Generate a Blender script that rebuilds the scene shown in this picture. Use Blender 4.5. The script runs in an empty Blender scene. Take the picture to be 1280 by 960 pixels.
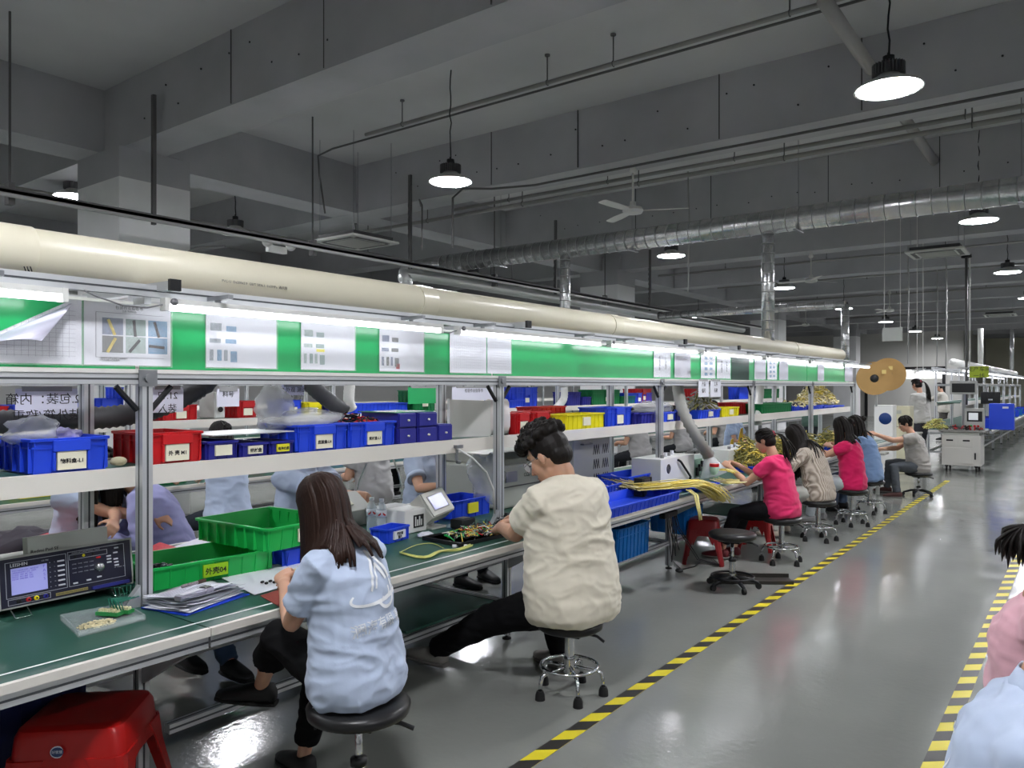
import bpy, bmesh, math, random
from mathutils import Vector as V, Matrix, noise
R = math.radians
PI = math.pi
random.seed(7)
sc = bpy.context.scene
C = sc.collection

# ---------------------------------------------------------------- camera, world, exposure
H = 1.68
cam = bpy.data.objects.new('camera', bpy.data.cameras.new('camera'))
C.objects.link(cam); sc.camera = cam
cam.data.sensor_width = 36; cam.data.lens = 27.0
cam.data.clip_start = .05; cam.data.clip_end = 200
cam.data.shift_y = 3 / 1280
cam.location = (0, 0, H)
cam.rotation_euler = (R(90), 0, math.atan2(.6, .8))
w = bpy.data.worlds.new('world'); sc.world = w; w.use_nodes = True
w.node_tree.nodes['Background'].inputs[0].default_value = (.75, .8, .9, 1)
w.node_tree.nodes['Background'].inputs[1].default_value = .06
sc.view_settings.view_transform = 'Standard'; sc.view_settings.look = 'None'
sc.view_settings.gamma = 1; sc.view_settings.use_curve_mapping = False
sc.view_settings.exposure = 2.6
sc.cycles.max_bounces = 8; sc.cycles.transparent_max_bounces = 12
sc.cycles.sample_clamp_indirect = 6
TUBE, BAY = 1.6, 36.0        # emission strengths: tubes, high bay lenses

def P(u, v, X=None, Y=None, z=None, d=None):
    """point of the place seen at photograph pixel (u, v), on a known plane"""
    a = (u - 640) / 960; b = (483 - v) / 960
    r = V((.8 * a - .6, .6 * a + .8, b))
    if X is not None: k = X / r.x
    elif Y is not None: k = Y / r.y
    elif z is not None: k = (z - H) / r.z
    else: k = d
    return V((r.x * k, r.y * k, H + r.z * k))
def YY(u, X): return P(u, 483, X=X).y

# ---------------------------------------------------------------- materials
MATS = {}
def srgb(c):
    if isinstance(c, str):
        c = tuple(int(c[i:i + 2], 16) / 255 for i in (0, 2, 4))
    return tuple((x / 12.92 if x <= .04045 else ((x + .055) / 1.055) ** 2.4) for x in c) + (1,)
def mat(name, col='808080', rough=.5, metal=0., bump=0., bs=20., var=0., vs=3., emit=0., trans=0., alpha=1., ior=1.45, spec=.5, stretch=None, sheen=0, sub=0, coat=0, rvar=0):
    if name in MATS: return MATS[name]
    m = bpy.data.materials.new(name); m.use_nodes = True; MATS[name] = m
    nt = m.node_tree; b = nt.nodes['Principled BSDF']; L = nt.links
    c = srgb(col)
    b.inputs['Base Color'].default_value = c; b.inputs['Roughness'].default_value = rough
    b.inputs['Metallic'].default_value = metal; b.inputs['IOR'].default_value = ior
    b.inputs['Specular IOR Level'].default_value = spec
    if trans: b.inputs['Transmission Weight'].default_value = trans
    if alpha < 1: b.inputs['Alpha'].default_value = alpha
    if coat: b.inputs['Coat Weight'].default_value = coat; b.inputs['Coat Roughness'].default_value = .15
    if sheen: b.inputs['Sheen Weight'].default_value = sheen
    if sub: b.inputs['Subsurface Weight'].default_value = sub; b.inputs['Subsurface Radius'].default_value = (.02, .008, .004)
    if emit:
        b.inputs['Emission Color'].default_value = c; b.inputs['Emission Strength'].default_value = emit
    if bump or var or rvar:
        tc = nt.nodes.new('ShaderNodeTexCoord'); mp = nt.nodes.new('ShaderNodeMapping')
        L.new(tc.outputs['Object'], mp.inputs[0])
        if stretch: mp.inputs['Scale'].default_value = stretch
    if var:
        n = nt.nodes.new('ShaderNodeTexNoise'); n.inputs['Scale'].default_value = vs; n.inputs['Detail'].default_value = 5
        L.new(mp.outputs[0], n.inputs['Vector'])
        mr = nt.nodes.new('ShaderNodeMapRange'); mr.inputs[1].default_value = .3; mr.inputs[2].default_value = .7
        mr.inputs[3].default_value = 1 - var; mr.inputs[4].default_value = 1 + var
        L.new(n.outputs['Fac'], mr.inputs[0])
        mx = nt.nodes.new('ShaderNodeVectorMath'); mx.operation = 'SCALE'; mx.inputs[0].default_value = c[:3]
        L.new(mr.outputs[0], mx.inputs['Scale']); L.new(mx.outputs[0], b.inputs['Base Color'])
    if rvar:
        n = nt.nodes.new('ShaderNodeTexNoise'); n.inputs['Scale'].default_value = vs * 1.7; n.inputs['Detail'].default_value = 6
        L.new(mp.outputs[0], n.inputs['Vector'])
        mr = nt.nodes.new('ShaderNodeMapRange'); mr.inputs[1].default_value = .3; mr.inputs[2].default_value = .7
        mr.inputs[3].default_value = rough - rvar; mr.inputs[4].default_value = rough + rvar
        L.new(n.outputs['Fac'], mr.inputs[0]); L.new(mr.outputs[0], b.inputs['Roughness'])
    if bump:
        n = nt.nodes.new('ShaderNodeTexNoise'); n.inputs['Scale'].default_value = bs; n.inputs['Detail'].default_value = 4
        L.new(mp.outputs[0], n.inputs['Vector'])
        bp = nt.nodes.new('ShaderNodeBump'); bp.inputs['Strength'].default_value = bump; bp.inputs['Distance'].default_value = .01
        L.new(n.outputs['Fac'], bp.inputs['Height']); L.new(bp.outputs[0], b.inputs['Normal'])
    return m

CONC = mat('grey_painted_concrete', 'aaaaad', .8, var=.10, vs=1.1, bump=.25, bs=9)
CEILC = mat('grey_painted_slab', 'bcbcbd', .85, var=.08, vs=.7, bump=.3, bs=5)
WHITEW = mat('white_wall_paint', 'c9c9c6', .7, var=.05, vs=.8)
CREAMW = mat('cream_wall_paint', 'e8e5cf', .7, var=.04, vs=.8)
GREYW = mat('grey_wall_paint', 'c6c5c0', .75, var=.06, vs=.6)
FLOORM = mat('grey_epoxy_floor', '82847f', .14, var=.09, vs=.9, bump=.12, bs=26, rvar=.06, spec=.45)
ALU = mat('anodised_aluminium', 'cbcdcf', .4, .55, var=.04, vs=4)
ALUD = mat('aluminium_slot', '55585b', .5, .6)
WSTEEL = mat('white_powder_coat', 'd3d2cd', .4)
CREAM = mat('cream_shelf_edge', 'dcd8cf', .45, var=.03)
GREENMAT = mat('green_rubber_mat', '2c5548', .42, var=.08, vs=6, bump=.05, bs=120)
TAPEW = mat('white_tape', 'e8ecea', .5)
PVC = mat('cream_pvc_pipe', 'e3ddc6', .35, var=.04, vs=1.5, coat=.2)
PVCW = mat('white_pvc', 'd8d8d4', .35)
BLACK = mat('black_plastic', '17181a', .45)
RUBBER = mat('black_rubber', '121212', .7)
CHROME = mat('chrome', 'd4d6d8', .12, 1.)
STEEL = mat('brushed_steel', '9b9da0', .35, .9)
GALV = mat('galvanised_duct', 'c8c9c9', .22, .85, var=.12, vs=12, bump=.3, bs=25)
DARKM = mat('dark_grey_conduit', '5c5b5b', .6)
PIPEM = mat('grey_painted_pipe', '8c8b88', .55)
REDP = mat('red_plastic', 'c01a20', .35, var=.04)
BLUEP = mat('blue_plastic', '2449d6', .38, var=.04)
NAVYP = mat('navy_plastic', '26288a', .4, var=.05)
GREENP = mat('green_plastic', '1fb052', .35, var=.05)
DGREENP = mat('dark_green_plastic', '10733f', .4)
YELLOWP = mat('yellow_plastic', 'e6da16', .4)
CYANP = mat('bright_blue_plastic', '0a6fc0', .4)
TUBEM = mat('lit_tube', 'f6f8ff', .4, emit=TUBE)
LENSM = mat('lit_lens', 'f8f9ff', .4, emit=BAY)
GREENB = mat('green_board', '1fa35c', .28, coat=.5)
PAPER = mat('white_paper', 'd6d8e0', .6)
FILMM = mat('clear_film', 'ffffff', .08, alpha=.14)
GLASSY = mat('clear_plastic', 'eef2f4', .08, alpha=.36, coat=.5)
BAGM = mat('clear_bag', 'e6e9ec', .18, alpha=.36, bump=.9, bs=30)
INK = mat('black_ink', '1b1b1d', .6)
MGREY = mat('machine_grey', 'a9aba4', .5, var=.03)
MWHITE = mat('machine_white', 'dcdcd8', .4)
CLABEL = mat('cream_label', 'e3dfc9', .6)

# ---------------------------------------------------------------- mesh builder
class MB:
    def __init__(s): s.v = []; s.f = []; s.m = []; s.mi = 0
    def add(s, vs, fs):
        o = len(s.v); s.v += [tuple(p) for p in vs]
        for f in fs: s.f.append(tuple(i + o for i in f)); s.m.append(s.mi)
        return s
    def box(s, c, d, rz=0, mtx=None):
        x, y, z = d[0] / 2, d[1] / 2, d[2] / 2
        pts = [V((i, j, k)) for k in (-z, z) for j in (-y, y) for i in (-x, x)]
        m = mtx or Matrix.Rotation(rz, 3, 'Z')
        return s.add([m @ p + V(c) for p in pts], [(0, 2, 3, 1), (4, 5, 7, 6), (0, 1, 5, 4), (2, 6, 7, 3), (0, 4, 6, 2), (1, 3, 7, 5)])
    def bx(s, x0, x1, y0, y1, z0, z1): return s.box(((x0 + x1) / 2, (y0 + y1) / 2, (z0 + z1) / 2), (abs(x1 - x0), abs(y1 - y0), abs(z1 - z0)))
    def rings(s, rs, cap=True, closed=False):
        """rs: list of lists of points with the same count"""
        n = len(rs[0]); o = len(s.v)
        for r in rs: s.v += [tuple(p) for p in r]
        k = len(rs)
        for i in range(k if closed else k - 1):
            a, b = o + i * n, o + ((i + 1) % k) * n
            for j in range(n):
                s.f.append((a + j, a + (j + 1) % n, b + (j + 1) % n, b + j)); s.m.append(s.mi)
        if cap and not closed:
            s.f.append(tuple(o + j for j in reversed(range(n)))); s.m.append(s.mi)
            s.f.append(tuple(o + (k - 1) * n + j for j in range(n))); s.m.append(s.mi)
        return s
    def tube(s, pts, r, n=8, cap=True, closed=False, flat=1., up=None):
        pts = [V(p) for p in pts]; k = len(pts)
        rr = r if isinstance(r, (list, tuple)) else [r] * k
        rs = []; prev = None
        for i, p in enumerate(pts):
            if closed: t = pts[(i + 1) % k] - pts[i - 1]
            else: t = pts[min(i + 1, k - 1)] - pts[max(i - 1, 0)]
            if t.length < 1e-9: t = V((0, 0, 1))
            t.normalize()
            if prev is None:
                a = V(up) if up is not None else (V((0, 0, 1)) if abs(t.z) < .9 else V((1, 0, 0)))
            else: a = prev
            a = (a - t * a.dot(t))
            if a.length < 1e-6: a = t.orthogonal()
            a.normalize(); prev = a; b = t.cross(a)
            rs.append([p + (a * math.cos(2 * PI * j / n) * flat + b * math.sin(2 * PI * j / n)) * rr[i] for j in range(n)])
        return s.rings(rs, cap, closed)
    def cyl(s, p0, p1, r0, r1=None, n=16): return s.tube([p0, p1], [r0, r0 if r1 is None else r1], n)
    def lathe(s, prof, o=(0, 0, 0), n=24, ax=None, cap=False):
        o = V(o); q = V((0, 0, 1)).rotation_difference(V(ax)).to_matrix() if ax is not None else Matrix.Identity(3)
        return s.rings([[o + q @ V((max(r, 1e-4) * math.cos(2 * PI * j / n), max(r, 1e-4) * math.sin(2 * PI * j / n), z)) for j in range(n)] for r, z in prof], cap)
    def ell(s, c, r, n=12, k=8, m=None):
        c = V(c); m = m or Matrix.Identity(3)
        rs = []
        for i in range(k + 1):
            t = PI * i / k; q = max(math.sin(t), .02)
            rs.append([c + m @ V((r[0] * q * math.cos(2 * PI * j / n), r[1] * q * math.sin(2 * PI * j / n), -r[2] * math.cos(t))) for j in range(n)])
        return s.rings(rs)
    def prism(s, poly, z0, z1, m=None, o=(0, 0, 0)):
        m = m or Matrix.Identity(3); o = V(o)
        return s.rings([[o + m @ V((x, y, z)) for x, y in poly] for z in (z0, z1)])
    def quad(s, a, b, c, d): return s.add([a, b, c, d], [(0, 1, 2, 3)])
    def mesh(s, name, mats):
        me = bpy.data.meshes.new(name); me.from_pydata(s.v, [], s.f)
        for m in (mats if isinstance(mats, (list, tuple)) else [mats]): me.materials.append(m)
        if any(s.m): me.polygons.foreach_set('material_index', s.m)
        me.update(); return me
    def build(s, name, mats, parent=None, smooth=False, bevel=0, loc=None, rz=None):
        me = s.mesh(name, mats)
        if smooth:
            me.polygons.foreach_set('use_smooth', [True] * len(me.polygons))
        o = bpy.data.objects.new(name, me); C.objects.link(o)
        if smooth == 'auto':
            try: me.set_sharp_from_angle(angle=R(40))
            except Exception: pass
        if bevel:
            b = o.modifiers.new('bevel', 'BEVEL'); b.width = bevel; b.segments = 2; b.limit_method = 'ANGLE'; b.angle_limit = R(50)
        if parent is not None: o.parent = parent
        if loc is not None: o.location = loc
        if rz is not None: o.rotation_euler = (0, 0, rz)
        return o
def tag(o, label=None, cat=None, group=None, kind=None):
    if label: o['label'] = label
    if cat: o['category'] = cat
    if group: o['group'] = group
    if kind: o['kind'] = kind
    return o
def thing(name, label, cat, loc=(0, 0, 0), rz=0, group=None):
    o = bpy.data.objects.new(name, None); C.objects.link(o); o.empty_display_size = .05
    o.location = loc; o.rotation_euler = (0, 0, rz)
    return tag(o, label, cat, group)
def struct(o): o['kind'] = 'structure'; return o
KIDS = {}
def dup(root, loc=None, rz=None, label=None, group=None, parent=None):
    c = root.copy(); C.objects.link(c)
    if parent is not None: c.parent = parent
    if loc is not None: c.location = loc
    if rz is not None: c.rotation_euler = (0, 0, rz)
    if label: c['label'] = label
    if group: c['group'] = group
    for ch in list(root.children): dup(ch, parent=c)
    return c
def circ(n, r, x=0, y=0, a0=0): return [(x + r * math.cos(a0 + 2 * PI * i / n), y + r * math.sin(a0 + 2 * PI * i / n)) for i in range(n)]
FONTC = {}
def text(s, size, m, parent, loc, rot, name='lettering', ext=.0004, mirror=False, align='CENTER', bold=0):
    key = (s, size, align, bold)
    if key not in FONTC:
        cu = bpy.data.curves.new('lettering', 'FONT'); cu.body = s; cu.size = size; cu.align_x = align; cu.align_y = 'CENTER'
        cu.extrude = ext; cu.resolution_u = 2; cu.offset = bold
        t = bpy.data.objects.new('lettering', cu); C.objects.link(t)
        dg = bpy.context.evaluated_depsgraph_get()
        me = bpy.data.meshes.new_from_object(t.evaluated_get(dg)); FONTC[key] = me
        bpy.data.objects.remove(t)
    me = FONTC[key]
    if m.name not in [x.name for x in me.materials if x]:
        me = me.copy(); me.materials.clear(); me.materials.append(m)
        FONTC[key] = me
    o = bpy.data.objects.new(name, me); C.objects.link(o)
    if parent is not None: o.parent = parent
    o.location = loc; o.rotation_euler = rot
    if mirror: o.scale.x = -1
    return o
FACEX = (PI / 2, 0, PI / 2)      # text upright, read from the +X side

# ---------------------------------------------------------------- room structure
CZ, BZ = 5.44, 4.64
XL, XR, YN, YF = -19.5, 8.0, -4.0, 46.8
fl = MB(); fl.bx(XL, XR, YN, 58, -.2, 0); struct(fl.build('floor', FLOORM))
ce = MB(); ce.bx(XL, XR, YN, 58, CZ, CZ + .2); struct(ce.build('ceiling', CEILC))
wl = MB(); wl.bx(XL - .2, XL, YN, 58, 0, CZ); struct(wl.build('wall_left', WHITEW))
wr = MB(); wr.bx(XR, XR + .2, YN, 58, 0, CZ); struct(wr.build('wall_right', WHITEW))
wn = MB(); wn.bx(XL, XR, YN - .2, YN, 0, CZ); struct(wn.build('wall_near', WHITEW))
wf = MB(); wf.bx(XL, -5.25, YF, YF + .2, 0, CZ); wf.bx(-5.45, -5.25, YF, 57.8, 0, CZ); struct(wf.build('wall_far', GREYW))
wf = MB(); wf.bx(-5.25, XR, 57.6, 57.8, 0, CZ); struct(wf.build('wall_far_recess', CREAMW))
# form-tie holes / seams are real geometry on the beams near the camera
TRIM = 0
def beam(y0, k):
    b = MB(); n = 12
    # slightly uneven soffit edge: a lofted beam with small wobble
    rs = []
    for i in range(n * 3 + 1):
        x = XL + (XR - XL) * i / (n * 3)
        e = [random.uniform(-.006, .006) for _ in range(4)]
        rs.append([V((x, y0 + e[0], CZ)), V((x, y0 + e[0], BZ + e[1])), V((x, y0 + .54 + e[2], BZ + e[3])), V((x, y0 + .54 + e[2], CZ))])
    b.rings(rs)
    return struct(b.build('ceiling_beam', CONC))
BY = [.5 + 4.2 * k for k in range(14)]
SEAM = mat('beam_seam', '4c4b4b', .9)
for k, y in enumerate(BY):
    bo = beam(y, k)
    if k < 4:
        s = MB()
        for x in (-7.4, -5.9, -3.9, -2.3, -.6, 1.2): s.bx(x + k * .17, x + k * .17 + .012, y - .008, y + .1, BZ + .02, CZ)
        s.build('seam', SEAM, bo)
        h = MB()
        for i in range(26):
            x = -9 + i * .42 + random.uniform(-.1, .1); z = random.choice((BZ + .25, BZ + .55)) + random.uniform(-.03, .03)
            h.cyl((x, y - .009, z), (x, y + .02, z), .011, n=8)
        ho = h.build('tie_hole', BLACK, bo); ho['kind'] = 'stuff'
for x in (-10.6, -19.3, 2.6):
    b = MB(); b.bx(x, x + .6, YN, YF, BZ, CZ); struct(b.build('ceiling_beam', CONC))
CW = mat('white_column_paint', 'e6e6e6', .6, var=.03)
for i, y in enumerate((-7.96, 4.64, 17.1, 29.7, 42)):
    if y < -4: continue
    b = MB(); b.bx(-10.6, -9.5, y, y + .93, 4.26, BZ + .001); b.bx(-10.62, -9.48, y + .1, y + .83, 5.0, BZ); g = b.build('column_head', CONC)
    c = MB(); c.bx(-10.6, -9.5, y, y + .93, 0, 4.26)
    co = c.build('column', CW); struct(co); g.parent = co
# haunch between column and beams
# hazard tape on the floor
TY = mat('yellow_tape', 'd9c92a', .45, var=.06, vs=8); TB = mat('black_tape', '2c2a28', .45, var=.1, vs=8)
def tape(x, y0, y1, label):
    t = thing('hazard_tape', label, 'floor tape', (x, y0, 0))
    b = MB(); b.bx(-.04, .04, 0, y1 - y0, .0005, .0018); b.build('yellow_strip', TY, t)
    n = int((y1 - y0) / .25); s = MB()
    st = []
    for i in range(n):
        y = i * .25
        poly = [(-.04, y), (.04, y + .07), (.04, y + .195), (-.04, y + .125)]
        m = MB(); m.prism([(p, q - y) for p, q in poly], .0018, .0026)
        if i < 299:
            if not st: st.append(m.mesh('black_stripe', TB))
            o = bpy.data.objects.new('black_stripe', st[0]); C.objects.link(o); o.parent = t; o.location = (0, y, 0)
    return t
tape(-2.0, 1.4, 15.6, 'yellow and black hazard tape along the stools, left of the aisle')
tape(-.55, .6, 15.6, 'yellow and black hazard tape beside the pink and blue shirts at right')
# ---------------------------------------------------------------- overhead services
def highbay(loc, top):
    t = thing('high_bay_lamp', '', 'lamp', loc)
    b = MB(); b.lathe([(.08, .12), (.10, .10), (.255, .015), (.262, 0), (.255, 0), (.095, .095), (.08, .115)], n=40); b.build('reflector', mat('lamp_reflector', 'c4c4c0', .45, .2), t, 'auto')
    b = MB(); b.lathe([(.001, .012), (.235, .006), (.235, .002), (.001, -.004)], n=32); b.build('lens', LENSM, t, True)
    b = MB(); b.lathe([(.001, .115), (.09, .115), (.09, .2), (.06, .215), (.001, .215)], n=24)
    for i in range(28):
        a = 2 * PI * i / 28; b.box((.1 * math.cos(a), .1 * math.sin(a), .16), (.05, .006, .09), a)
    b.build('heat_sink', mat('lamp_heat_sink', '6c6c6e', .5, .3), t)
    b = MB(); b.lathe([(.001, .215), (.045, .215), (.045, .27), (.012, .28), (.012, .3), (.001, .3)], n=16); b.build('driver_cap', BLACK, t, 'auto')
    hh = top - loc[2]
    b = MB(); b.tube([(0.01 * math.sin(i * 2.1), .008 * math.cos(i * 3), .29 + (hh - .29) * i / 10) for i in range(11)], .008, 6); b.build('power_cord', BLACK, t, True)
    return t
HBG = 'round high bay lamps under the ceiling'
hb = None
ORD = ('first', 'second', 'third', 'fourth', 'fifth', 'sixth', 'seventh', 'eighth')
names = {(-1.3, 6.85): 'large high bay lamp nearest the camera, top right', (-6.05, 6.85): 'high bay lamp hanging above the middle of the cream pipe',
         (-10.8, 7.1): 'high bay lamp just right of the near white column', (-6.2, 13.2): 'high bay lamp right of the near ceiling fan, under the silver duct',
         (-1.28, 13.1): 'high bay lamp above the right ceiling cassette', (-1.37, 19.4): 'high bay lamp at the right edge beside the far cassette',
         (-6.0, 19.2): 'high bay lamp left of the second ceiling fan', (-6.1, 25.4): 'high bay lamp near the drop duct at the far end',
         (-11.65, 4.95): 'high bay lamp half hidden behind the left side of the near column'}
for x in (-10.9, -6.1, -1.3, 3.3):
    for y in (.8, 6.85, 13.1, 19.4, 25.4, 31.6, 37.8, 44):
        key = min(names, key=lambda q: abs(q[0] - x) + abs(q[1] - y))
        if abs(key[0] - x) + abs(key[1] - y) < .6: px, py = key; lab = names.pop(key)
        else: px, py, lab = x, y, None
        if px < -9 and py > 8 and y > 26: continue
        if py < 2 and False: continue
        lab = lab or 'lit high bay lamp, %s row along the hall, %s column from the left' % (ORD[[.8, 6.85, 13.1, 19.4, 25.4, 31.6, 37.8, 44].index(y)], ORD[[-10.9, -6.1, -1.3, 3.3].index(x)])
        if hb is None: hb = highbay((px, py, 4.1), 5.43); hb['label'] = lab; hb['group'] = HBG
        else: dup(hb, (px, py, 4.1), None, lab, HBG)
dup(hb, (-11.8, 5.1, 4.43), None, 'high bay lamp half hidden behind the left side of the near column', HBG)

def fan(loc, rz, lab):
    t = thing('ceiling_fan', lab, 'fan', loc, rz, 'white three blade ceiling fans')
    W = mat('fan_white', 'cfcfca', .4)
    b = MB(); b.cyl((0, 0, .09), (0, 0, .52), .014, n=10); b.build('down_rod', W, t, True)
    b = MB(); b.lathe([(.001, .62), (.03, .6), (.055, .53), (.03, .5), (.001, .5)], n=16); b.build('canopy', W, t, True)
    b = MB(); b.lathe([(.001, .13), (.04, .12), (.045, .06), (.12, .04), (.14, 0), (.12, -.035), (.05, -.05), (.001, -.05)], n=24); b.build('motor_housing', W, t, 'auto')
    for i in range(3):
        a = 2 * PI * i / 3; b = MB(); m = Matrix.Rotation(a, 3, 'Z') @ Matrix.Rotation(R(9), 3, 'X')
        b.rings([[m @ V((x, y, z)) for y, z in ((-w_, -.003), (w_, -.003), (w_, .003), (-w_, .003))] for x, w_ in ((.1, .03), (.2, .055), (.45, .068), (.7, .06), (.73, .04))])
        b.build('blade', W, t)
    return t
fan((-4.85, 9.15, 4.02), R(25), 'white ceiling fan in the middle of the picture, nearest of the fans')
fan((-4.9, 17.55, 4.02), R(60), 'white ceiling fan left of the right ceiling cassette, second along the hall')
fan((-4.9, 25.95, 4.02), R(10), 'small distant white ceiling fan, third along the hall')
fan((-8.6, 30.1, 4.02), R(40), 'farthest tiny white ceiling fan above the end of the cream pipe')

def cassette(loc, lab):
    t = thing('air_conditioner', lab, 'air conditioner', loc, 0, 'ceiling cassette air conditioners')
    b = MB(); b.bx(-.47, .47, -.47, .47, 0, .035); b.build('panel', mat('cassette_white', 'c6c6c2', .5), t, bevel=.01); b = MB(); b.bx(-.4, .4, -.4, .4, .035, .1); b.build('casing', mat('casing_dark', '4c4c4d', .6), t)
    b = MB()
    for i in range(4):
        m = Matrix.Rotation(i * PI / 2, 3, 'Z')
        c = MB(); c.box((0, 0, 0), (.1, .1, .1))
        b.rings([[m @ V((x, y, z)) for y, z in ((.33, -.004), (.4, -.004), (.4, .002), (.33, .002))] for x in (-.33, .33)])
    b.build('outlet_slot', DARKM, t)
    b = MB(); b.bx(-.29, .29, -.29, .29, -.006, 0); b.build('grille', mat('cassette_grille', '8f908d', .6), t)
    b = MB()
    for i in range(17): b.bx(-.28, .28, -.28 + i * .035 - .006, -.28 + i * .035 + .006, -.014, -.005)
    b.build('grille_bars', mat('cassette_bars', 'b3b3ae', .5), t)
    b = MB()
    for x in (-.38, .38):
        for y in (-.38, .38): b.cyl((x, y, .1), (x, y, CZ - loc[2] + .01), .006, n=6)
    b.build('hanger_rods', STEEL, t)
    return t
cassette((-9.0, 8.0, 3.88), 'white ceiling air conditioner cassette left of the middle, behind the cable channel')
cassette((-2.2, 15.9, 4.1), 'white ceiling air conditioner cassette at upper right')
cassette((-2.4, 31.0, 4.1), 'distant ceiling air conditioner cassette at the right edge')

def spiral(path, r, pitch, name='duct_body', parent=None, m=GALV, ribr=.006):
    b = MB(); b.tube(path, r, 24); o = b.build(name, m, parent, True)
    p0, p1 = V(path[0]), V(path[-1]); L = (p1 - p0).length; n = int(L / pitch); a = (p1 - p0).normalized()
    s = MB()
    u = a.orthogonal().normalized(); v = a.cross(u)
    for i in range(n + 1):
        c = p0 + a * (i * pitch)
        s.tube([c + (u * math.cos(2 * PI * j / 24) + v * math.sin(2 * PI * j / 24)) * (r + .001) for j in range(24)], ribr, 4, closed=True)
    s.build('seam_ring', mat('duct_seam', '9a9b9a', .4, .7), o if parent is None else parent, True)
    return o
t = thing('spiral_duct', 'long silver spiral duct crossing the hall under the beams', 'duct', (0, 0, 0))
spiral([(-9.3, 10.35, 3.89), (3.5, 10.35, 3.89)], .155, .17, parent=t)
b = MB()
for x in (-8, -5.5, -3.05, -.6, 2): 
    b.cyl((x, 10.35, 4.0), (x, 10.35, CZ), .005, n=6); b.bx(x - .02, x + .02, 10.18, 10.52, 3.72, 3.73)
b.build('hanger_rod', STEEL, t)
b = MB(); b.tube([(-9.3, 10.35, 3.89), (-9.55, 10.25, 3.87), (-9.7, 10.0, 3.82)], [.155, .14, .12], 20); b.build('reducer', GALV, t, True)
for x, z0, lab in ((-3.45, 2.3, 'silver drop duct coming down into the cream pipe'), (-6.7, 2.4, 'silver drop duct left of the far column')):
    t = thing('drop_duct', lab, 'duct', (x, 10.35, 0), 0, 'vertical silver drop ducts')
    spiral([(0, 0, z0), (0, 0, 3.8)], .085, .13, parent=t, ribr=.005)
t = thing('drop_duct', 'silver drop duct beside the far end of the cream pipe', 'duct', (-4.2, 17.6, 0), 0, 'vertical silver drop ducts')
spiral([(0, 0, 1.9), (0, 0, 3.45)], .085, .13, parent=t, ribr=.005)
t = thing('spiral_duct', 'far thin silver duct running along the hall to a drop', 'duct')
spiral([(-8.6, 17.6, 3.45), (-4.2, 17.6, 3.45)], .09, .2, parent=t, ribr=.005)
# corrugated flexible duct along the hall
def flex(pts, r, pitch, name, lab, m, amp=.012, cat='hose', n=16):
    """corrugated hose: one tube with alternating radii"""
    P_ = [V(p) for p in pts]; seg = []; 
    for i in range(len(P_) - 1):
        L = (P_[i + 1] - P_[i]).length; k = max(2, int(L / pitch) * 2)
        p0 = P_[max(i - 1, 0)]; p3 = P_[min(i + 2, len(P_) - 1)]
        for j in range(k):
            t_ = j / k; a, b_ = P_[i], P_[i + 1]
            q = .5 * ((2 * a) + (b_ - p0) * t_ + (2 * p0 - 5 * a + 4 * b_ - p3) * t_ * t_ + (3 * a - p0 - 3 * b_ + p3) * t_ ** 3)
            seg.append(q)
    seg.append(P_[-1])
    rr = [r + (amp if i % 2 else -amp * .2) for i in range(len(seg))]
    b = MB(); b.tube(seg, rr, n); o = b.build(name, m, None, True)
    return tag(o, lab, cat)
FOIL = mat('foil_flex', 'cfd0cf', .32, .65, bump=.4, bs=30)
flex([(-9.0, 9.1, 3.05), (-9.0, 9.1, 3.4), (-9.0, 9.4, 3.55), (-9.0, 13, 3.55), (-9.0, 18.5, 3.53), (-9.0, 24.5, 3.53)], .1, .07, 'flexible_duct', 'silver corrugated duct with an elbow, running along the hall behind the cream pipe', FOIL, .014, 'duct')
flex([(-9.7, 10.0, 3.82), (-9.5, 9.6, 3.7), (-9.1, 9.45, 3.58)], .1, .07, 'flexible_duct', 'short silver corrugated elbow joining the spiral duct', FOIL, .014, 'duct')

# hanging cable channel along X=-8.65
t = thing('cable_channel', 'long grey hanging cable channel sloping across the left of the ceiling', 'cable channel')
b = MB(); b.bx(-8.72, -8.58, -3, 26, 3.60, 3.64); b.bx(-8.72, -8.71, -3, 26, 3.6, 3.68); b.bx(-8.59, -8.58, -3, 26, 3.6, 3.66); b.build('channel', DARKM, t)
b = MB(); b.cyl((-8.52, -3, 3.57), (-8.52, 26, 3.57), .022, n=10); b.build('conduit', mat('light_conduit', 'a4a4a2', .5), t, True)
for y in (4.62, 8.82, 13.0, 17.2):
    s = MB(); s.bx(-8.67, -8.62, y - .02, y + .02, 3.55, 5.05)
    for i in range(8): s.bx(-8.685, -8.675, y - .01, y + .01, 3.7 + i * .12, 3.76 + i * .12)
    s.build('strut', DARKM, t)
for y in (3.14, 6.9, 11, 15):
    s = MB(); s.cyl((-8.65, y, 3.6), (-8.65, y, CZ), .012, n=6); s.bx(-8.7, -8.6, y - .03, y + .03, 3.5, 3.72); s.build('hanger_rod', DARKM, t)

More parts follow.
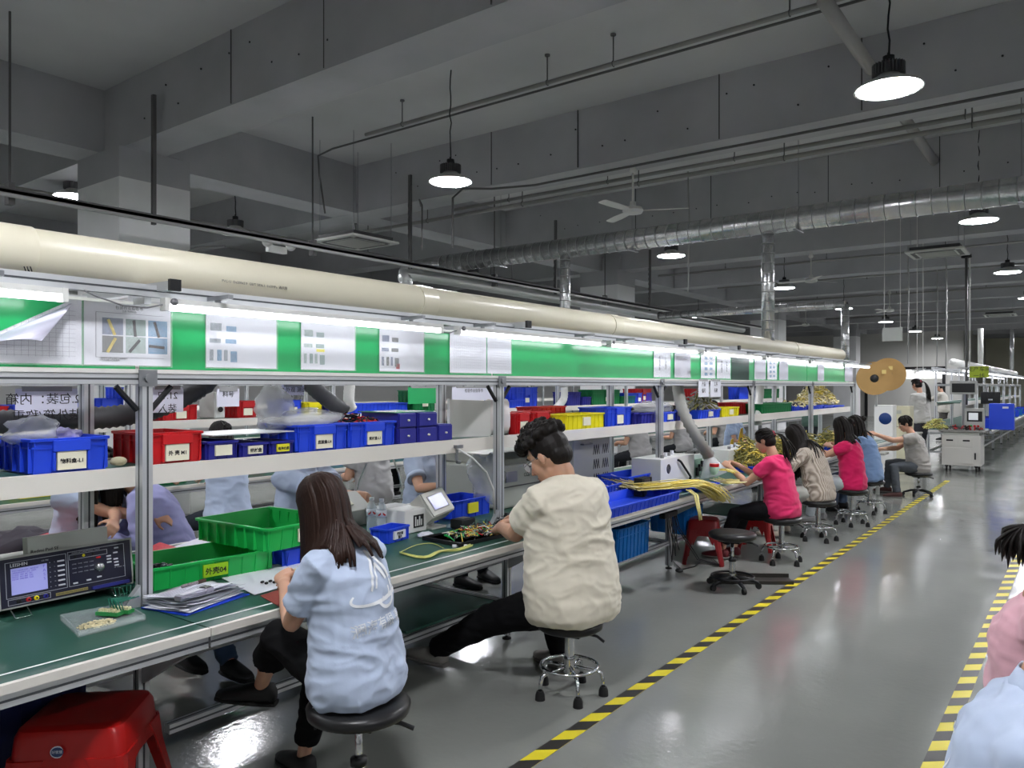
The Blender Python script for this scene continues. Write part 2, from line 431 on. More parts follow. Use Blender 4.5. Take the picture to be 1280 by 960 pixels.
def pipe(pts, r, lab, m=PIPEM, hang=(), name='ceiling_pipe', clamp=(), cat='pipe'):
    t = thing(name, lab, cat)
    b = MB(); b.tube(pts, r, 12); b.build('tube', m, t, True)
    for p, z in hang:
        s = MB(); s.cyl(p, (p[0], p[1], z), .008, n=6); s.cyl((p[0], p[1], z - .02), (p[0], p[1], z), .03, n=10)
        s.tube([(p[0], p[1] + (r + .006) * math.cos(a * PI / 4), p[2] + (r + .006) * math.sin(a * PI / 4)) for a in range(8)], .006, 4, closed=True)
        s.build('hanger', DARKM, t, True)
    return t
z1 = 5.12
pipe([(-7.9, 7.2, z1), (4, 7.2, z1)], .024, 'grey sprinkler pipe under the slab between the first two beams', hang=[((x, 7.2, z1), CZ) for x in (-7.2, -4.9, -4.05, -2.2, 0, 2)])
pipe([(-9.6, 7.9, 4.4), (-9.55, 7.75, 4.95), (-9.4, 7.6, 5.2), (-9, 7.55, 5.22), (4, 7.55, 5.22)], .014, 'thin conduit bending up beside the sprinkler pipe', DARKM)
pipe([(-1.86, 7.06, 5.08), (-1.86, 13.1, 5.08)], .065, 'thick white pipe passing through the second beam', mat('thick_pipe', 'a5a3a0', .5))
pipe([(-9.5, 10.84, 4.98), (4, 10.84, 4.98)], .03, 'grey sprinkler pipe between the second and third beams', hang=[((x, 10.84, 4.98), CZ) for x in (-8.2, -6.2, -4.1, -1.2, 1)])
pipe([(-11, 9.6, 4.5), (4, 9.6, 4.5)], .03, 'pale pipe along the far side of the second beam', hang=[((x, 9.6, 4.5), CZ) for x in (-9, -7, -5, -3, -1)])
pipe([(-12, -3, 4.45), (-12, 30, 4.45)], .035, 'long pipe along the hall beyond the near column', hang=[((-12, y, 4.45), CZ) for y in (2.2, 6.5, 11, 16)])
pipe([(-13.5, -3, 4.75), (-13.5, 30, 4.75)], .03, 'second long pipe higher beyond the near column', hang=[((-13.5, y, 4.75), CZ) for y in (3.2, 7.5, 12, 17)])
pipe([(-6.5, .9, 5.1), (-6.5, 2.6, 5.1), (-6.5, 2.72, 5.1), (-6.5, 2.75, 5.2)], .03, 'sprinkler branch pipe in the top left corner', mat('light_pipe', '9a9a9a', .5))
for i, y in enumerate((15.0, 19.2, 23.4, 27.6, 31.8, 36)):
    pipe([(-9.4, y, 4.8 - .1 * (i % 2)), (5, y, 4.8 - .1 * (i % 2))], .03, 'grey pipe crossing under the slab in bay %s of the far ceiling' % ('three', 'four', 'five', 'six', 'seven', 'eight')[i],
         hang=[((x, y, 4.75), CZ) for x in (-7.5, -5, -2.5, 0)])
pipe([(-7.2, 8.2, 3.65), (-7.2, 8.2, 4.35), (-7.05, 8.25, 4.47), (-6.8, 8.6, 4.5), (-6.2, 8.8, 4.5), (2, 8.8, 4.52)], .016, 'conduit rising and bending along the second beam', DARKM)
pipe([(-7.7, 8.1, 3.65), (-7.7, 8.1, 4.3), (-7.85, 8.2, 4.42), (-8.2, 8.6, 4.45)], .012, 'thin conduit bend left of the near high bay lamp', DARKM)
pipe([(-9.45, 4.75, 2.55), (-9.45, 4.75, 2.95), (-9.45, 4.85, 3.05), (-9.4, 5.6, 3.5), (-9.2, 5.9, 3.55)], .018, 'bent conduit on the face of the near column', mat('col_conduit', '8a8a8a', .5))
# black whip pipe hooks + thin rods hanging further back
for (x, y, z0, z1_, lab) in ((-5.6, 12.6, 3.3, 5.44, 'thin steel rod hanging left of the drop duct'), (-3.3, 19.5, 2.2, 5.44, 'hanging white conduit behind the drop duct'),
                             (-3.2, 23, 2.1, 5.44, 'thin drop cord above the spool machine'), (-2.6, 20, 1.95, 5.44, 'white drop conduit above the standing women')):
    b = MB(); b.tube([(x, y, z0), (x + .02, y, (z0 + z1_) / 2), (x, y, z1_)], .014, 6); tag(b.build('drop_conduit', mat('light_conduit'), None, True), lab, 'conduit')
# emergency twin spot lamp on the column
t = thing('emergency_light', 'white twin spot emergency light on the near column', 'lamp', tuple(P(345, 306, X=-9.445)))
b = MB(); b.bx(-.03, .05, -.16, .16, -.12, -.02); b.build('housing', MWHITE, t, bevel=.01)
for s_ in (-1, 1):
    b = MB(); b.lathe([(.001, 0), (.05, 0), (.075, .05), (.072, .055), (.045, .02), (.001, .02)], (.06, s_ * .2, .0), 20, (1, -.5, -.1)); b.build('spot_head', MWHITE, t, 'auto')

# ---------------------------------------------------------------- table lines with rack
def profile(b, p0, p1, w_, h_):
    """slotted aluminium bar with two grooves, axis aligned"""
    p0, p1 = V(p0), V(p1); a = (p1 - p0)
    ax = max(range(3), key=lambda i: abs(a[i]))
    o = [i for i in range(3) if i != ax]
    d = [0, 0, 0]; d[ax] = abs(a[ax]); d[o[0]] = w_; d[o[1]] = h_
    b.box((p0 + p1) / 2, d)
    b2 = MB()
    for k, s_ in ((0, 1), (0, -1), (1, 1), (1, -1)):
        dd = list(d); off = V((0, 0, 0))
        dd[o[k]] = .002; dd[o[1 - k]] = .008
        off[o[k]] = s_ * (w_, h_)[k] / 2
        b2.box((p0 + p1) / 2 + off, dd)
    return b2
def pbuild(name, p0, p1, w_, h_, parent, m=ALU):
    b = MB(); s = profile(b, p0, p1, w_, h_); o = b.build(name, m, parent); s.build('slot', ALUD, o); return o

def line(x0, ys, yend, side, name, near, detail=True, zt=.75, tubes=True, fy=None, duct=True, posts_x=.54):
    """one double assembly line. x0: x of the front bench edge, side=-1: body extends to -X"""
    s = side; W = 1.62
    f = x0; bk = x0 + s * W; pf = x0 + s * posts_x; pb = x0 + s * (posts_x + .53)
    ymin, ymax = ys[0], yend
    # benches: one per bay
    edges = [ymin - 2.47 if near else ymin - .1] + [y + .02 for y in ys[1:]] + [yend]
    if near: edges = [-1.2] + [y - .02 for y in ys[0:1]] + [y - .02 for y in ys[1:]] + ([yend] if yend - ys[-1] > .5 else [])
    for i in range(len(edges) - 1):
        a, b_ = edges[i], edges[i + 1]
        if b_ - a < .3: continue
        pos = ('nearest', 'second', 'third', 'fourth', 'fifth', 'sixth', 'seventh', 'eighth', 'ninth', 'tenth', 'eleventh', 'twelfth', 'thirteenth', 'fourteenth')[i]
        t = thing('workbench', '%s green topped aluminium workbench of the %s' % (pos, name), 'workbench', (0, 0, 0), 0, 'workbenches of the ' + name)
        b = MB(); b.bx(f + s * .02, bk - s * .02, a + .004, b_ - .004, zt - .02, zt); b.build('green_top', GREENMAT, t)
        for xx in (f, bk):
            q = s if xx == f else -s
            e = MB(); e.bx(xx, xx + q * .022, a + .002, b_ - .002, zt - .028, zt + .002); e.build('edge_trim', CREAM, t)
            pbuild('apron', (xx + q * .03, a + .005, zt - .052), (xx + q * .03, b_ - .005, zt - .052), .04, .045, t, ALU)
        if detail:
            e = MB(); e.bx(f + s * .105, f + s * .116, a, b_, zt, zt + .0008); e.build('white_line', TAPEW, t)
        legx = (f + s * .41, bk - s * .41)
        for yy in (a + .06, b_ - .06) if i == 0 else (b_ - .06,):
            for xx in legx:
                lg = pbuild('leg', (xx, yy, .03), (xx, yy, zt - .07), .045, .045, t)
                g = MB(); g.lathe([(.001, 0), (.03, 0), (.03, .008), (.008, .014), (.008, .035), (.001, .035)], (xx, yy, 0), 12); g.build('foot', RUBBER, lg, True)
            pbuild('cross_rail', (legx[0], yy, zt - .1), (legx[1], yy, zt - .1), .03, .04, t)
            pbuild('cross_rail', (legx[0], yy, .24), (legx[1], yy, .24), .03, .04, t)
            if detail:
                g = MB(); g.add([(legx[0] - s * .02, yy - .01, zt - .1), (legx[0] - s * .02, yy - .01, zt - .28), (f + s * .06, yy - .01, zt - .1), (legx[0] - s * .02, yy + .01, zt - .1), (legx[0] - s * .02, yy + .01, zt - .28), (f + s * .06, yy + .01, zt - .1)], [(0, 1, 2), (3, 5, 4), (0, 3, 4, 1), (1, 4, 5, 2), (2, 5, 3, 0)]); g.build('bracket', ALU, t)
        for xx in legx: pbuild('foot_rail', (xx, a + .05, .24), (xx, b_ - .05, .24), .04, .04, t)
        if detail and i in (1, 3):
            g = MB(); g.bx(legx[0], legx[1], b_ - 1.0, b_ - .2, .27, .285); g.build('lower_shelf', GREENMAT, t)
    # rack
    t = thing('storage_rack', 'aluminium rack with shelf and lamp rail over the ' + name, 'rack')
    for y in ys:
        pbuild('post', (pf, y, zt), (pf, y, 1.735), .06, .045, t)
        pbuild('back_post', (pb, y, zt), (pb, y, 1.735), .06, .045, t)
        if detail:
            for z_ in (1.69,):
                g = MB(); g.tube([(pf, y - .03, z_ - .11), (pf, y - .12, z_ - .01)], .013, 6); g.tube([(pf, y + .03, z_ - .11), (pf, y + .12, z_ - .01)], .013, 6); g.build('corner_brace', BLACK, t)
            g = MB(); g.bx(pf - s * .035, pf - s * .03, y - .04, y + .04, 1.68, 1.75); g.cyl((pf - s * .03, y, 1.715), (pf - s * .045, y, 1.715), .018, n=12); g.build('joint_plate', STEEL, t)
            g = MB(); g.add([(pf, y - .03, zt), (pf, y - .11, zt), (pf, y - .03, zt + .09), (pf - s * .03, y - .03, zt), (pf - s * .03, y - .11, zt), (pf - s * .03, y - .03, zt + .09)], [(0, 1, 2), (3, 5, 4), (0, 3, 4, 1), (1, 4, 5, 2), (2, 5, 3, 0)]); g.build('foot_bracket', ALU, t)
    ya, yb = ys[0] - 2.47 - (.35 if near else 0), ys[-1] + .05
    if not near: ya = ys[0] - .05
    for (nm, z0, z1) in (('top_rail', 1.69, 1.733),):
        pbuild(nm, (pf, ya, (z0 + z1) / 2), (pf, yb, (z0 + z1) / 2), .05, z1 - z0, t)
        pbuild(nm, (pb, ya, (z0 + z1) / 2), (pb, yb, (z0 + z1) / 2), .05, z1 - z0, t)
    g = MB(); g.bx(pf - s * .03, pf + s * .06, ya, yb, 1.735, 1.752); g.build('ledge', WSTEEL, t)
    sf = pf + s * .035
    g = MB(); g.bx(sf, pb - s * .02, ya, yb, 1.31, 1.33); g.build('shelf_mat', GREENMAT, t)
    g = MB(); g.bx(sf - s * .004, sf + s * .02, ya, yb, 1.252, 1.336); g.bx(pb - s * .02, pb, ya, yb, 1.252, 1.336); g.build('shelf_edge', CREAM, t)
    pbuild('lamp_rail', (pf + s * -.04, ya, 2.085), (pf + s * -.04, yb + .1, 2.085), .045, .05, t)
    pbuild('lamp_rail', (pb + s * .06, ya, 2.085), (pb + s * .06, yb + .1, 2.085), .045, .05, t)
    for y in ys:
        g = MB(); g.bx(pf + s * .07, pf + s * .10, y - .02, y + .02, 1.73, 2.07); g.bx(pf - s * .03, pb + s * .06, y - .015, y + .015, 2.03, 2.06); g.bx(pb - s * .02, pb + s * .02, y - .02, y + .02, 1.73, 2.04); g.build('upright', ALU, t)
    return pf, pb, t
ord_ = ('first', 'second', 'third', 'fourth', 'fifth', 'sixth', 'seventh', 'eighth', 'ninth', 'tenth', 'eleventh', 'twelfth', 'thirteenth', 'fourteenth', 'fifteenth', 'sixteenth')
def tube_lamp(x, y, z, L, lab, grp, wires=True):
    t = thing('tube_lamp', lab, 'lamp', (x, y, z), 0, grp)
    b = MB(); b.bx(-.02, .02, 0, L, .012, .035); b.build('housing', MWHITE, t)
    b = MB(); b.prism([(-.017, .012), (.017, .012), (.014, -.01), (0, -.016), (-.014, -.01)], 0, L - .03, Matrix(((1, 0, 0), (0, 0, 1), (0, 1, 0))), (0, .015, 0)); b.build('lit_tube', TUBEM, t)
    b = MB(); b.bx(-.021, .021, -.005, .015, -.017, .036); b.bx(-.021, .021, L - .015, L + .005, -.017, .036); b.build('end_cap', MWHITE, t)
    for yy in (.25, L - .25): b = MB(); b.bx(-.1, .1, yy - .012, yy + .012, .047, .066); b.bx(-.006, .006, yy - .012, yy + .012, .03, .05); b.build('hanger_bracket', STEEL, t)
    return t
def tubes(x, z, y0, n, L, step, name, grp):
    base = None
    for i in range(n):
        lab = '%s lit tube lamp from the near end, %s' % (ord_[i], name)
        if base is None: base = tube_lamp(x, y0, z, L, lab, grp)
        else: dup(base, (x, y0 + i * step, z), None, lab, grp)
Y1 = [1.684 + 2.47 * i for i in range(6)]
pf1, pb1, rack1 = line(-2.69, Y1, 14.6, -1, 'front line', True)
tubes(-3.1, 2.015, 1.70 - 1.87 * 2 - .12, 2, 1.6, 1.87, 'front line before the near post', 'tube lamps over the near end')
tubes(-3.1, 2.015, 1.70, 7, 1.72, 1.87, 'front line', 'tube lamps over the front line')
tubes(-3.9, 2.015, -1, 8, 1.72, 1.87, 'back side of the front line', 'tube lamps over the back of the front line')
# crossbars with black end caps that carry the pipe, wires between lamps
for i, u in enumerate((220, 662, 858, 925)):
    y = YY(u, -3.05)
    t = thing('cross_bar', ('first', 'second', 'third', 'fourth')[i] + ' aluminium cross bar with black end cap under the cream pipe', 'bar', (0, y, 0), 0, 'cross bars under the cream pipe')
    b = MB(); b.bx(-3.06, -3.85, -.02, .02, 2.085, 2.122); b.build('bar', ALU, t)
    b = MB(); b.bx(-3.05, -3.07, -.024, .024, 2.08, 2.128); b.build('end_cap', BLACK, t)
for i in range(7):
    y = 1.70 + 1.87 * i - .1
    b = MB(); b.tube([(-3.1, y - .22 + .4 * k / 8, 2.05 - .05 * math.sin(PI * k / 8) * (1 if k % 2 else .9)) for k in range(9)], .0035, 5)
    b.lathe([(.001, 0), (.016, .002), (.016, .008), (.001, .01)], (-3.075, y + .13, 2.035), 12, (1, 0, 0))
    tag(b.build('lamp_cord', mat('grey_cord', '77777a', .5), None, True), 'thin drooping wire between the %s pair of tube lamps' % ord_[i], 'cord', 'lamp cords over the front line')
# cream PVC pipe above
t = thing('ventilation_pipe', 'long cream plastic pipe above the lit tubes of the front line', 'pipe')
ye = YY(1050, -3.45)
b = MB(); b.tube([(-3.45, -3.2, 2.225), (-3.45, ye - .05, 2.225)], .1, 40); b.build('pipe', PVC, t, True)
b = MB(); b.lathe([(.1, 0), (.1, .03), (.085, .07), (.05, .095), (.001, .1)], (-3.45, ye - .05, 2.225), 32, (0, 1, 0)); b.build('end_dome', PVC, t, True)
for u in (25, 540, 775, 1000):
    y = YY(u, -3.35)
    b = MB(); b.tube([(-3.45, y - .07, 2.225), (-3.45, y + .07, 2.225)], .1055, 36); b.build('coupling', PVC, t, 'auto')
dkk = MB()
for k in range(8):
    a = P(30 + k * 1.3, 333 + (k % 3) * 4, X=-3.345); dkk.tube([a, P(33 + k * 1.2, 340 + (k % 2) * 3, X=-3.345)], .0022, 4)
dkk.build('marker_scribble', INK, t)
text('PVC-U  De200x3.9  GB/T 5836.1  0.63MPa  通风管', .018, mat('grey_ink', '77756c', .6), t, P(320, 356, X=-3.352) + V((0, 0, 0)), (PI / 2 - .15, 0, PI / 2), 'print')
print('A ok')
# ---------------------------------------------------------------- people
SKIN = mat('skin', 'c79a80', .5, sub=.15, var=.05, vs=9, spec=.35)
SKIN2 = mat('tanned_skin', 'b5835f', .5, sub=.12, var=.05, vs=9, spec=.35)
def hairmat(name, c): return mat(name, c, .5, bump=.3, bs=60, stretch=(1, 1, .12), spec=.3)
HBLACK = hairmat('black_hair', '17120f'); HBROWN = hairmat('dark_brown_hair', '2b1912'); 
LIP = mat('lip', 'a35a50', .5); EYEW = mat('eye_white', 'd8d4ce', .3); 
def cloth(name, c, **k):
    return mat(name, c, .88, bump=.18, bs=9, sheen=.15 if sum(srgb(c)[:3]) > .3 else 0, var=.03, vs=6, spec=.2, **k)
def remesh(o, res, smooth=6, fac=.5):
    m = o.modifiers.new('r', 'REMESH'); m.mode = 'VOXEL'; m.voxel_size = res
    if smooth: s = o.modifiers.new('s', 'SMOOTH'); s.iterations = smooth; s.factor = fac
    dg = bpy.context.evaluated_depsgraph_get(); dg.update()
    me = bpy.data.meshes.new_from_object(o.evaluated_get(dg))
    old = o.data; o.modifiers.clear(); o.data = me; me.name = old.name
    me.polygons.foreach_set('use_smooth', [True] * len(me.polygons)); me.update()
    return o
def wrinkle(o, amp, c0, freq=5.5, seed=0, up=V((0, 0, 1))):
    me = o.data; me.update(); 
    off = V((seed * 3.7, seed * 1.3, seed * 7.1))
    new = []
    for v in me.vertices:
        p = v.co - c0
        q = V((p.x * freq, p.y * freq, p.z * freq * 1.9)) + off
        w1 = noise.noise_vector(q * .6) * .7
        n1 = 1 - abs(noise.noise(q + w1)) * 2.6
        n2 = 1 - abs(noise.noise(q * 2.1 + w1 * 1.5 + V((9, 2, 4)))) * 2.6
        d = amp * (max(n1, -.3) * .75 + max(n2, -.3) * .35)
        new.append(v.co + v.normal * (d - amp * .3))
    for v, c in zip(me.vertices, new): v.co = c
    me.update()
def frame(f, u):
    f = f.normalized(); l = u.cross(f).normalized(); u = f.cross(l)
    return f, l, u
def ik(a, b, l1, l2, pole):
    d = b - a; D = d.length
    if D > (l1 + l2) * .995: b = a + d * ((l1 + l2) * .995 / D); d = b - a; D = d.length
    if D < abs(l1 - l2) + .02: D = abs(l1 - l2) + .02
    x = (l1 * l1 - l2 * l2 + D * D) / (2 * D); h = math.sqrt(max(l1 * l1 - x * x, 0))
    n = d.normalized(); p = pole - n * pole.dot(n)
    p = p.normalized() if p.length > 1e-4 else n.orthogonal()
    return a + n * x + p * h, b
def ring(c, a, b, ra, rb, n=18, pw=1.):
    out = []
    for i in range(n):
        t = 2 * PI * i / n; co, si = math.cos(t), math.sin(t)
        if pw != 1: co = math.copysign(abs(co) ** pw, co); si = math.copysign(abs(si) ** pw, si)
        out.append(c + a * (ra * co) + b * (rb * si))
    return out
def hand(b, wr, d, nrm, s, side, curl=.5, spread=.12, rf=.0085):
    """palm at the wrist wr pointing along d, nrm = palm normal, side=+1 left hand. Returns the tip"""
    d = d.normalized(); nrm = (nrm - d * nrm.dot(d)).normalized(); lat = d.cross(nrm)   # lat: across the palm
    b.rings([ring(wr + d * (t * s), lat, nrm, w_ * s, h_ * s, 12, .8) for t, w_, h_ in ((-.02, .026, .019), (.01, .029, .018), (.04, .039, .017), (.075, .042, .015), (.095, .038, .011))])
    tip = None
    for k, (o, L) in enumerate(((-.030, .070), (-.010, .080), (.010, .075), (.029, .058))):
        p = wr + d * (.085 * s) + lat * (o * s); dd = (d + lat * (o / .03 * spread)).normalized(); pts = [p - dd * .02 * s, p]
        c = curl * (1 + .12 * k)
        for q, f_ in enumerate((.45, .32, .23)):
            m = Matrix.Rotation(0, 3, 'Z')
            dd = (dd * math.cos(c) + nrm * math.sin(c) * 1.0).normalized() if True else dd
            pts.append(pts[-1] + dd * (L * f_ * s))
        b.tube(pts, [rf * 1.1 * s, rf * 1.1 * s, rf * s, rf * .95 * s, rf * .8 * s], 8)
        if k == 0: tip = pts[-1]
    sd = -1
    p = wr + d * (.03 * s) + lat * (sd * .03 * s)
    a = (d * .6 + lat * sd * .65 + nrm * .45).normalized(); a2 = (d * .85 + lat * sd * .1 + nrm * .5).normalized()
    b.tube([p - a * .02 * s, p + a * .025 * s, p + a * .05 * s, p + a * .05 * s + a2 * .03 * s], [.014 * s, .0125 * s, .0105 * s, .0085 * s], 8)
    return tip
def person(label, pel, yaw, lean=.2, hands=None, feet=None, head=(.4, 0), shirt='9fb4d6', pants='15151a', hair='short', hcol=None, skin=None, s=1., res=.009, fat=1., fem=True,
           sleeve=.62, side=0., shoe='1a1a1c', group=None, shoulder=None, twist=0., pantslen=1., hairlen=.3, cam_near=False, knee=None, footdir=None, curl=.55, shirtmat=None, poles=None, collar=False, tl=1., nk=.085, hs=1.,  neckf=0., shoes=True, seed=1, hairparts=None):
    skin = skin or SKIN; hcol = hcol or HBLACK
    pel = V(pel); root = thing('person', label, 'person', (pel.x, pel.y, 0), 0, group)
    O = V((pel.x, pel.y, 0)); pel = pel - O
    tr = lambda p: None if p is None else V(p) - O
    up = V((0, 0, 1)); F = V((math.cos(yaw), math.sin(yaw), 0)); Lf = up.cross(F)
    # spine
    N = 10; pts = [pel.copy()]; T = []; seg = .50 * s * tl / N
    for i in range(N + 1):
        a = lean * (.35 + 1.3 * i / N); t = (up * math.cos(a) + F * math.sin(a) + Lf * side * (i / N)).normalized()
        T.append(t); 
        if i < N: pts.append(pts[-1] + t * seg)
    def sp(t):
        x = min(max(t, 0), 1) * N; i = min(int(x), N - 1); return pts[i].lerp(pts[i + 1], x - i)
    def st(t):
        x = min(max(t, 0), 1) * N; i = min(int(x), N - 1); return T[i].lerp(T[i + 1], x - i).normalized()
    def lat(t):
        tw = twist * t; l = (Lf * math.cos(tw) - F * math.sin(tw)); q = st(t); return (l - q * l.dot(q)).normalized()
    def torso(b, grow, lo, hi=1.0, prof=None):
        rs = []
        for t, w_, d_ in prof:
            if t < lo or t > hi: continue
            c = sp(t) + (st(0) * (t * .5 * s) if t < 0 else V((0, 0, 0))); l = lat(max(t, 0)); q = st(max(t, 0)); fw = l.cross(q)
            g = grow
            rs.append(ring(c + fw * (.008 * s), l, fw, w_ * s * (fat if t < .9 else 1) + g, d_ * s * (fat if t < .9 else 1) + g, 24, .85 if t < .9 else 1))
        b.rings(rs)
    sw = (.165 if fem else .19) * s
    if fem: prof = [(-.2, .13, .10), (-.08, .165, .12), (.06, .165, .118), (.25, .135, .10), (.42, .13, .098), (.6, .142, .112), (.75, .152, .112), (.88, .148, .09), (.96, .10, .065), (1.0, .055, .05)]
    else: prof = [(-.2, .13, .10), (-.08, .165, .12), (.06, .162, .118), (.25, .15, .108), (.42, .15, .11), (.6, .162, .118), (.75, .172, .118), (.88, .168, .095), (.96, .11, .07), (1.0, .06, .055)]
    S = []
    for k in (1, -1):
        q = sp(.87 if fat < 1.12 or fem else .80) + lat(.87) * (k * sw) 
        if shoulder: q = q + (F * shoulder[0 if k == 1 else 1][0] + up * shoulder[0 if k == 1 else 1][1])
        S.append(q)
    b = MB(); torso(b, -.008, -.3, 1, prof)
    # neck and head
    hp, hy = head
    base = sp(1.0); nd = (st(1.0) * .8 + up * .25 + F * (neckf + .18)).normalized()
    f0 = (F * math.cos(hy) + Lf * math.sin(hy)).normalized()
    hf = (f0 * math.cos(hp) - up * math.sin(hp)); hu = (up * math.cos(hp) + f0 * math.sin(hp)); hf, hl, hu = frame(hf, hu)
    nt = base + nd * nk * s
    sh_ = s * hs; HC = nt + hu * (.085 * sh_) + hf * (.025 * sh_)
    b.tube([base - st(1) * .05 * s, base, nt, nt + hu * .04 * s], [.062 * s, .052 * s * (1 if fem else 1.12), .05 * s * (1 if fem else 1.12), .052 * s], 14)
    HM = Matrix((hf, hl, hu)).transposed()
    hd = lambda x, y, z: HC + HM @ V((x * sh_, y * sh_, z * sh_))
    def el(bb, c, r, n=14, k=10): bb.ell(hd(*c), [x * sh_ for x in r], n, k, HM)
    el(b, (-.012, 0, .02), (.092, .074, .095)); el(b, (.02, 0, -.04), (.064, .057, .068)); el(b, (.052, 0, -.088), (.026, .03, .022))
    el(b, (.05, .03, -.02), (.03, .028, .035)); el(b, (.05, -.03, -.02), (.03, .028, .035)); el(b, (.062, 0, .035), (.02, .05, .02)); el(b, (.02, 0, -.075), (.055, .045, .03))
    b.tube([hd(.08, 0, .012), hd(.094, 0, -.01), hd(.105, 0, -.028), hd(.08, 0, -.036)], [.008 * s, .0095 * s, .0125 * s, .01 * s], 8)
    el(b, (.079, 0, -.058), (.011, .022, .0065), 10, 6); el(b, (.077, 0, -.07), (.011, .018, .007), 10, 6)
    for k in (1, -1):
        b.rings([ring(hd(-.004, .074 * k, -.008), HM @ V((1, 0, .15)), HM @ V((0, 0, 1)), .015 * s, .028 * s, 10), ring(hd(-.012, .09 * k, -.006), HM @ V((1, 0, .15)), HM @ V((0, 0, 1)), .017 * s, .031 * s, 10)])
    # arms
    l1, l2 = .285 * s, .25 * s
    hands = hands or (sp(.3) + F * .35 + Lf * .12 + O, sp(.3) + F * .35 - Lf * .12 + O)
    A = []
    for i, k in ((0, 1), (1, -1)):
        pole = poles[i] if poles else (-up * 1.0 + Lf * k * .45 - F * .15)
        el_, wr = ik(S[i], tr(hands[i]), l1, l2, V(pole)); A.append((S[i], el_, wr))
        m_ = 1.0 if fem else 1.15
        b.tube([S[i] - (el_ - S[i]) * .05, S[i].lerp(el_, .3), S[i].lerp(el_, .7), el_, el_.lerp(wr, .25), el_.lerp(wr, .7), wr], [.05 * s * m_, .048 * s * m_, .041 * s * m_, .037 * s * m_, .038 * s * m_, .029 * s * m_, .024 * s * m_], 12)
        d = (wr - el_).normalized(); inward = (-Lf * k * .8 - up * .7 + F * .1)
        hd_ = (d * .8 + F * .25 - Lf * k * .3 - up * .12)
        hand(b, wr, hd_, inward, s * m_, k, curl, rf=max(.0085, res * .95) )
    # legs
    feet = feet or (pel + F * .45 + Lf * .12 - up * (pel.z - .07) + O, pel + F * .45 - Lf * .12 - up * (pel.z - .07) + O)
    G = []
    for i, k in ((0, 1), (1, -1)):
        hip = pel + Lf * (k * .085 * s) - up * .02; an = tr(feet[i])
        pole = V(knee[i]) if knee else (up * 1.0 + F * .9 + Lf * k * .25)
        kn, an = ik(hip, an, .42 * s, .40 * s, pole); G.append((hip, kn, an))
        b.tube([hip, hip.lerp(kn, .4), hip.lerp(kn, .8), kn, kn.lerp(an, .3), kn.lerp(an, .75), an], [.075 * s, .068 * s, .052 * s, .048 * s, .05 * s, .033 * s, .031 * s], 12)
        fd = V(footdir[i]).normalized() if footdir else (F + Lf * k * .15).normalized()
        b.rings([ring(an + fd * (x * s) + (up if abs(fd.z) < .5 else V((fd.y, -fd.x, 0)) ) * 0 - V((0, 0, zz * s)), fd.cross(up).normalized(), up, w_ * s, h_ * s, 12) for x, zz, w_, h_ in ((-.045, .035, .025, .025), (.0, .03, .032, .035), (.07, .04, .038, .026), (.14, .05, .04, .015), (.175, .052, .028, .01))])
    bo = b.build('body', skin, root, True); remesh(bo, res, 5)
    # eyes, brows
    for k in (1, -1):
        e = MB(); e.ell(hd(.072, .031 * k, .006), (.013 * s, .014 * s, .0075 * s), 10, 8, HM); eo = e.build('eye', EYEW, root, True)
        e = MB(); e.ell(hd(.083, .031 * k, .003), (.004 * s, .006 * s, .006 * s), 8, 6, HM); e.build('iris', INK, eo, True)
        e = MB(); e.tube([hd(.082, .014 * k, .028), hd(.082, .032 * k, .034), hd(.071, .05 * k, .028)], [.003 * s, .004 * s, .002 * s], 6); e.build('eyebrow', HBLACK, root, True)
    e = MB(); e.ell(hd(.084, 0, -.0585), (.009 * s, .022 * s, .0045 * s), 10, 6, HM); e.ell(hd(.0825, 0, -.068), (.009 * s, .017 * s, .005 * s), 10, 6, HM); e.build('lips', LIP, root, True)
    # shirt
    sm = shirtmat or cloth('cloth_' + shirt, shirt)
    if fem: pr = [(-.2, .175, .14), (-.14, .195, .155), (.0, .195, .155), (.2, .178, .142), (.42, .165, .135), (.6, .165, .135), (.75, .168, .128), (.88, .16, .1), (.96, .105, .072), (1.0, .066, .062)]
    else: pr = [(-.22, .18, .145), (-.14, .2, .165), (.0, .205, .17), (.2, .198, .158), (.42, .19, .15), (.6, .19, .145), (.75, .195, .138), (.88, .18, .11), (.96, .12, .08), (1.0, .074, .068)]
    b = MB(); torso(b, .006, -.3, 1, pr)
    if not fem or fat > 1.05: el_b = 1
    for i, (sh, el_, wr) in enumerate(A):
        m_ = 1.0 if fem else 1.22
        if sleeve <= 1: e1 = sh.lerp(el_, sleeve); path = [sh.lerp(sp(.82), .45), sh, sh.lerp(e1, .5), e1]; rr = [.078, .072, .067, .066]
        else: path = [sh.lerp(sp(.82), .45), sh, sh.lerp(el_, .5), el_, el_.lerp(wr, .5), el_.lerp(wr, sleeve - 1)]; rr = [.078, .07, .058, .052, .046, .038]
        b.tube(path, [r_ * s * m_ for r_ in rr], 16)
    so = b.build('shirt', sm, root, True); remesh(so, res * 1.25, 7); wrinkle(so, .011 * s if cam_near else .012 * s, pel, 5.2 / s, seed)
    if cam_near:
        s2 = so.modifiers.new('s', 'SMOOTH'); s2.iterations = 1
    for i, (sh, el_, wr) in enumerate(A):
        if sleeve <= 1:
            e1 = sh.lerp(el_, sleeve); d = (el_ - sh).normalized(); q = MB(); a1 = d.orthogonal().normalized(); b1 = d.cross(a1); m_ = 1.0 if fem else 1.22
            rs = [ring(e1 + d * x, a1, b1, r_ * s * m_, r_ * s * m_, 20) for x, r_ in ((-.03, .071), (-.0, .0725), (.006, .070), (.005, .066), (-.03, .064))]
            if collar: q.rings(rs); q.build('cuff', sm, so, True)
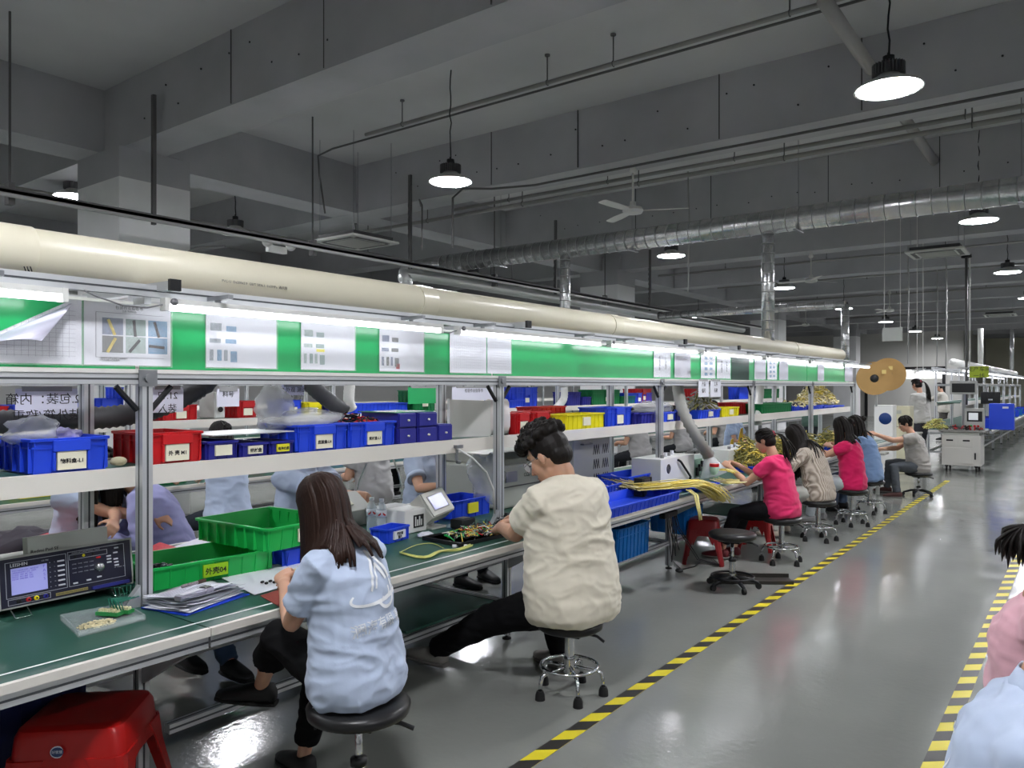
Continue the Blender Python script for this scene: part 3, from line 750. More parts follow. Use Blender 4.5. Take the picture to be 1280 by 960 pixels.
    if collar:
        c = sp(1.0); q = st(1.0); l = lat(1); fw = l.cross(q); cm = MB()
        rs = [ring(c + q * z + fw * .006, l, fw, r_ * s, r_ * s * .95, 20) for z, r_ in ((-.02, .072), (.03, .066), (.035, .068), (.0, .082), (-.015, .09))]
        cm.rings(rs); cm.build('collar', sm, so, True)
    # trousers
    pm = cloth('cloth_' + pants, pants); b = MB()
    b.rings([ring(sp(0) + st(0) * (t * s), lat(0), lat(0).cross(st(0)), w_ * s * (1 + (fat - 1) * .8), d_ * s * (1 + (fat - 1) * .8), 20) for t, w_, d_ in ((-.095, .13, .11), (-.06, .175, .13), (.0, .18, .135), (.06, .168, .13), (.1, .15, .12))])
    for i, (hip, kn, an) in enumerate(G):
        pl = pantslen[i] if isinstance(pantslen, (tuple, list)) else pantslen
        e1 = kn.lerp(an, max(pl, .02))
        wd = 1 + (fat - 1) * .6
        b.tube([hip + (hip - kn) * .05, hip.lerp(kn, .35), hip.lerp(kn, .8), kn, kn.lerp(e1, .5), e1], [.098 * s * wd, .092 * s * wd, .076 * s * wd, .07 * s * wd, .063 * s, (.055 if pl > .7 else .078) * s], 16)
    po = b.build('trousers', pm, root, True); remesh(po, res * 1.5, 6); wrinkle(po, .007 * s, pel, 6.5, seed + 3)
    # shoes
    if shoes:
        shm = mat('shoe_' + shoe, shoe, .6)
        for i, (hip, kn, an) in enumerate(G):
            k = 1 - 2 * i; fd = V(footdir[i]).normalized() if footdir else (F + Lf * k * .15).normalized()
            lt = fd.cross(up).normalized(); u2 = lt.cross(fd).normalized() 
            if u2.z < 0: u2 = -u2
            q = MB(); q.rings([ring(an + fd * (x * s) - u2 * (zz * s), lt, u2, w_ * s, h_ * s, 16, .8) for x, zz, w_, h_ in ((-.07, .035, .024, .03), (-.05, .025, .036, .045), (.02, .026, .042, .045), (.08, .036, .047, .034), (.15, .046, .045, .024), (.195, .05, .026, .014))])
            so_ = q.build('shoe', shm, root, True)
            q = MB(); q.rings([ring(an + fd * (x * s) - u2 * (.066 * s), lt, u2, w_ * s, .012 * s, 12, .7) for x, w_ in ((-.075, .03), (-.03, .042), (.08, .05), (.16, .046), (.2, .025))]); q.build('sole', mat('sole_grey', '6d6a66', .8) if shoe != '1a1a1c' else RUBBER, so_)
    # hair
    rnd = random.Random(seed * 11 + 5); b = MB()
    if hair == 'curly':
        el(b, (-.02, 0, .03), (.09, .079, .088), 18, 12); el(b, (-.05, 0, -.012), (.055, .068, .058), 16, 10)
        for i in range(330):
            a = rnd.uniform(0, 2 * PI); ph = rnd.uniform(0, 1) ** .7 * 1.25
            x, y, z = math.sin(ph) * math.cos(a), math.sin(ph) * math.sin(a), math.cos(ph)
            if x > .75 and z < .25: continue
            if z < .42 and x < -.1: continue
            if abs(y) > .75 and z < .35: continue
            r0 = rnd.uniform(1.0, 1.28); c = (-.005 + .098 * x * r0, .078 * y * r0, .035 + .09 * z * r0 )
            rr = rnd.uniform(.012, .021); el(b, c, (rr, rr, rr), 6, 4)
        for i in range(120):
            a = rnd.uniform(0, 2 * PI); ph = rnd.uniform(0, 1) ** .7 * 1.2; x, y, z = math.sin(ph) * math.cos(a), math.sin(ph) * math.sin(a), math.cos(ph)
            if z < .4 and x < .3: continue
            p0 = V((-.005 + .1 * x, .08 * y, .035 + .095 * z)); o = V((x, y, z)); q = o.orthogonal().normalized(); w_ = o.cross(q)
            pts_ = [p0 + o * (.008 + .006 * j) * 1.0 + (q * math.cos(j * 1.3 + a) + w_ * math.sin(j * 1.3 + a)) * .009 for j in range(7)]
            b.tube([hd(*p) for p in pts_], [.004 * s] * 6 + [.001], 4)
    else:
        n = 210 if cam_near else 70
        wdt = .0125 if cam_near else .017
        if hair == 'short': el(b, (-.018, 0, .032), (.098, .082, .095), 20, 14); el(b, (-.045, 0, -.005), (.062, .073, .065), 16, 10)
        else: el(b, (-.018, 0, .03), (.096, .081, .094), 22, 14); el(b, (-.04, 0, -.015), (.068, .076, .075), 16, 10)
        def sk(ph, a, g=1.06):      # on the skull: ph from crown, a azimuth from the face
            return V((-.014 + .096 * g * math.sin(ph) * math.cos(a), .078 * g * math.sin(ph) * math.sin(a), .026 + .096 * g * math.cos(ph)))
        for i in range(n):
            a = rnd.uniform(.55, 2 * PI - .55) if hair != 'short' else rnd.uniform(0, 2 * PI)
            fr = abs(((a + PI) % (2 * PI)) - PI)
            g = rnd.uniform(1.02, 1.13)
            if hair == 'short':
                end = 1.0 if fr < .8 else 1.75; path = [hd(*sk(.1 + (end - .1) * j / 5, a + .1 * j * .3, g)) for j in range(6)]
                b.tube(path, [wdt * .5 * s, wdt * s, wdt * s, wdt * s, wdt * .8 * s, .002], 5, flat=.4); continue
            if hair == 'tail':
                # swept back to the tie
                tie = V((-.105, 0, .03)); p0 = sk(rnd.uniform(.5, 1.9) if fr > 1.2 else rnd.uniform(.6, 1.0), a, 1.05); path = []
                for j in range(6):
                    q = p0.lerp(tie, j / 5); c = V((-.014, 0, .026)); dd = q - c; L_ = max(dd.length, .085 if abs(dd.y) > .05 else .098) if j < 5 else dd.length
                    path.append(hd(*(c + dd.normalized() * L_)))
                b.tube(path, [wdt * .7 * s, wdt * s, wdt * s, wdt * s, wdt * .8 * s, wdt * .5 * s], 5, flat=.4); continue
            if fr < .95 and rnd.random() < .35: a = a + (PI - a) * .3
            path = [sk(.12 + (1.62 - .12) * j / 5, a, g) for j in range(6)]; wp = [hd(*p) for p in path]
            L_ = hairlen * rnd.uniform(.85, 1.05); last = wp[-1]; dd = (wp[-1] - wp[-2]).normalized()
            back = (last - HC).normalized(); back.z = 0
            cb = sp(.9)
            for j in range(1, 7):
                dd = (dd * .55 - up * .45 + V((back.x, back.y, 0)) * .02).normalized(); q = wp[-1] + dd * (L_ * s / 6)
                # keep outside the shoulders and back
                for cc, rr in ((sp(.95), .105 * s), (sp(.8), .15 * s), (sp(.62), .165 * s), (S[0], .085 * s), (S[1], .085 * s)):
                    v_ = q - cc
                    if v_.length < rr: q = cc + v_.normalized() * rr
                wp.append(q)
            m_ = len(wp); b.tube(wp, [wdt * .4 * s] + [wdt * s * rnd.uniform(.9, 1.25)] * (m_ - 3) + [wdt * 1.1 * s, wdt * .55 * s], 5, flat=.38)
        if hair in ('tail', 'bun'):
            tie = hd(-.115, 0, .035)
            if hair == 'tail':
                for i in range(34 if cam_near else 22):
                    o = V([rnd.gauss(0, .012) for _ in range(3)]); d0 = (-hf * 1.0 + hu * .15).normalized(); q = tie.copy(); path = [q]
                    for j in range(8):
                        d0 = (d0 * .62 - up * .38).normalized(); q = q + d0 * (hairlen * s / 8) * rnd.uniform(.9, 1.1)
                        for cc, rr in ((sp(.95), .1 * s), (sp(.8), .15 * s), (sp(.6), .16 * s)):
                            v_ = q - cc
                            if v_.length < rr: q = cc + v_.normalized() * rr
                        path.append(q + o * min(j, 4) * .45)
                    b.tube(path, [.008 * s] + [.0095 * s] * 6 + [.006 * s, .001], 5, flat=.6)
            else:
                for i in range(40):
                    a = rnd.uniform(0, 2 * PI); q = rnd.uniform(0, 2 * PI); rr = .032
                    b.tube([tie + HM @ V((-.02 + rr * math.cos(q + j * .5) * .8, rr * math.cos(a) * math.sin(q + j * .5), rr * math.sin(a) * math.sin(q + j * .5))) * s for j in range(5)], .008 * s, 5)
            tm = MB(); dd = (-hf + hu * .1).normalized(); u1 = dd.orthogonal().normalized(); u2 = dd.cross(u1)
            tm.tube([tie + dd * .004 + (u1 * math.cos(j * PI / 6) + u2 * math.sin(j * PI / 6)) * .02 * s for j in range(12)], .007 * s, 6, closed=True); tm.build('hair_tie', mat('red_hair_tie', 'a83a4a', .7), root, True)
    ho = b.build('hair', hcol, root, True)
    if hair == 'curly': remesh(ho, .006, 1, .4)
    return dict(root=root, sp=sp, st=st, lat=lat, S=S, A=A, G=G, hd=hd, HM=HM, O=O, shirt=so, HC=HC, F=F, L=Lf)
def spray(o, org, d):
    """first hit on object o (mesh, world = local + parent location)"""
    pass
BLUESH = 'b0bdd3'
LB = cloth('light_blue_cotton', BLUESH)
NEAR = True
# near woman in the light blue shirt
w1 = person('woman with shoulder length brown hair in light blue logo shirt, nearest seat', (-2.22, 1.99, .60), R(192), .20,
    hands=((-2.60, 1.93, .89), (-2.76, 2.17, .84)), feet=(tuple(P(326, 858, X=-2.84)), (-2.72, 2.12, .075)), head=(.55, -.2), shirt=BLUESH, shirtmat=LB, pants='0b0b0d', hair='long', hcol=HBROWN,
    res=.0055, cam_near=True, hairlen=.36, s=.97, fat=1.04, sleeve=.66, pantslen=(.42, .8), seed=4, footdir=((-.85, -.52, .06), (-1, .1, 0)),
    poles=((.1, -.3, -1), (.2, .4, -1)), knee=((-.6, -.25, 1), (-.8, .2, 1)))
# large man in the cream shirt
CRS = cloth('cream_cotton', 'ddd6c3')
m2 = person('large man with curly black hair and glasses in cream shirt', (-2.25, 3.56, .54), R(172), .12,
    hands=((-2.80, 3.62, .84), (-2.86, 3.92, .84)), feet=((-3.17, 3.38, .085), (-2.52, 3.84, .085)), head=(.55, .25), shirtmat=CRS, pants='0c0c0e', hair='curly',
    tl=1.13, nk=.02, hs=1.16, neckf=-.1, res=.0065, cam_near=True, s=1.15, fat=1.17, fem=False, sleeve=.62, seed=2, skin=SKIN, shoe='8e8a84', poles=((.25, -.55, -1), (.2, .5, -1)))
hd = m2['hd']; g = MB()
for k in (1, -1):
    g.tube([hd(.098, (.034 + .024 * math.cos(a * PI / 8)) * k, .002 + .021 * math.sin(a * PI / 8)) for a in range(16)], .0018, 6, closed=True)
    g.tube([hd(.094, .058 * k, .006), hd(.05, .082 * k, .008), hd(-.01, .086 * k, .004), hd(-.03, .082 * k, -.01)], .0018, 6)
g.tube([hd(.099, .01, .006), hd(.104, 0, .009), hd(.099, -.01, .006)], .0016, 6)
go = g.build('glasses', mat('glasses_frame', 'b8bcc0', .25, .8), m2['root'], True)
g = MB()
for k in (1, -1): g.rings([[hd(.0975 + dx, (.034 + .022 * math.cos(a * PI / 8)) * k, .002 + .019 * math.sin(a * PI / 8)) for a in range(16)] for dx in (0, .001)])
g.build('lenses', GLASSY, go)
# women along the bench
p3 = person('woman with black ponytail in bright pink shirt and black trousers, nearer of two in pink', (-2.33, 7.42, .53), R(176), .20,
    hands=((-2.80, 7.26, .90), (-2.80, 7.48, .90)), feet=((-2.86, 7.22, .08), (-2.8, 7.38, .08)), head=(.42, .1), shirt='d12f63', pants='0f0f12', hair='tail', hairlen=.34, s=.98, seed=3, sleeve=.55, shoe='5a1218', pantslen=.8, poles=((.5, -.3, -1), (.5, .3, -1)))
p4 = person('woman with long straight black hair in beige striped long sleeved shirt', (-2.35, 8.75, .53), R(178), .30,
    hands=((-2.85, 8.6, .84), (-2.85, 8.9, .84)), feet=((-2.8, 8.6, .08), (-2.8, 8.95, .08)), head=(.75, 0.), shirtmat=mat('striped_cloth', '8d8073', .9), pants='b5b5ae', hair='long', hairlen=.46, seed=5, sleeve=1.8, shoe='c9bfb0', cam_near=True, res=.009)
def stripes(m, c2, sc_):
    nt = m.node_tree; b = nt.nodes['Principled BSDF']; tc = nt.nodes.new('ShaderNodeTexCoord'); wv = nt.nodes.new('ShaderNodeTexWave'); wv.bands_direction = 'Y'
    wv.inputs['Scale'].default_value = sc_; wv.inputs['Distortion'].default_value = .8; mx = nt.nodes.new('ShaderNodeMix'); mx.data_type = 'RGBA'
    nt.links.new(tc.outputs['Object'], wv.inputs['Vector']); nt.links.new(wv.outputs['Fac'], mx.inputs[0]); mx.inputs[6].default_value = b.inputs['Base Color'].default_value; mx.inputs[7].default_value = srgb(c2)
    nt.links.new(mx.outputs[2], b.inputs['Base Color'])
stripes(MATS['striped_cloth'], 'c6bcae', 18)
p5 = person('woman with tied black hair in bright pink shirt, farther of two in pink', (-2.28, 9.95, .53), R(180), .12,
    hands=((-2.78, 9.8, .96), (-2.78, 9.95, .90)), feet=((-2.75, 9.8, .08), (-2.7, 10.1, .08)), head=(.4, .1), shirt='c81f58', pants='a9b0b4', hair='bun', seed=6, sleeve=.5, shoe='8a8a8a')
p6 = person('woman in blue denim shirt sitting behind the farther pink shirt', (-2.3, 11.0, .53), R(182), .22,
    hands=((-2.78, 10.85, .88), (-2.78, 11.1, .88)), feet=((-2.75, 10.9, .08), (-2.7, 11.2, .08)), head=(.45, .1), shirt='7590b5', pants='4a5a70', hair='bun', seed=7, sleeve=.6)
p7 = person('man in grey logo shirt on black wheeled stool at the far end of the line', (-2.08, 13.2, .46), R(190), .22,
    hands=((-2.62, 12.85, .94), (-2.58, 13.1, .70)), feet=((-2.3, 12.72, .08), (-2.55, 13.3, .08)), head=(.35, .2), shirt='a09c96', pants='4d5156', hair='short', fem=False, s=1.0, seed=8, sleeve=.5, shoe='4a2a26')
p8 = person('standing woman with long ponytail in pale grey blouse by the spool machine', (-2.78, 17.9, 1.02), R(150), .06,
    hands=((-3.08, 18.0, 1.15), (-3.03, 18.2, 1.15)), feet=((-2.78, 17.8, .07), (-2.75, 18.0, .07)), head=(.35, 0), shirt='b9b8b4', pants='3a3a40', hair='tail', hairlen=.5, seed=9, sleeve=1.7, s=1.06, res=.012)
p9 = person('standing woman in pale work shirt reaching left, farther than the ponytailed one', (-3.55, 26.9, .98), R(170), .12,
    hands=((-4.15, 26.8, 1.2), (-4.15, 27.0, 1.2)), feet=((-3.55, 26.8, .07), (-3.55, 27.0, .07)), head=(.35, .2), shirt='c9c4ba', pants='55524f', hair='short', seed=10, sleeve=1.7, s=1.04, res=.014)
p9b = person('person in dark green logo shirt standing behind the cardboard wire spools', (-4.9, 17.6, .9), R(150), .1,
    hands=((-5.3, 17.9, 1.1), (-5.3, 18.1, 1.1)), feet=((-4.9, 17.5, .07), (-4.9, 17.7, .07)), head=(.6, 0), shirt='4d665c', pants='30343a', hair='short', seed=11, res=.014, fem=False)
# right edge
PSH = cloth('dusty_pink_cotton', 'd9a9b3')
p10 = person('woman with short ponytail in pale pink shirt cut by the right edge', (-.13, 3.02, .50), R(2), .02,
    hands=((.5, 3.1, .84), (.5, 2.9, .84)), feet=((.4, 3.1, .08), (.4, 2.9, .08)), head=(.35, 0), shirtmat=PSH, pants='33363c', hair='tail', hairlen=.13, seed=12, res=.008, cam_near=True, fat=1.1)
p11 = person('person in light blue shirt at the bottom right corner', (-.10, 1.92, .56), R(0), .08,
    hands=((.55, 2.0, .84), (.55, 1.75, .84)), feet=((.4, 2.0, .08), (.4, 1.7, .08)), head=(.5, 0), shirtmat=LB, pants='22252b', hair='short', seed=13, res=.007, cam_near=True, fat=1.12, fem=False, collar=True)
# opposite side of the front line, facing us
o1 = person('worker in light blue polo with hanging black hair behind the tester', (-5.12, 2.24, .58), R(8), .32,
    hands=((-4.45, 2.15, .86), (-4.45, 2.6, .84)), feet=((-4.3, 2.0, .08), (-4.2, 2.45, .08)), head=(.7, -.1), shirtmat=LB, pants='39506f', hair='long', hairlen=.36, seed=14, res=.008, cam_near=True, collar=True)
o2 = person('worker in lavender shirt bent over the bench right of the near post', (-4.66, 2.62, .60), R(-125), .5,
    hands=((-4.7, 2.15, .8), (-4.85, 2.2, .8)), feet=((-3.9, 2.55, .08), (-3.95, 2.3, .08)), knee=((1, 0, 1), (1, 0, 1)), footdir=((1, 0, 0), (1, 0, 0)), head=(.9, 0), shirtmat=cloth('lavender_cotton', 'a3a4d3'), pants='4a6080', hair='long', hairlen=.25, seed=15, res=.008, cam_near=True, sleeve=1.7)
o3 = person('worker seen from behind in light blue shirt with red hair tie', (-5.95, 3.85, .58), R(178), .12,
    hands=((-6.6, 3.7, .84), (-6.6, 4.0, .84)), feet=((-6.5, 3.7, .08), (-6.5, 4.0, .08)), head=(.4, 0), shirtmat=LB, pants='2c3038', hair='bun', seed=16, res=.009, cam_near=True, s=1.02)
o4 = person('worker in light blue polo facing us behind the brown haired woman', (-4.78, 3.68, .58), R(0), .18,
    hands=((-4.15, 3.62, .86), (-4.15, 3.85, .86)), feet=((-4.2, 3.5, .08), (-4.2, 3.8, .08)), head=(.5, 0), shirtmat=LB, pants='2c3038', hair='short', seed=17, res=.008, cam_near=True, collar=True, fem=False)
o5 = person('worker in light blue polo with a hand at the chin left of the cream shirt', (-4.78, 5.05, .58), R(-5), .2,
    hands=((-4.42, 4.98, 1.12), (-4.3, 4.75, .86)), feet=((-4.2, 4.9, .08), (-4.2, 5.2, .08)), head=(.4, 0), shirtmat=LB, pants='2c3038', hair='short', seed=18, res=.009, cam_near=True, collar=True, fem=False)
GRS = 'a09f9e'
o6 = person('worker in grey shirt seen from behind at the second line, left of the cream shirt', (-5.95, 5.55, .58), R(180), .2, head=(.5, 0), shirt=GRS, pants='2a2c30', hair='short', seed=19, fem=False, res=.011)
o7 = person('worker in grey shirt seen from behind right of the vented cabinet', (-6.0, 11.6, .58), R(180), .25, head=(.5, 0), shirt=GRS, pants='2a2c30', hair='short', seed=20, fem=False, res=.012)
o8 = person('worker in grey shirt seen from behind between the third and fourth posts', (-6.0, 13.3, .58), R(180), .25, head=(.5, 0), shirt=GRS, pants='2a2c30', hair='tail', seed=21, res=.012)
o9 = person('worker in grey shirt bent at the second line behind the nearer pink shirt', (-5.9, 15.2, .58), R(180), .35, head=(.5, 0), shirt='8f8f8d', pants='2a2c30', hair='short', seed=22, fem=False, res=.012, s=1.1)
o10 = person('worker opposite at the far shelf with dark hair behind the connector trays', (-4.8, 12.6, .6), R(0), .1, head=(.4, 0), shirt='9fb0cc', pants='2a2c30', hair='short', seed=23, res=.012)
o11 = person('worker facing us at the second line under the display papers', (-8.9, 8.2, .6), R(0), .1, head=(.4, 0), shirt='9fb0cc', pants='2a2c30', hair='short', seed=24, res=.012)

# ---------------------------------------------------------------- stools
def ring_stool(loc, h, lab, rz=0):
    t = thing('stool', lab, 'stool', (loc[0], loc[1], 0), rz, 'round stools on the floor')
    b = MB(); b.lathe([(.001, h - .055), (.16, h - .055), (.182, h - .04), (.185, h - .015), (.17, h - .002), (.12, h + .002), (.001, h)], n=36); b.build('seat', mat('black_vinyl', '1a1a1b', .35), t, True)
    b = MB(); b.bx(-.09, .09, -.09, .09, h - .075, h - .055); b.tube([(.05, 0, h - .065), (.16, 0, h - .075), (.2, 0, h - .1)], .008, 8); b.build('seat_plate', BLACK, t)
    b = MB(); b.cyl((0, 0, .13), (0, 0, h - .07), .026, n=20); b.cyl((0, 0, .10), (0, 0, .2), .032, n=20); b.build('column', CHROME, t, 'auto')
    b = MB(); b.tube([(.155 * math.cos(a * PI / 18), .155 * math.sin(a * PI / 18), .155) for a in range(36)], .009, 8, closed=True); b.build('foot_ring', CHROME, t, True)
    for i in range(5):
        a = 2 * PI * i / 5 + .3; c, s_ = math.cos(a), math.sin(a); b = MB()
        b.tube([(c * r_, s_ * r_, z) for r_, z in ((.02, .15), (.09, .14), (.145, .135), (.172, .12), (.182, .085), (.185, .04))], .011, 8); lg = b.build('leg', CHROME, t, True)
        b = MB(); b.lathe([(.001, 0), (.027, 0), (.025, .03), (.018, .048), (.001, .048)], (c * .185, s_ * .185, 0), 14); b.build('rubber_foot', RUBBER, lg, 'auto')
    return t
def star_stool(loc, h, lab, rz=0, ring=True):
    t = thing('stool', lab, 'stool', (loc[0], loc[1], 0), rz, 'round stools on the floor')
    b = MB(); b.lathe([(.001, h - .06), (.16, h - .06), (.19, h - .045), (.195, h - .018), (.178, h - .003), (.12, h + .002), (.001, h)], n=40); b.build('seat', mat('black_vinyl', '1a1a1b', .35), t, True)
    b = MB(); b.bx(-.09, .09, -.09, .09, h - .08, h - .06); b.tube([(.05, 0, h - .07), (.16, .02, h - .08), (.21, .03, h - .1)], .009, 8); b.build('seat_plate', BLACK, t)
    b = MB(); b.cyl((0, 0, .2), (0, 0, h - .07), .014, n=16); b.build('gas_rod', CHROME, t, True)
    b = MB(); b.cyl((0, 0, .07), (0, 0, h - .24), .026, n=20); b.build('column', CHROME, t, 'auto')
    b = MB(); b.lathe([(.02, h - .245), (.032, h - .245), (.032, h - .22), (.015, h - .215)], n=16); b.build('collar', BLACK, t, True)
    if ring: b = MB(); b.tube([(.17 * math.cos(a * PI / 18), .17 * math.sin(a * PI / 18), .1) for a in range(36)], .01, 8, closed=True); b.build('foot_ring', BLACK, t, True)
    for i in range(5):
        a = 2 * PI * i / 5 + .5; c, s_ = math.cos(a), math.sin(a); b = MB(); b.tube([(0, 0, .09), (c * .1, s_ * .1, .085), (c * .21, s_ * .21, .05)], [.02, .018, .013], 8); lg = b.build('leg', BLACK, t, True)
        b = MB(); b.cyl((c * .21 - s_ * .012, s_ * .21 + c * .012, .025), (c * .21 + s_ * .012, s_ * .21 - c * .012, .025), .025, n=12); b.build('caster', RUBBER, lg, 'auto')
    return t
star_stool((-2.2, 1.97), .50, 'round black stool under the woman in the light blue logo shirt', .4)
ring_stool((-2.27, 3.55), .41, 'chrome ring stool under the large man in cream', .2)
star_stool((-2.37, 6.22), .47, 'empty round black stool standing beside the bench', 0)
ring_stool((-2.34, 7.41), .44, 'chrome ring stool under the nearer pink shirt', .5)
ring_stool((-2.36, 8.73), .44, 'chrome ring stool under the striped shirt', .1)
ring_stool((-2.29, 9.93), .44, 'chrome ring stool under the farther pink shirt', .8)
ring_stool((-2.32, 11.02), .44, 'chrome ring stool under the blue denim shirt', 1.1)
star_stool((-2.08, 13.17), .37, 'black wheeled stool under the man in grey', .3, False)
for i, (x, y, lab) in enumerate(((-.06, 3.0, 'stool under the pale pink shirt at the right edge'), (.02, 1.86, 'stool under the light blue shirt in the bottom right corner'), (-5.0, 2.28, 'stool of the worker behind the tester'),
        (-5.95, 3.85, 'stool of the worker with the red hair tie'), (-4.78, 3.68, 'stool of the polo worker behind the brown haired woman'), (-4.78, 5.05, 'stool of the worker with a hand at the chin'))):
    ring_stool((x, y), .46, lab, i)
# ---------------------------------------------------------------- display boards and papers
pf, pb = pf1, pb1
BX = -3.285
t = thing('display_board', 'long green board strip behind the papers above the rack rail', 'board')
for i in range(6):
    a = Y1[i] - 2.47 if i else -1.0; b_ = Y1[i] 
    b = MB(); b.bx(BX - .006, BX, a + .01, b_ - .01, 1.755, 2.03); b.build('green_panel', GREENB, t)
b = MB(); b.bx(BX - .012, BX - .008, -1.0, 14.0, 1.753, 2.045); b.build('white_backing', WSTEEL, t)
PAPL = mat('lilac_paper', 'dcdcea', .6)
def papermat():
    """printed sheet: rows of tiny dashes as ink"""
    m = mat('printed_sheet', 'e6e6ec', .6); nt = m.node_tree; b = nt.nodes['Principled BSDF']; L = nt.links
    tc = nt.nodes.new('ShaderNodeTexCoord'); sp = nt.nodes.new('ShaderNodeSeparateXYZ'); L.new(tc.outputs['Object'], sp.inputs[0])
    br = nt.nodes.new('ShaderNodeTexBrick'); br.inputs['Scale'].default_value = 55; br.inputs['Mortar Size'].default_value = .02
    cb = nt.nodes.new('ShaderNodeCombineXYZ'); L.new(sp.outputs['Y'], cb.inputs[0]); L.new(sp.outputs['Z'], cb.inputs[1]); L.new(cb.outputs[0], br.inputs['Vector'])
    br.inputs[1].default_value = srgb('cfcfd9'); br.inputs[2].default_value = srgb('a2a2b2'); br.inputs[3].default_value = srgb('7c7c8c'); L.new(br.outputs[0], b.inputs['Base Color']); return m
PRINT = papermat()
PHC = [mat('photo_%s' % c, c, .4, var=.25, vs=60) for c in ('5d6a86', '6f8b86', '4f83a8', '4b4f4c', '8fa39c', '7f8a92', 'c9b45a')]
rp = random.Random(5)
def sheet(u0, u1, lab, kind='text', X=BX + .006, z0=1.77, z1=2.03, tilt=0):
    y0, y1 = YY(u0, X), YY(u1, X); w_ = y1 - y0; h_ = z1 - z0
    t = thing('paper_sheet', lab, 'paper', (X, y0, z0), 0, 'papers on the green board')
    b = MB(); b.bx(-.001, .0004, .003, w_ - .003, 0, h_); b.build('page', PAPER if kind != 'text' else PRINT, t)
    def q(y, z, w2, h2, m, nm='photo', dx=.0012): b = MB(); b.bx(.0005, dx, y * w_, (y + w2) * w_, z * h_, (z + h2) * h_); return b.build(nm, m, t)
    if kind == 'photos':
        q(.13, .12, .005, .72, INK, 'table_line'); q(.13, .84, .78, .005, INK, 'table_line'); q(.13, .12, .78, .005, INK, 'table_line')
        for i in range(3):
            for j in range(2):
                o = q(.20 + .26 * i, .20 + .29 * (1 - j), .23, .27, PHC[(i if i < 2 else 2) if j == 0 else (3, 4, 2)[i]])
                b = MB(); c = ((.24 + .26 * i + .06) * w_, (.22 + .29 * (1 - j) + .1) * h_)
                b.box((.002, c[0], c[1]), (.001, .012, .07), mtx=Matrix.Rotation((.4, -.5, .1, -.7, .3, 1.5)[i * 2 + j], 3, 'X')); b.build('part_drawing', PHC[6] if (i, j) in ((0, 0), (0, 1)) else INK, o)
        text('包装作业指导书', .017, INK, t, (.0015, w_ * .5, h_ * .93), FACEX, 'title'); text('工序 外观检查', .010, INK, t, (.0015, w_ * .5, h_ * .875), FACEX, 'title')
        text('1.检查外壳有无划伤 2.检查端子\n3.不良品放入红色盒内', .0085, INK, t, (.0015, w_ * .17, h_ * .09), FACEX, 'note', align='LEFT')
    if kind == 'mix':
        b = MB(); b.bx(0, .0009, .01, .46 * w_, .02, h_ - .01); b.build('left_page', PAPER, t)
        for i, (y, z, w2, h2) in enumerate(((.06, .66, .15, .14), (.27, .66, .14, .1), (.05, .44, .15, .08), (.26, .44, .15, .08), (.05, .12, .05, .2), (.15, .12, .06, .2), (.24, .12, .05, .2), (.33, .1, .09, .2))): q(y, z, w2, h2, PHC[(i * 3 + int(u0)) % 6])
        if 370 < u0 < 380: q(.27, .36, .15, .06, YELLOWP, 'highlight')
        if 470 < u0 < 480: q(.36, .05, .08, .12, REDP, 'highlight')
    if kind == 'grid':
        b = MB()
        for i in range(1, 16): b.bx(.0004, .0007, w_ * .06 + i * w_ * .055, w_ * .06 + i * w_ * .055 + .0012, h_ * .1, h_ * .9)
        for i in range(1, 12): b.bx(.0004, .0007, w_ * .1, w_ * .94, h_ * .05 + i * h_ * .07, h_ * .05 + i * h_ * .07 + .0012)
        o = b.build('grid_print', mat('grid_ink', '8b8c98', .6), t); o['kind'] = 'stuff'
    if kind == 'column':
        text('检\n验\n标\n准', .035, INK, t, (.0012, w_ * .35, h_ * .5), FACEX, 'title'); text('外\n观\n规\n范', .03, INK, t, (.0012, w_ * .72, h_ * .5), FACEX, 'title')
    if kind == 'blue':
        for i in range(4): q(.25, .1 + .22 * i, .2, .12, PHC[2], 'photo'); q(.6, .12 + .22 * i, .2, .1, PHC[2], 'photo')
    b = MB(); b.bx(.0022, .003, -.004, w_ + .004, -.006, h_ + .002); b.build('clear_sleeve', FILMM, t)
    return t
sheet(-60, 103, 'large gridded sheet at the far left with a curled page over it', 'grid')
sheet(104, 214, 'sheet with six product photos left of the first green gap', 'photos')
sheet(257, 346, 'double sheet with small photos between first and second green gaps', 'mix')
sheet(376, 444, 'double sheet with yellow highlighted photo left of the third green gap', 'mix')
sheet(474, 530, 'double sheet with dark device photos and red mark', 'mix')
sheet(562, 608, 'pale gridded sheet right of the fourth green gap', 'grid')
sheet(609, 639, 'narrow pale gridded sheet just left of the wide green panel', 'grid')
sheet(817, 838, 'narrow sheet with big vertical lettering right of the wide green panel', 'column')
sheet(843, 863, 'blank narrow sheet beside the vertically lettered one', 'text')
sheet(876, 894, 'narrow sheet with blue photo pairs, near the two hanging cards', 'blue')
sheet(896, 913, 'second narrow sheet with vertical lettering, left of the dark panel', 'column')
sheet(943, 957, 'narrow sheet just right of the fourth post', 'text'); sheet(959, 971, 'narrow sheet with blue photos past the fourth post', 'blue')
sheet(974, 985, 'plain narrow sheet left of the far green panel', 'text'); sheet(1022, 1030, 'thin white sheet between the last two green panels', 'text'); sheet(1056, 1066, 'last thin sheet at the end of the board', 'text')
b = MB(); y0, y1 = YY(914, BX), YY(936, BX); b.bx(BX, BX + .004, y0, y1, 1.757, 2.03); tag(b.build('dark_panel', mat('dark_green_board', '11382b', .35), None), 'dark green panel left of the fourth post on the board strip', 'panel')
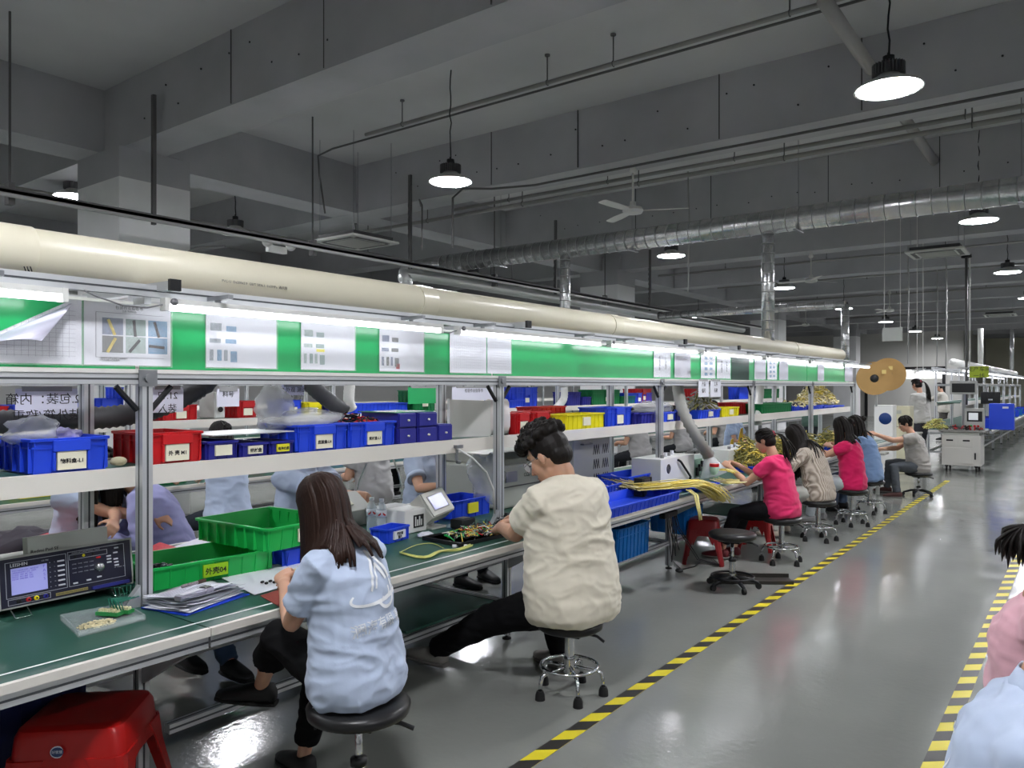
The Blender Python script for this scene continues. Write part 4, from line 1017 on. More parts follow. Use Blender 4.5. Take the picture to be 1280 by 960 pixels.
# curled page
pa = [P(-8, 428, X=-3.25), P(62, 392, X=-3.25)]; b = MB(); rs = []
y_a, y_b = YY(-60, -3.25), YY(88, -3.25)
def curl(i, j, n=14):
    A, B, T = P(-30, 432, X=-3.272), P(90, 379, X=-3.272), P(52, 426, X=-3.20)
    f, g_ = i / n, j / n; e = A.lerp(B, f); q = e.lerp(T, g_ * (1 - .0 * f)); return q + V((.035 * math.sin(PI * g_) , 0, .012 * math.sin(PI * g_)))
gi = {}
for i in range(15):
    for j in range(15): gi[i, j] = len(b.v); b.v.append(tuple(curl(i, j)))
for i in range(14):
    for j in range(14): b.f.append((gi[i, j], gi[i + 1, j], gi[i + 1, j + 1], gi[i, j + 1])); b.m.append(0)
co = b.build('curled_page', mat('curl_paper', 'dfdcef', .5), None, True); m_ = co.modifiers.new('s', 'SOLIDIFY'); m_.thickness = .0006; tag(co, 'white page corner curling down over the green board at far left', 'paper')
b = MB(); b.prism([(y_a, 1.80), (y_b, 2.02), (y_b, 2.03), (y_a, 2.03)], BX + .008, BX + .010, Matrix(((0, 0, 1), (1, 0, 0), (0, 1, 0)))); tag(b.build('green_panel', GREENB, None), 'green board corner above the curled page at far left', 'board')

# ---------------------------------------------------------------- boxes
def crate(lab, x1, y0, y1, z, h, depth, m, txt=None, card=CLABEL, style='crate', rz=0, group=None, cx=None, tsz=.035, name=None, cardw=.11):
    """open box; front face towards +X at x1, from y0 to y1"""
    w_ = y1 - y0; nm = name or {'crate': 'plastic_crate', 'bin': 'parts_bin', 'tray': 'plastic_tray'}[style]
    t = thing(nm, lab, 'crate' if style == 'crate' else ('bin' if style == 'bin' else 'tray'), (x1 - depth / 2, (y0 + y1) / 2, z), rz, group)
    dx, dy = depth / 2, w_ / 2; tp = .94 if style != 'bin' else .97; th = .004
    def rc(sx, sy, zz, r=.012):
        pts = []
        for cx_, cy_, a0 in ((sx - r, sy - r, 0), (-sx + r, sy - r, PI / 2), (-sx + r, -sy + r, PI), (sx - r, -sy + r, 3 * PI / 2)):
            for k in range(3): pts.append(V((cx_ + r * math.cos(a0 + k * PI / 4), cy_ + r * math.sin(a0 + k * PI / 4), zz)))
        return pts
    b = MB(); lip = .008
    sh = lip + .002
    b.rings([rc((dx - sh) * tp, (dy - sh) * tp, 0), rc(dx - sh, dy - sh, h - .014), rc(dx - .001, dy - .001, h - .012), rc(dx, dy, h - .002), rc(dx - .002, dy - .002, h), rc(dx - sh - th, dy - sh - th, h), rc((dx - sh) * tp - th, (dy - sh) * tp - th, .005)])
    o = b.build('body', m, t, 'auto')
    r_ = MB(); nr = max(3, int(w_ / .07)); 
    def fr(k, zz): f = zz / (h - .014); return (dx - sh) * (tp + (1 - tp) * f)
    if h > .04:
        for k in range(nr + 1):
            yy = (-1 + 2 * k / nr) * (dy - sh) * .93
            for sx in (1, -1): r_.add([(sx * fr(0, 0), yy - .002, .0), (sx * (fr(0, h - .02) + .006), yy - .002, h - .013), (sx * fr(0, h - .014), yy - .002, h - .013), (sx * (fr(0, 0) + .006), yy - .002, 0), (sx * fr(0, 0), yy + .002, .0), (sx * (fr(0, h - .02) + .006), yy + .002, h - .013), (sx * fr(0, h - .014), yy + .002, h - .013), (sx * (fr(0, 0) + .006), yy + .002, 0)], [(0, 3, 1, 2), (4, 6, 5, 7), (3, 7, 5, 1)])
        nx = max(2, int(depth / .08))
        for k in range(nx + 1):
            xx = (-1 + 2 * k / nx) * (dx - sh) * .9
            for sy in (1, -1): r_.bx(xx - .002, xx + .002, sy * (dy - sh) * tp, sy * (dy - .003), h * .05, h - .013)
        if style == 'crate': r_.rings([rc((dx - sh) * 1.005 + .003, (dy - sh) * 1.005 + .003, h * .72), rc((dx - sh) * 1.005 + .004, (dy - sh) * 1.005 + .004, h * .76)], cap=False)
        ro = r_.build('ribs', m, t); ro['kind'] = 'stuff'
    if txt is not None:
        cw = min(cardw, w_ * .5); ch = min(.075, h * .55); fx = dx - .001
        if style == 'crate':
            hb_ = MB(); hb_.bx(fx - .012, fx + .008, -cw * .65, cw * .65, h * .62, h - .008); hb_.bx(fx - .014, fx + .004, -cw * .65, -cw * .55, .01, h * .62); hb_.bx(fx - .014, fx + .004, cw * .55, cw * .65, .01, h * .62); hb_.build('handle', m, t, bevel=.003)
        tsz = min(tsz, cw * .92 / max(1, max(sum(1.0 if ord(ch_) > 255 else .6 for ch_ in ln) for ln in (txt or ' ').split('\n')))); z_ = h * .36 if style == 'crate' else h * .5
        c_ = MB(); c_.bx(fx - .008, fx + .003, -cw / 2, cw / 2, z_ - ch / 2, z_ + ch / 2); co = c_.build('label_card', card, t)
        if txt: text(txt, tsz, INK, co, (fx + .0036, 0, z_ - .004), FACEX, 'lettering', bold=.0006)
    return t
SX = -3.28; SZ = 1.333
def sbox(lab, u0, u1, vt, m, txt=None, depth=.35, style='crate', X=SX, z=SZ, card=CLABEL, tsz=.032, g='boxes on the front shelf', **k):
    y0, y1 = YY(u0, X), YY(u1, X); zt_ = P((u0 + u1) / 2, vt, X=X).z
    return crate(lab, X, y0, y1, z, max(zt_ - z, .03), depth, m, txt, card, style, group=g, tsz=tsz, **k), (y0 + y1) / 2, zt_
sbox('blue crate cut by the left edge on the shelf', -70, 3, 552, BLUEP, '')
sbox('blue crate labelled with a clear bag inside, leftmost full crate on the shelf', 37, 139, 547, BLUEP, '物料盒-L1')
sbox('large red crate behind the near post on the shelf', 186, 256, 540, REDP, '外 壳 M1', tsz=.026)
sbox('small navy bin right of the large red crate', 259, 300, 551, NAVYP, '', .3, 'bin')
sbox('small navy bin with white card under the silver sheet', 302, 337, 553, NAVYP, '线材盒', .3, 'bin', tsz=.022)
sbox('small navy bin with yellow card', 339, 369, 551, NAVYP, '电池仓底', .3, 'bin', card=mat('yellow_card', 'd8d22a', .6), tsz=.02)
sbox('blue crate topped by a grey plastic bag, second labelled blue crate', 372, 437, 530, BLUEP, '底盖盒-L4', tsz=.028)
sbox('blue crate with red and black wires, third labelled blue crate', 438, 497, 527, BLUEP, '素材盒-L1', tsz=.028)
def drawer_box(lab, y0, y1, z0, z1, X=SX, d=.33):
    t = thing('drawer_box', lab, 'box', (X - d / 2, (y0 + y1) / 2, z0), 0, 'dark blue drawer boxes on the shelf')
    w_ = y1 - y0; b = MB(); b.bx(-d / 2, d / 2 - .01, -w_ / 2, w_ / 2, 0, z1 - z0); b.build('case', NAVYP, t, bevel=.003)
    b = MB(); b.bx(d / 2 - .01, d / 2, -w_ / 2 + .006, w_ / 2 - .006, .006, z1 - z0 - .006); f = b.build('drawer', NAVYP, t, bevel=.002)
    b = MB(); b.cyl((d / 2, 0, (z1 - z0) * .5), (d / 2 + .012, 0, (z1 - z0) * .5), .006, n=8); b.build('knob', CLABEL, f)
for k, (u0, u1, z0, z1, lab) in enumerate(((499, 521, SZ, 1.43, 'dark blue drawer box, bottom left of the two stacks'), (499, 521, 1.432, 1.52, 'dark blue drawer box, top left of the two stacks'),
        (523.5, 547, SZ, 1.43, 'dark blue drawer box, bottom right of the two stacks'), (523.5, 547, 1.432, 1.52, 'dark blue drawer box, top right of the two stacks'), (548, 566, SZ, 1.44, 'single dark blue drawer box right of the stacks'))):
    drawer_box(lab, YY(u0, SX), YY(u1, SX), z0, z1)
b = MB(); b.bx(-3.3, -3.62, YY(496, SX), YY(545, SX), 1.521, 1.526); tag(b.build('glass_sheet', mat('greenish_glass', '3f8a6a', .15), None), 'thin greenish sheet lying on the dark blue drawer boxes', 'sheet')
b = MB(); b.bx(-3.27, -3.6, YY(264, SX), YY(366, SX), 1.447, 1.452); tag(b.build('silver_sheet', mat('silver_sheet', 'cfd1d4', .3, .3), None), 'long silver sheet lying on the small navy bins', 'sheet')
# white curved foam sheet and pillow bag
b = MB(); ya_, yb_ = YY(568, SX), YY(619, SX); rs = []
for i in range(13):
    f = i / 12; y = ya_ + (yb_ - ya_) * f; x = -3.32 - .16 * math.sin(PI * f) ; rs.append([V((x, y, SZ)), V((x, y, 1.60 - .02 * f)), V((x - .004, y, 1.60 - .02 * f)), V((x - .004, y, SZ))])
b.rings(rs); tag(b.build('foam_sheet', mat('white_foam', 'e4e3de', .7), None, 'auto'), 'curved white foam sheet standing on the shelf left of the pillow bag', 'sheet')
b = MB(); ya_, yb_ = YY(618, SX), YY(646, SX); n = 10
rs = []
for i in range(n + 1):
    f = i / n; y = ya_ + (yb_ - ya_) * f; q = .012 + .06 * math.sin(PI * f) ** .5
    rs.append([V((-3.36 + q * math.cos(a * PI / 6) + rp.uniform(-.006, .006), y, 1.46 + (.125 + .01 * math.sin(f * 9)) * math.sin(a * PI / 6) * (.97 + rp.uniform(-.03, .03)))) for a in range(12)])
b.rings(rs); tag(b.build('pillow_bag', mat('white_bag', 'e9e2df', .5, bump=.4, bs=14), None, True), 'soft white pillow bag standing right of the foam sheet', 'bag')
sbox('small red crate with white card right of the pillow bag', 646, 664, 516, REDP, '外壳', .2, tsz=.02)
sbox('small red crate behind the curly hair', 665, 690, 514, REDP, '外壳', .2, tsz=.02)
sbox('tall red crate behind the two small red crates', 664, 709, 508, REDP, None, .16, X=-3.52)
sbox('yellow parts bin on the shelf right of the red crates', 709, 757, 517, YELLOWP, '', .24, 'bin')
sbox('deep blue crate right of the yellow bin', 759, 791, 509, BLUEP, '', .3)
sbox('low navy bin right of the deep blue crate', 793, 799, 516, NAVYP, None, .3, 'bin'); sbox('open navy bin left of the third post', 801, 823, 516, NAVYP, None, .3, 'bin')
sbox('small blue bin right of the third post', 830, 846, 515, BLUEP, '', .2, 'bin'); sbox('small navy bin beside the corrugated hose', 847, 856, 515, NAVYP, None, .3, 'bin')
sbox('low blue tray holding a grey cable bundle', 875, 902, 512, BLUEP, '', .3, 'tray'); sbox('small yellow bin right of the cable bundle', 904, 925, 509, YELLOWP, '', .22, 'bin')
sbox('red crate behind the small yellow bin', 916, 935, 503, REDP, None, .2, X=-3.5)
sbox('dark green crate on the far shelf right of the fourth post', 954, 991, 504, DGREENP, None, .3)
for i, (u0, u1) in enumerate(((993, 1011), (1017, 1030), (1031, 1043), (1044, 1056))):
    _, yc, zt_ = sbox('blue tray heaped with cream connectors, %s along the far shelf' % ord_[i], u0, u1, 507, BLUEP, None, .42, 'tray')
def heap(lab, c, r, h, n, m, name, cat, kind='stick', seed=1, L=.05, rr=.006, ms=None, axis=None):
    rnd = random.Random(seed); b = MB()
    for i in range(n):
        a = rnd.uniform(0, 2 * PI); q = math.sqrt(rnd.random()); x, y = c[0] + r[0] * q * math.cos(a), c[1] + r[1] * q * math.sin(a); z = c[2] + h * (1 - q * q) * rnd.random() + rr
        if ms: b.mi = rnd.randrange(len(ms))
        if kind == 'stick':
            d = V((rnd.gauss(0, 1), rnd.gauss(0, 1), rnd.gauss(0, .35))).normalized() * L * rnd.uniform(.5, 1)
            if axis: d = V((d.x * axis[0], d.y * axis[1], d.z))
            b.tube([V((x, y, z)) - d / 2, V((x, y, z)) + V((0, 0, L * .12)), V((x, y, z)) + d / 2], rr, 4)
        else: b.box((x, y, z), (L * rnd.uniform(.6, 1.2), L * rnd.uniform(.4, 1), L * rnd.uniform(.3, .8)), rnd.uniform(0, 3))
    o = b.build(name, ms or m, None); tag(o, lab, cat, kind='stuff'); return o
CW_ = mat('cream_connector', 'e2d7b0', .5); YW = mat('yellow_wire', 'd9c356', .5); YW2 = mat('pale_yellow_wire', 'e0d389', .5); OLW = mat('olive_wire', '8a8445', .55); GW = mat('grey_wire', 'a8aaa0', .5); GRW = mat('green_wire', '1c6a55', .45)
heap('heap of cream connectors and yellow wires on the far blue trays', (-3.48, (YY(1012, SX) + YY(1058, SX)) / 2, SZ + .06), (.2, (YY(1058, SX) - YY(1012, SX)) / 2), .30, 650, None, 'connector_heap', 'connectors', ms=[CW_, YW, YW2, CW_], seed=3, L=.11, rr=.011)
heap('small heap of connectors on the first far blue tray', (-3.45, YY(1001, SX), SZ + .05), (.2, .42), .08, 140, None, 'connector_heap', 'connectors', ms=[CW_, BLACK, YW2], seed=4, L=.07, rr=.01)
heap('bundle of grey cables lying on the low blue tray', (-3.42, YY(889, SX), SZ + .09), (.12, .22), .16, 150, None, 'cable_bundle', 'cables', ms=[GW, OLW, GW], seed=5, L=.4, rr=.008, axis=(.4, 1))
# clear bags in the first blue crate
def bag(lab, c, r, m=BAGM, seed=0, name='plastic_bag'):
    b = MB(); b.ell(c, r, 22, 14); o = b.build(name, m, None, True); k = seed * 5.1
    for v in o.data.vertices:
        p = v.co - V(c); q = V((p.x / r[0], p.y / r[1], p.z / r[2])); n_ = noise.noise(q * 1.7 + V((k, 0, 0))) * .45 + abs(noise.noise(q * 4 + V((0, k, 0)))) * .35
        v.co = V(c) + p * (1 + n_)
    return tag(o, lab, 'bag')
bag('crumpled clear bag in the leftmost full blue crate', tuple(P(42, 540, X=-3.42)), (.07, .09, .06), seed=1)
bag('lilac tinted bag in the leftmost full blue crate', tuple(P(82, 546, X=-3.42)), (.05, .06, .035), mat('lilac_bag', 'b9b2ea', .2, alpha=.7, bump=.6, bs=30), seed=2)
bag('large grey plastic bag slumping over the second labelled blue crate', tuple(P(375, 525, X=-3.42)), (.12, .2, .055), seed=3)
bag('clear bag peak standing left of the second labelled blue crate', tuple(P(343, 512, X=-3.5)), (.08, .1, .11), seed=4)
bag('clear bags heaped on the open navy bin by the third post', tuple(P(815, 509, X=-3.45)), (.12, .3, .06), seed=5)
bag('clear bag over the side of the grey bench machine', (-3.55, 4.42, 1.0), (.13, .1, .15), seed=6)
heap('red and black wires on top of the third labelled blue crate', (-3.45, YY(467, SX), 1.46), (.12, .17), .05, 90, None, 'wire_heap', 'wires', ms=[REDP, BLACK, BLACK], seed=7, L=.08, rr=.005)
# shelf bits: pebble like foam, marker cups
b = MB(); b.ell(tuple(P(148, 581, X=-3.3) + V((0, 0, .015))), (.03, .035, .02), 14, 10); tag(b.build('putty_lump', mat('speckled_putty', 'a8a184', .8, bump=.5, bs=60), None, True), 'speckled putty lump beside the near post on the shelf', 'putty')

# hanging signs under the rail
def card(lab, u0, u1, v0, v1, X, txts, mirror=False, m=PAPER, sz=.04, grp=None, facing=1):
    a = P(u0, v0, X=X); c = P(u1, v1, X=X); t = thing('hanging_sign', lab, 'sign', (X, (a.y + c.y) / 2, c.z), 0, grp)
    w_ = c.y - a.y; h_ = a.z - c.z; b = MB(); b.bx(-.001, .001, -w_ / 2, w_ / 2, 0, h_); b.build('sheet', m, t)
    for i, s_ in enumerate(txts):
        text(s_, sz, INK, t, (.0016, 0, h_ - sz * (.9 + 1.35 * i)), FACEX, 'lettering', mirror=mirror)
    b = MB(); b.bx(-.004, .004, -w_ * .4, w_ * .4, h_ - .012, h_ + .01); b.build('clip', mat('grey_clip', '9a9a9a', .5), t)
    return t
card('large mirrored sign sheet hanging behind the shelf at far left', 19, 97, 486, 517, -3.79, ('22.包装：内箱', '装外箱/称重'), True, PAPL, .055)
card('mirrored sign sheet hanging right of the near post', 189, 229, 484, 515, -3.79, ('21.包', '装入'), True, PAPL, .05)
card('small blue printed card hanging from the rail by a clip', 271, 299, 486, 508, -3.19, ('料号',), False, PAPL, .03)
card('lilac sign hanging behind the second labelled blue crate', 352, 380, 481, 494, -3.8, ('13.外观 测试', '电批测试'), False, PAPL, .035)
card('left of two small white cards hanging below the rail near the fourth post', 873, 886, 475, 496, -3.19, ('产品', '编号'), False, PAPER, .05)
card('right of two small white cards hanging below the rail near the fourth post', 888, 901, 475, 496, -3.19, ('工序', '名称'), False, PAPER, .05)
# corrugated hoses
HD = mat('dark_hose', '3e3e40', .55); HG = mat('grey_hose', '83827d', .5)
flex([P(-60, 532, X=-4.0), P(0, 528, X=-3.98), P(60, 523, X=-3.95), P(140, 521, X=-3.9), P(200, 508, X=-3.88), P(250, 484, X=-3.88), P(262, 470, X=-3.88), P(264, 440, X=-3.88)], .052, .03, 'corrugated_hose', 'thick dark corrugated hose drooping behind the shelf at left', HD, .006)
flex([P(384, 460, X=-4.1), P(388, 480, X=-4.08), P(410, 500, X=-4.05), P(432, 516, X=-4.0)], .05, .03, 'corrugated_hose', 'dark grey hose sloping down behind the second labelled blue crate', mat('dark_hose2', '5c5c5e', .55), .004)
flex([P(846, 455, X=-3.45), P(847, 480, X=-3.4), P(853, 512, X=-3.22), P(870, 545, X=-3.05), P(880, 560, X=-3.0), P(886, 570, X=-3.0)], .05, .06, 'corrugated_hose', 'grey corrugated hose curving down to a clear hood by the fan machine', HG, .011)
b = MB(); c0 = P(885, 568, X=-3.0); b.lathe([(.045, 0), (.05, .03), (.095, .12), (.15, .2), (.152, .2), (.097, .12), (.052, .03), (.047, 0)], tuple(c0), 24, (.25, .2, -1)); tag(b.build('hood', GLASSY, None, True), 'clear cone hood at the end of the grey corrugated hose', 'hood')
flex([P(951, 460, X=-3.5), P(950, 490, X=-3.5), P(947, 515, X=-3.38), P(948, 530, X=-3.35)], .05, .03, 'corrugated_hose', 'whitish hose hanging just right of the fourth post', PVCW, .004)
flex([P(438, 470, X=-6.8), P(436, 500, X=-6.8), P(440, 512, X=-6.8)], .06, .035, 'corrugated_hose', 'pale hose hanging at the second line left of the foam sheet', PVCW, .005)
flex([P(705, 484, X=-7.0), P(704, 500, X=-7.0), P(690, 515, X=-7.0)], .06, .035, 'corrugated_hose', 'pale hose at the second line above the red crates', PVCW, .005)

# ---------------------------------------------------------------- things on the front bench
ZB = .752
# tester
t = thing('bench_tester', 'dark faced bench tester with lit screen and round knob at the left edge', 'instrument', (-3.47, 1.49, ZB), R(1))
tl = Matrix.Rotation(R(-7), 3, 'Y'); Wd, Ht, Dp = .54, .20, .30
NV = mat('navy_panel', '1c1d31', .45); SILV = mat('silver_line', 'a9acb4', .4, .4)
fp = lambda y, z, x=0: tl @ V((x, y, z)) + V((0, 0, .035))
def tb(bld, x0, x1, y0, y1, z0, z1): 
    c = V(((x0 + x1) / 2, (y0 + y1) / 2, (z0 + z1) / 2)); bld.box(tl @ c + V((0, 0, .035)), (abs(x1 - x0), abs(y1 - y0), abs(z1 - z0)), mtx=tl); return bld
b = MB(); tb(b, -Dp, -.01, -Wd / 2, Wd / 2, 0, Ht); b.build('case', MGREY, t, bevel=.006)
b = MB(); tb(b, -.012, .004, -Wd / 2 - .004, Wd / 2 + .004, -.004, Ht + .004); b.build('bezel', MGREY, t, bevel=.004)
b = MB(); tb(b, .003, .006, -Wd / 2 + .006, Wd / 2 - .006, .004, Ht - .004); b.build('front_panel', NV, t)
b = MB(); tb(b, .005, .009, -.225, -.09, .05, .155); b.build('screen', mat('lit_screen', '8f92cc', .3, emit=.07), t)
def outline(y0, y1, z0, z1, w_=.0022):
    b = MB()
    for a in ((y0, y1, z0, z0 + w_), (y0, y1, z1 - w_, z1), (y0, y0 + w_, z0, z1), (y1 - w_, y1, z0, z1)): tb(b, .005, .0075, *a)
    b.build('panel_outline', SILV, t)
outline(-.245, -.012, .038, .182); outline(-.24, -.08, .01, .034); outline(-.006, .235, .038, .185); outline(0, .16, .15, .172)
def ft(s_, sz, y, z, m=SILV, al='CENTER'):
    o = text(s_, sz, m, t, fp(y, z, .0095), (PI / 2, 0, PI / 2), 'lettering', align=al); o.rotation_euler = (tl @ Matrix(((0, 0, 1), (1, 0, 0), (0, 1, 0)))).to_euler(); return o
ft('LEISHIN', .019, -.228, .168, mat('white_print', 'e8e8ee', .5), 'LEFT'); ft('LX-786', .009, -.11, .168, SILV, 'LEFT'); ft('Advanced Cable/Harness Tester', .009, .01, .178, SILV, 'LEFT')
ft('TEST DATA LIST   PAGE 01\nOPEN/SHORT 2-2   PASS\nCOND  INS  AC  DC\nNET01  A01-B01  0.21\nNET02  A02-B02  0.22', .0085, -.222, .128, mat('violet_print', '6a60c8', .5), 'LEFT')
ft('P\nA\nS\nS', .017, -.101, .12, mat('violet_print'))
for i in range(6):
    b = MB(); tb(b, .005, .012, -.048, -.022, .152 - .02 * i, .158 - .02 * i); b.build('button', PAPER, t)
    ft('F%d' % (i + 1), .006, -.06, .155 - .02 * i)
    ft('▶', .005, -.078, .155 - .02 * i)
for y, z in ((.02, .05), (.075, .053), (.12, .058), (.195, .15), (.2, .17), (.195, .122), (.197, .108), (.198, .094), (.165, .14), (.166, .127), (.166, .113), (.12, .142)):
    b = MB(); tb(b, .005, .011, y - .009, y + .009, z - .003, z + .003); b.build('button', PAPER if y != .12 or z < .1 else REDP, t)
for r_ in range(3):
    for c_ in range(4): ft('COND', .006, .018 + .032 * c_ * .75, .13 - .018 * r_)
ft('UP   SCROLL   SEL', .006, .21, .085); 
b = MB(); b.lathe([(.001, .022), (.014, .022), (.0175, .018), (.018, 0)], fp(.12, .1, .006), 24, tl @ V((1, 0, 0))); b.build('knob', mat('silver_knob', 'c8c9cc', .25, .9), t, True)
for y, m in ((-.20, BLACK), (-.165, REDP), (-.135, YELLOWP), (-.1, NAVYP)):
    b = MB(); b.lathe([(.004, .008), (.008, .009), (.0095, 0)], fp(y, .022, .005), 16, tl @ V((1, 0, 0))); b.build('socket', m, t, True)
for y, m in ((.025, BLACK), (.06, YELLOWP), (.1, BLACK)):
    b = MB(); b.lathe([(.001, .004), (.005, .004), (.0065, 0)], fp(y, .161, .005), 12, tl @ V((1, 0, 0))); b.build('indicator', m, t, True)
b = MB(); tb(b, .005, .008, -.06, .07, .012, .024); b.build('gold_label', mat('gold_label', '9d925a', .5), t); ft('⚠ DANGER HIGH VOLTAGE DON’T TOUCH', .007, .005, .018, INK)
b = MB(); tb(b, .005, .02, .085, .245, .008, .022); b.build('connector_strip', mat('connector_blue', '2b2f7a', .4), t)
b = MB(); tb(b, .0, .01, .10, .235, -.002, .012); b.build('wire_socket', BLACK, t)
b = MB(); b.tube([(-.01, -.23, .034), (.05, -.23, .003), (.05, -.17, .003), (-.01, -.17, .034)], .003, 6); b.build('tilt_bail', CHROME, t, True)
b = MB(); b.tube([(-.01, .17, .034), (.04, .17, .003), (.04, .23, .003), (-.01, .23, .034)], .003, 6); b.build('tilt_bail', CHROME, t, True)
b = MB(); b.cyl((-.26, -.2, 0), (-.26, -.2, .06), .012, n=10); b.cyl((-.26, .2, 0), (-.26, .2, .06), .012, n=10); b.build('rear_feet', RUBBER, t)
# box on it
t = thing('tablet_box', 'flat white tablet box leaning on top of the bench tester', 'box', (-3.53, 1.50, .982), R(2))
b = MB(); b.box((0, 0, .034), (.045, .33, .072), mtx=Matrix.Rotation(R(-6), 3, 'Y')); b.build('carton', mat('box_grey', 'b0b2ab', .5), t, bevel=.003)
text('Redmi Pad SE', .020, INK, t, (.0265, -.155, .012), FACEX, 'lettering', align='LEFT')
# acrylic tray + boards + beads
cs = [P(75, 775, z=ZB), P(98, 797, z=ZB), P(182, 775, z=ZB), P(155, 760, z=ZB)]
t = thing('acrylic_tray', 'clear acrylic tray with small circuit boards in front of the tester', 'tray', tuple(cs[1]))
b = MB(); L0 = [c - cs[1] for c in cs]; b.rings([[p + V((0, 0, z)) for p in L0] for z in (0, .006)]); cx_ = sum(L0, V()) / 4
b.rings([[cx_ + (p - cx_) * k + V((0, 0, z)) for p in L0] for k, z in ((1, .006), (1, .022), (.95, .022), (.95, .006))]); b.build('body', mat('acrylic', 'e8f2f2', .06, alpha=.2, coat=.6), t)
cm = sum(cs, V()) / 4
heap('white tiny connectors spilled in the acrylic tray', (cm.x + .06, cm.y - .05, ZB + .008), (.045, .07), .012, 160, CW_, 'connector_pile', 'connectors', 'box', 8, .008, .003)
for k in range(2):
    t = thing('circuit_board', ('left', 'right')[k] + ' small green circuit board with white terminals in the acrylic tray', 'circuit board', (cm.x - .02 + .0 * k, cm.y + .035 + .045 * k, ZB + .012), R(25), 'circuit boards in the acrylic tray')
    b = MB(); b.bx(-.05, .05, -.018, .018, 0, .014); b.build('board', mat('pcb_green', '2f8a48', .5), t)
    b = MB()
    for i in range(6): b.bx(-.042 + i * .015, -.032 + i * .015, -.01, .01, .014, .024)
    b.build('terminal', CW_, t)
wr_ = MB(); st_ = V((-3.45, 1.69, .79))
for i in range(9):
    e = V((cm.x - .04 + .01 * i, cm.y + .05 + .006 * (i % 3), ZB + .035)); s0 = st_ + V((.0, -.06 + .015 * i, 0)); o = MB()
    wr_.tube([s0, s0 + V((.05 + .006 * i, .01, .012)), s0.lerp(e, .5) + V((.03, .02 + .004 * i, .0)), e + V((-.02, .0, .03)), e], .0022, 5)
tag(wr_.build('signal_wires', GRW, None, True), 'bundle of thin green wires from the tester to the circuit boards', 'wires')
# papers, pager, marker
c0 = P(245, 752, z=ZB)
t = thing('clipboard', 'blue clipboard under the thick pile of papers', 'clipboard', (c0.x, c0.y, ZB), R(12)); b = MB(); b.bx(-.13, .13, -.17, .18, 0, .004); b.build('board', BLUEP, t)
for i in range(7):
    o = thing('paper_sheet', ('%s curling sheet of the paper pile on the blue clipboard' % ('lowest', 'second', 'third', 'fourth', 'fifth', 'sixth', 'topmost')[i]), 'paper', (c0.x + rp.uniform(-.01, .01), c0.y + rp.uniform(-.015, .015), ZB + .005 + .005 * i), R(12 + rp.uniform(-6, 7)), 'papers piled on the clipboard')
    b = MB(); n = 10; g_ = {}
    for a in range(n + 1):
        for c in range(n + 1):
            x, y = -.12 + .24 * a / n, -.165 + .33 * c / n; z = .004 * math.sin(a * .9 + i) * math.sin(c * .7 + i * 2) + .004 + (.03 * ((a / n) ** 4) * (1 if i > 4 else .3) + .02 * ((1 - c / n) ** 5)) * (i / 6)
            g_[a, c] = len(b.v); b.v.append((x, y, z))
    for a in range(n):
        for c in range(n): b.f.append((g_[a, c], g_[a + 1, c], g_[a + 1, c + 1], g_[a, c + 1])); b.m.append(0)
    pg = b.build('page', PAPER if i % 3 else PAPL, o, True); sdm = pg.modifiers.new('s', 'SOLIDIFY'); sdm.thickness = .0015; sdm.offset = 1
    if i == 6:
        pr = MB()
        for a in range(16): pr.bx(-.1 + a * .012, -.096 + a * .012, -.13, .1 - .05 * (a % 3), .0125, .013)
        q = pr.build('print_lines', mat('faint_ink', 'a0a0aa', .6), o); q['kind'] = 'stuff'; q.location.z = .004
d0 = P(242, 745, z=ZB + .06)
t = thing('barcode_pager', 'silver handheld scanner lying on the paper pile', 'scanner', (d0.x, d0.y, ZB + .058), R(105))
b = MB(); b.rings([[V((x, (y) * w_, .012 + z * .012)) for y, z in ((-.02, -.9), (.02, -.9), (.024, 0), (.02, .9), (-.02, .9), (-.024, 0))] for x, w_ in ((-.085, .8), (-.08, 1), (.04, 1), (.045, 1.25), (.085, 1.25), (.09, 1))]); b.build('body', mat('silver_grey_plastic', '8d8b9c', .3, .5), t, bevel=.002)
b = MB(); b.bx(.05, .082, -.018, .018, .0215, .026); b.build('window', BLACK, t)
b = MB(); b.bx(-.07, .03, -.012, .012, .0215, .0245); b.build('grip_strip', mat('light_silver', 'c9c8d2', .3, .5), t)
d1 = P(238, 735, z=ZB + .05)
t = thing('marker_pen', 'patterned marker pen with brown cap on the paper pile', 'pen', (d1.x - .02, d1.y, ZB + .052), R(98)); b = MB(); b.cyl((-.03, 0, .008), (.055, 0, .008), .0075, n=10); b.build('barrel', mat('marker_body', '8a8287', .4, var=.4, vs=90), t, True); b = MB(); b.cyl((.05, 0, .008), (.09, 0, .008), .009, n=10); b.build('cap', mat('brown_cap', '4a352d', .4), t, True)
# loose papers to the right and the red brown mat
def flat(lab, px, z, m, name='paper_sheet', cat='paper', th=.002):
    pts = [P(u, v, z=z) for u, v in px]; c = sum(pts, V()) / len(pts); b = MB(); b.rings([[p - c + V((0, 0, k)) for p in pts] for k in (0, th)]); o = b.build(name, m, None); o.location = c; return tag(o, lab, cat)
flat('red brown mat under the white paper by the brown haired woman', [(325, 745), (352, 760), (420, 735), (396, 722)], ZB, mat('red_brown_mat', '8f3f3a', .6, var=.15, vs=90), 'rubber_mat', 'mat')
flat('white paper lying under the brown haired womans hands', [(276, 722), (318, 744), (428, 712), (382, 697)], ZB + .003, PAPER)
flat('white paper far side, under the red booklet right of the near post', [(205, 688), (232, 700), (300, 680), (262, 668)], ZB + .001, PAPER)
flat('red printed booklet right of the near post', [(150, 700), (190, 712), (238, 690), (200, 678)], ZB + .004, mat('red_print', 'c2474e', .6, var=.25, vs=80), 'booklet', 'booklet')
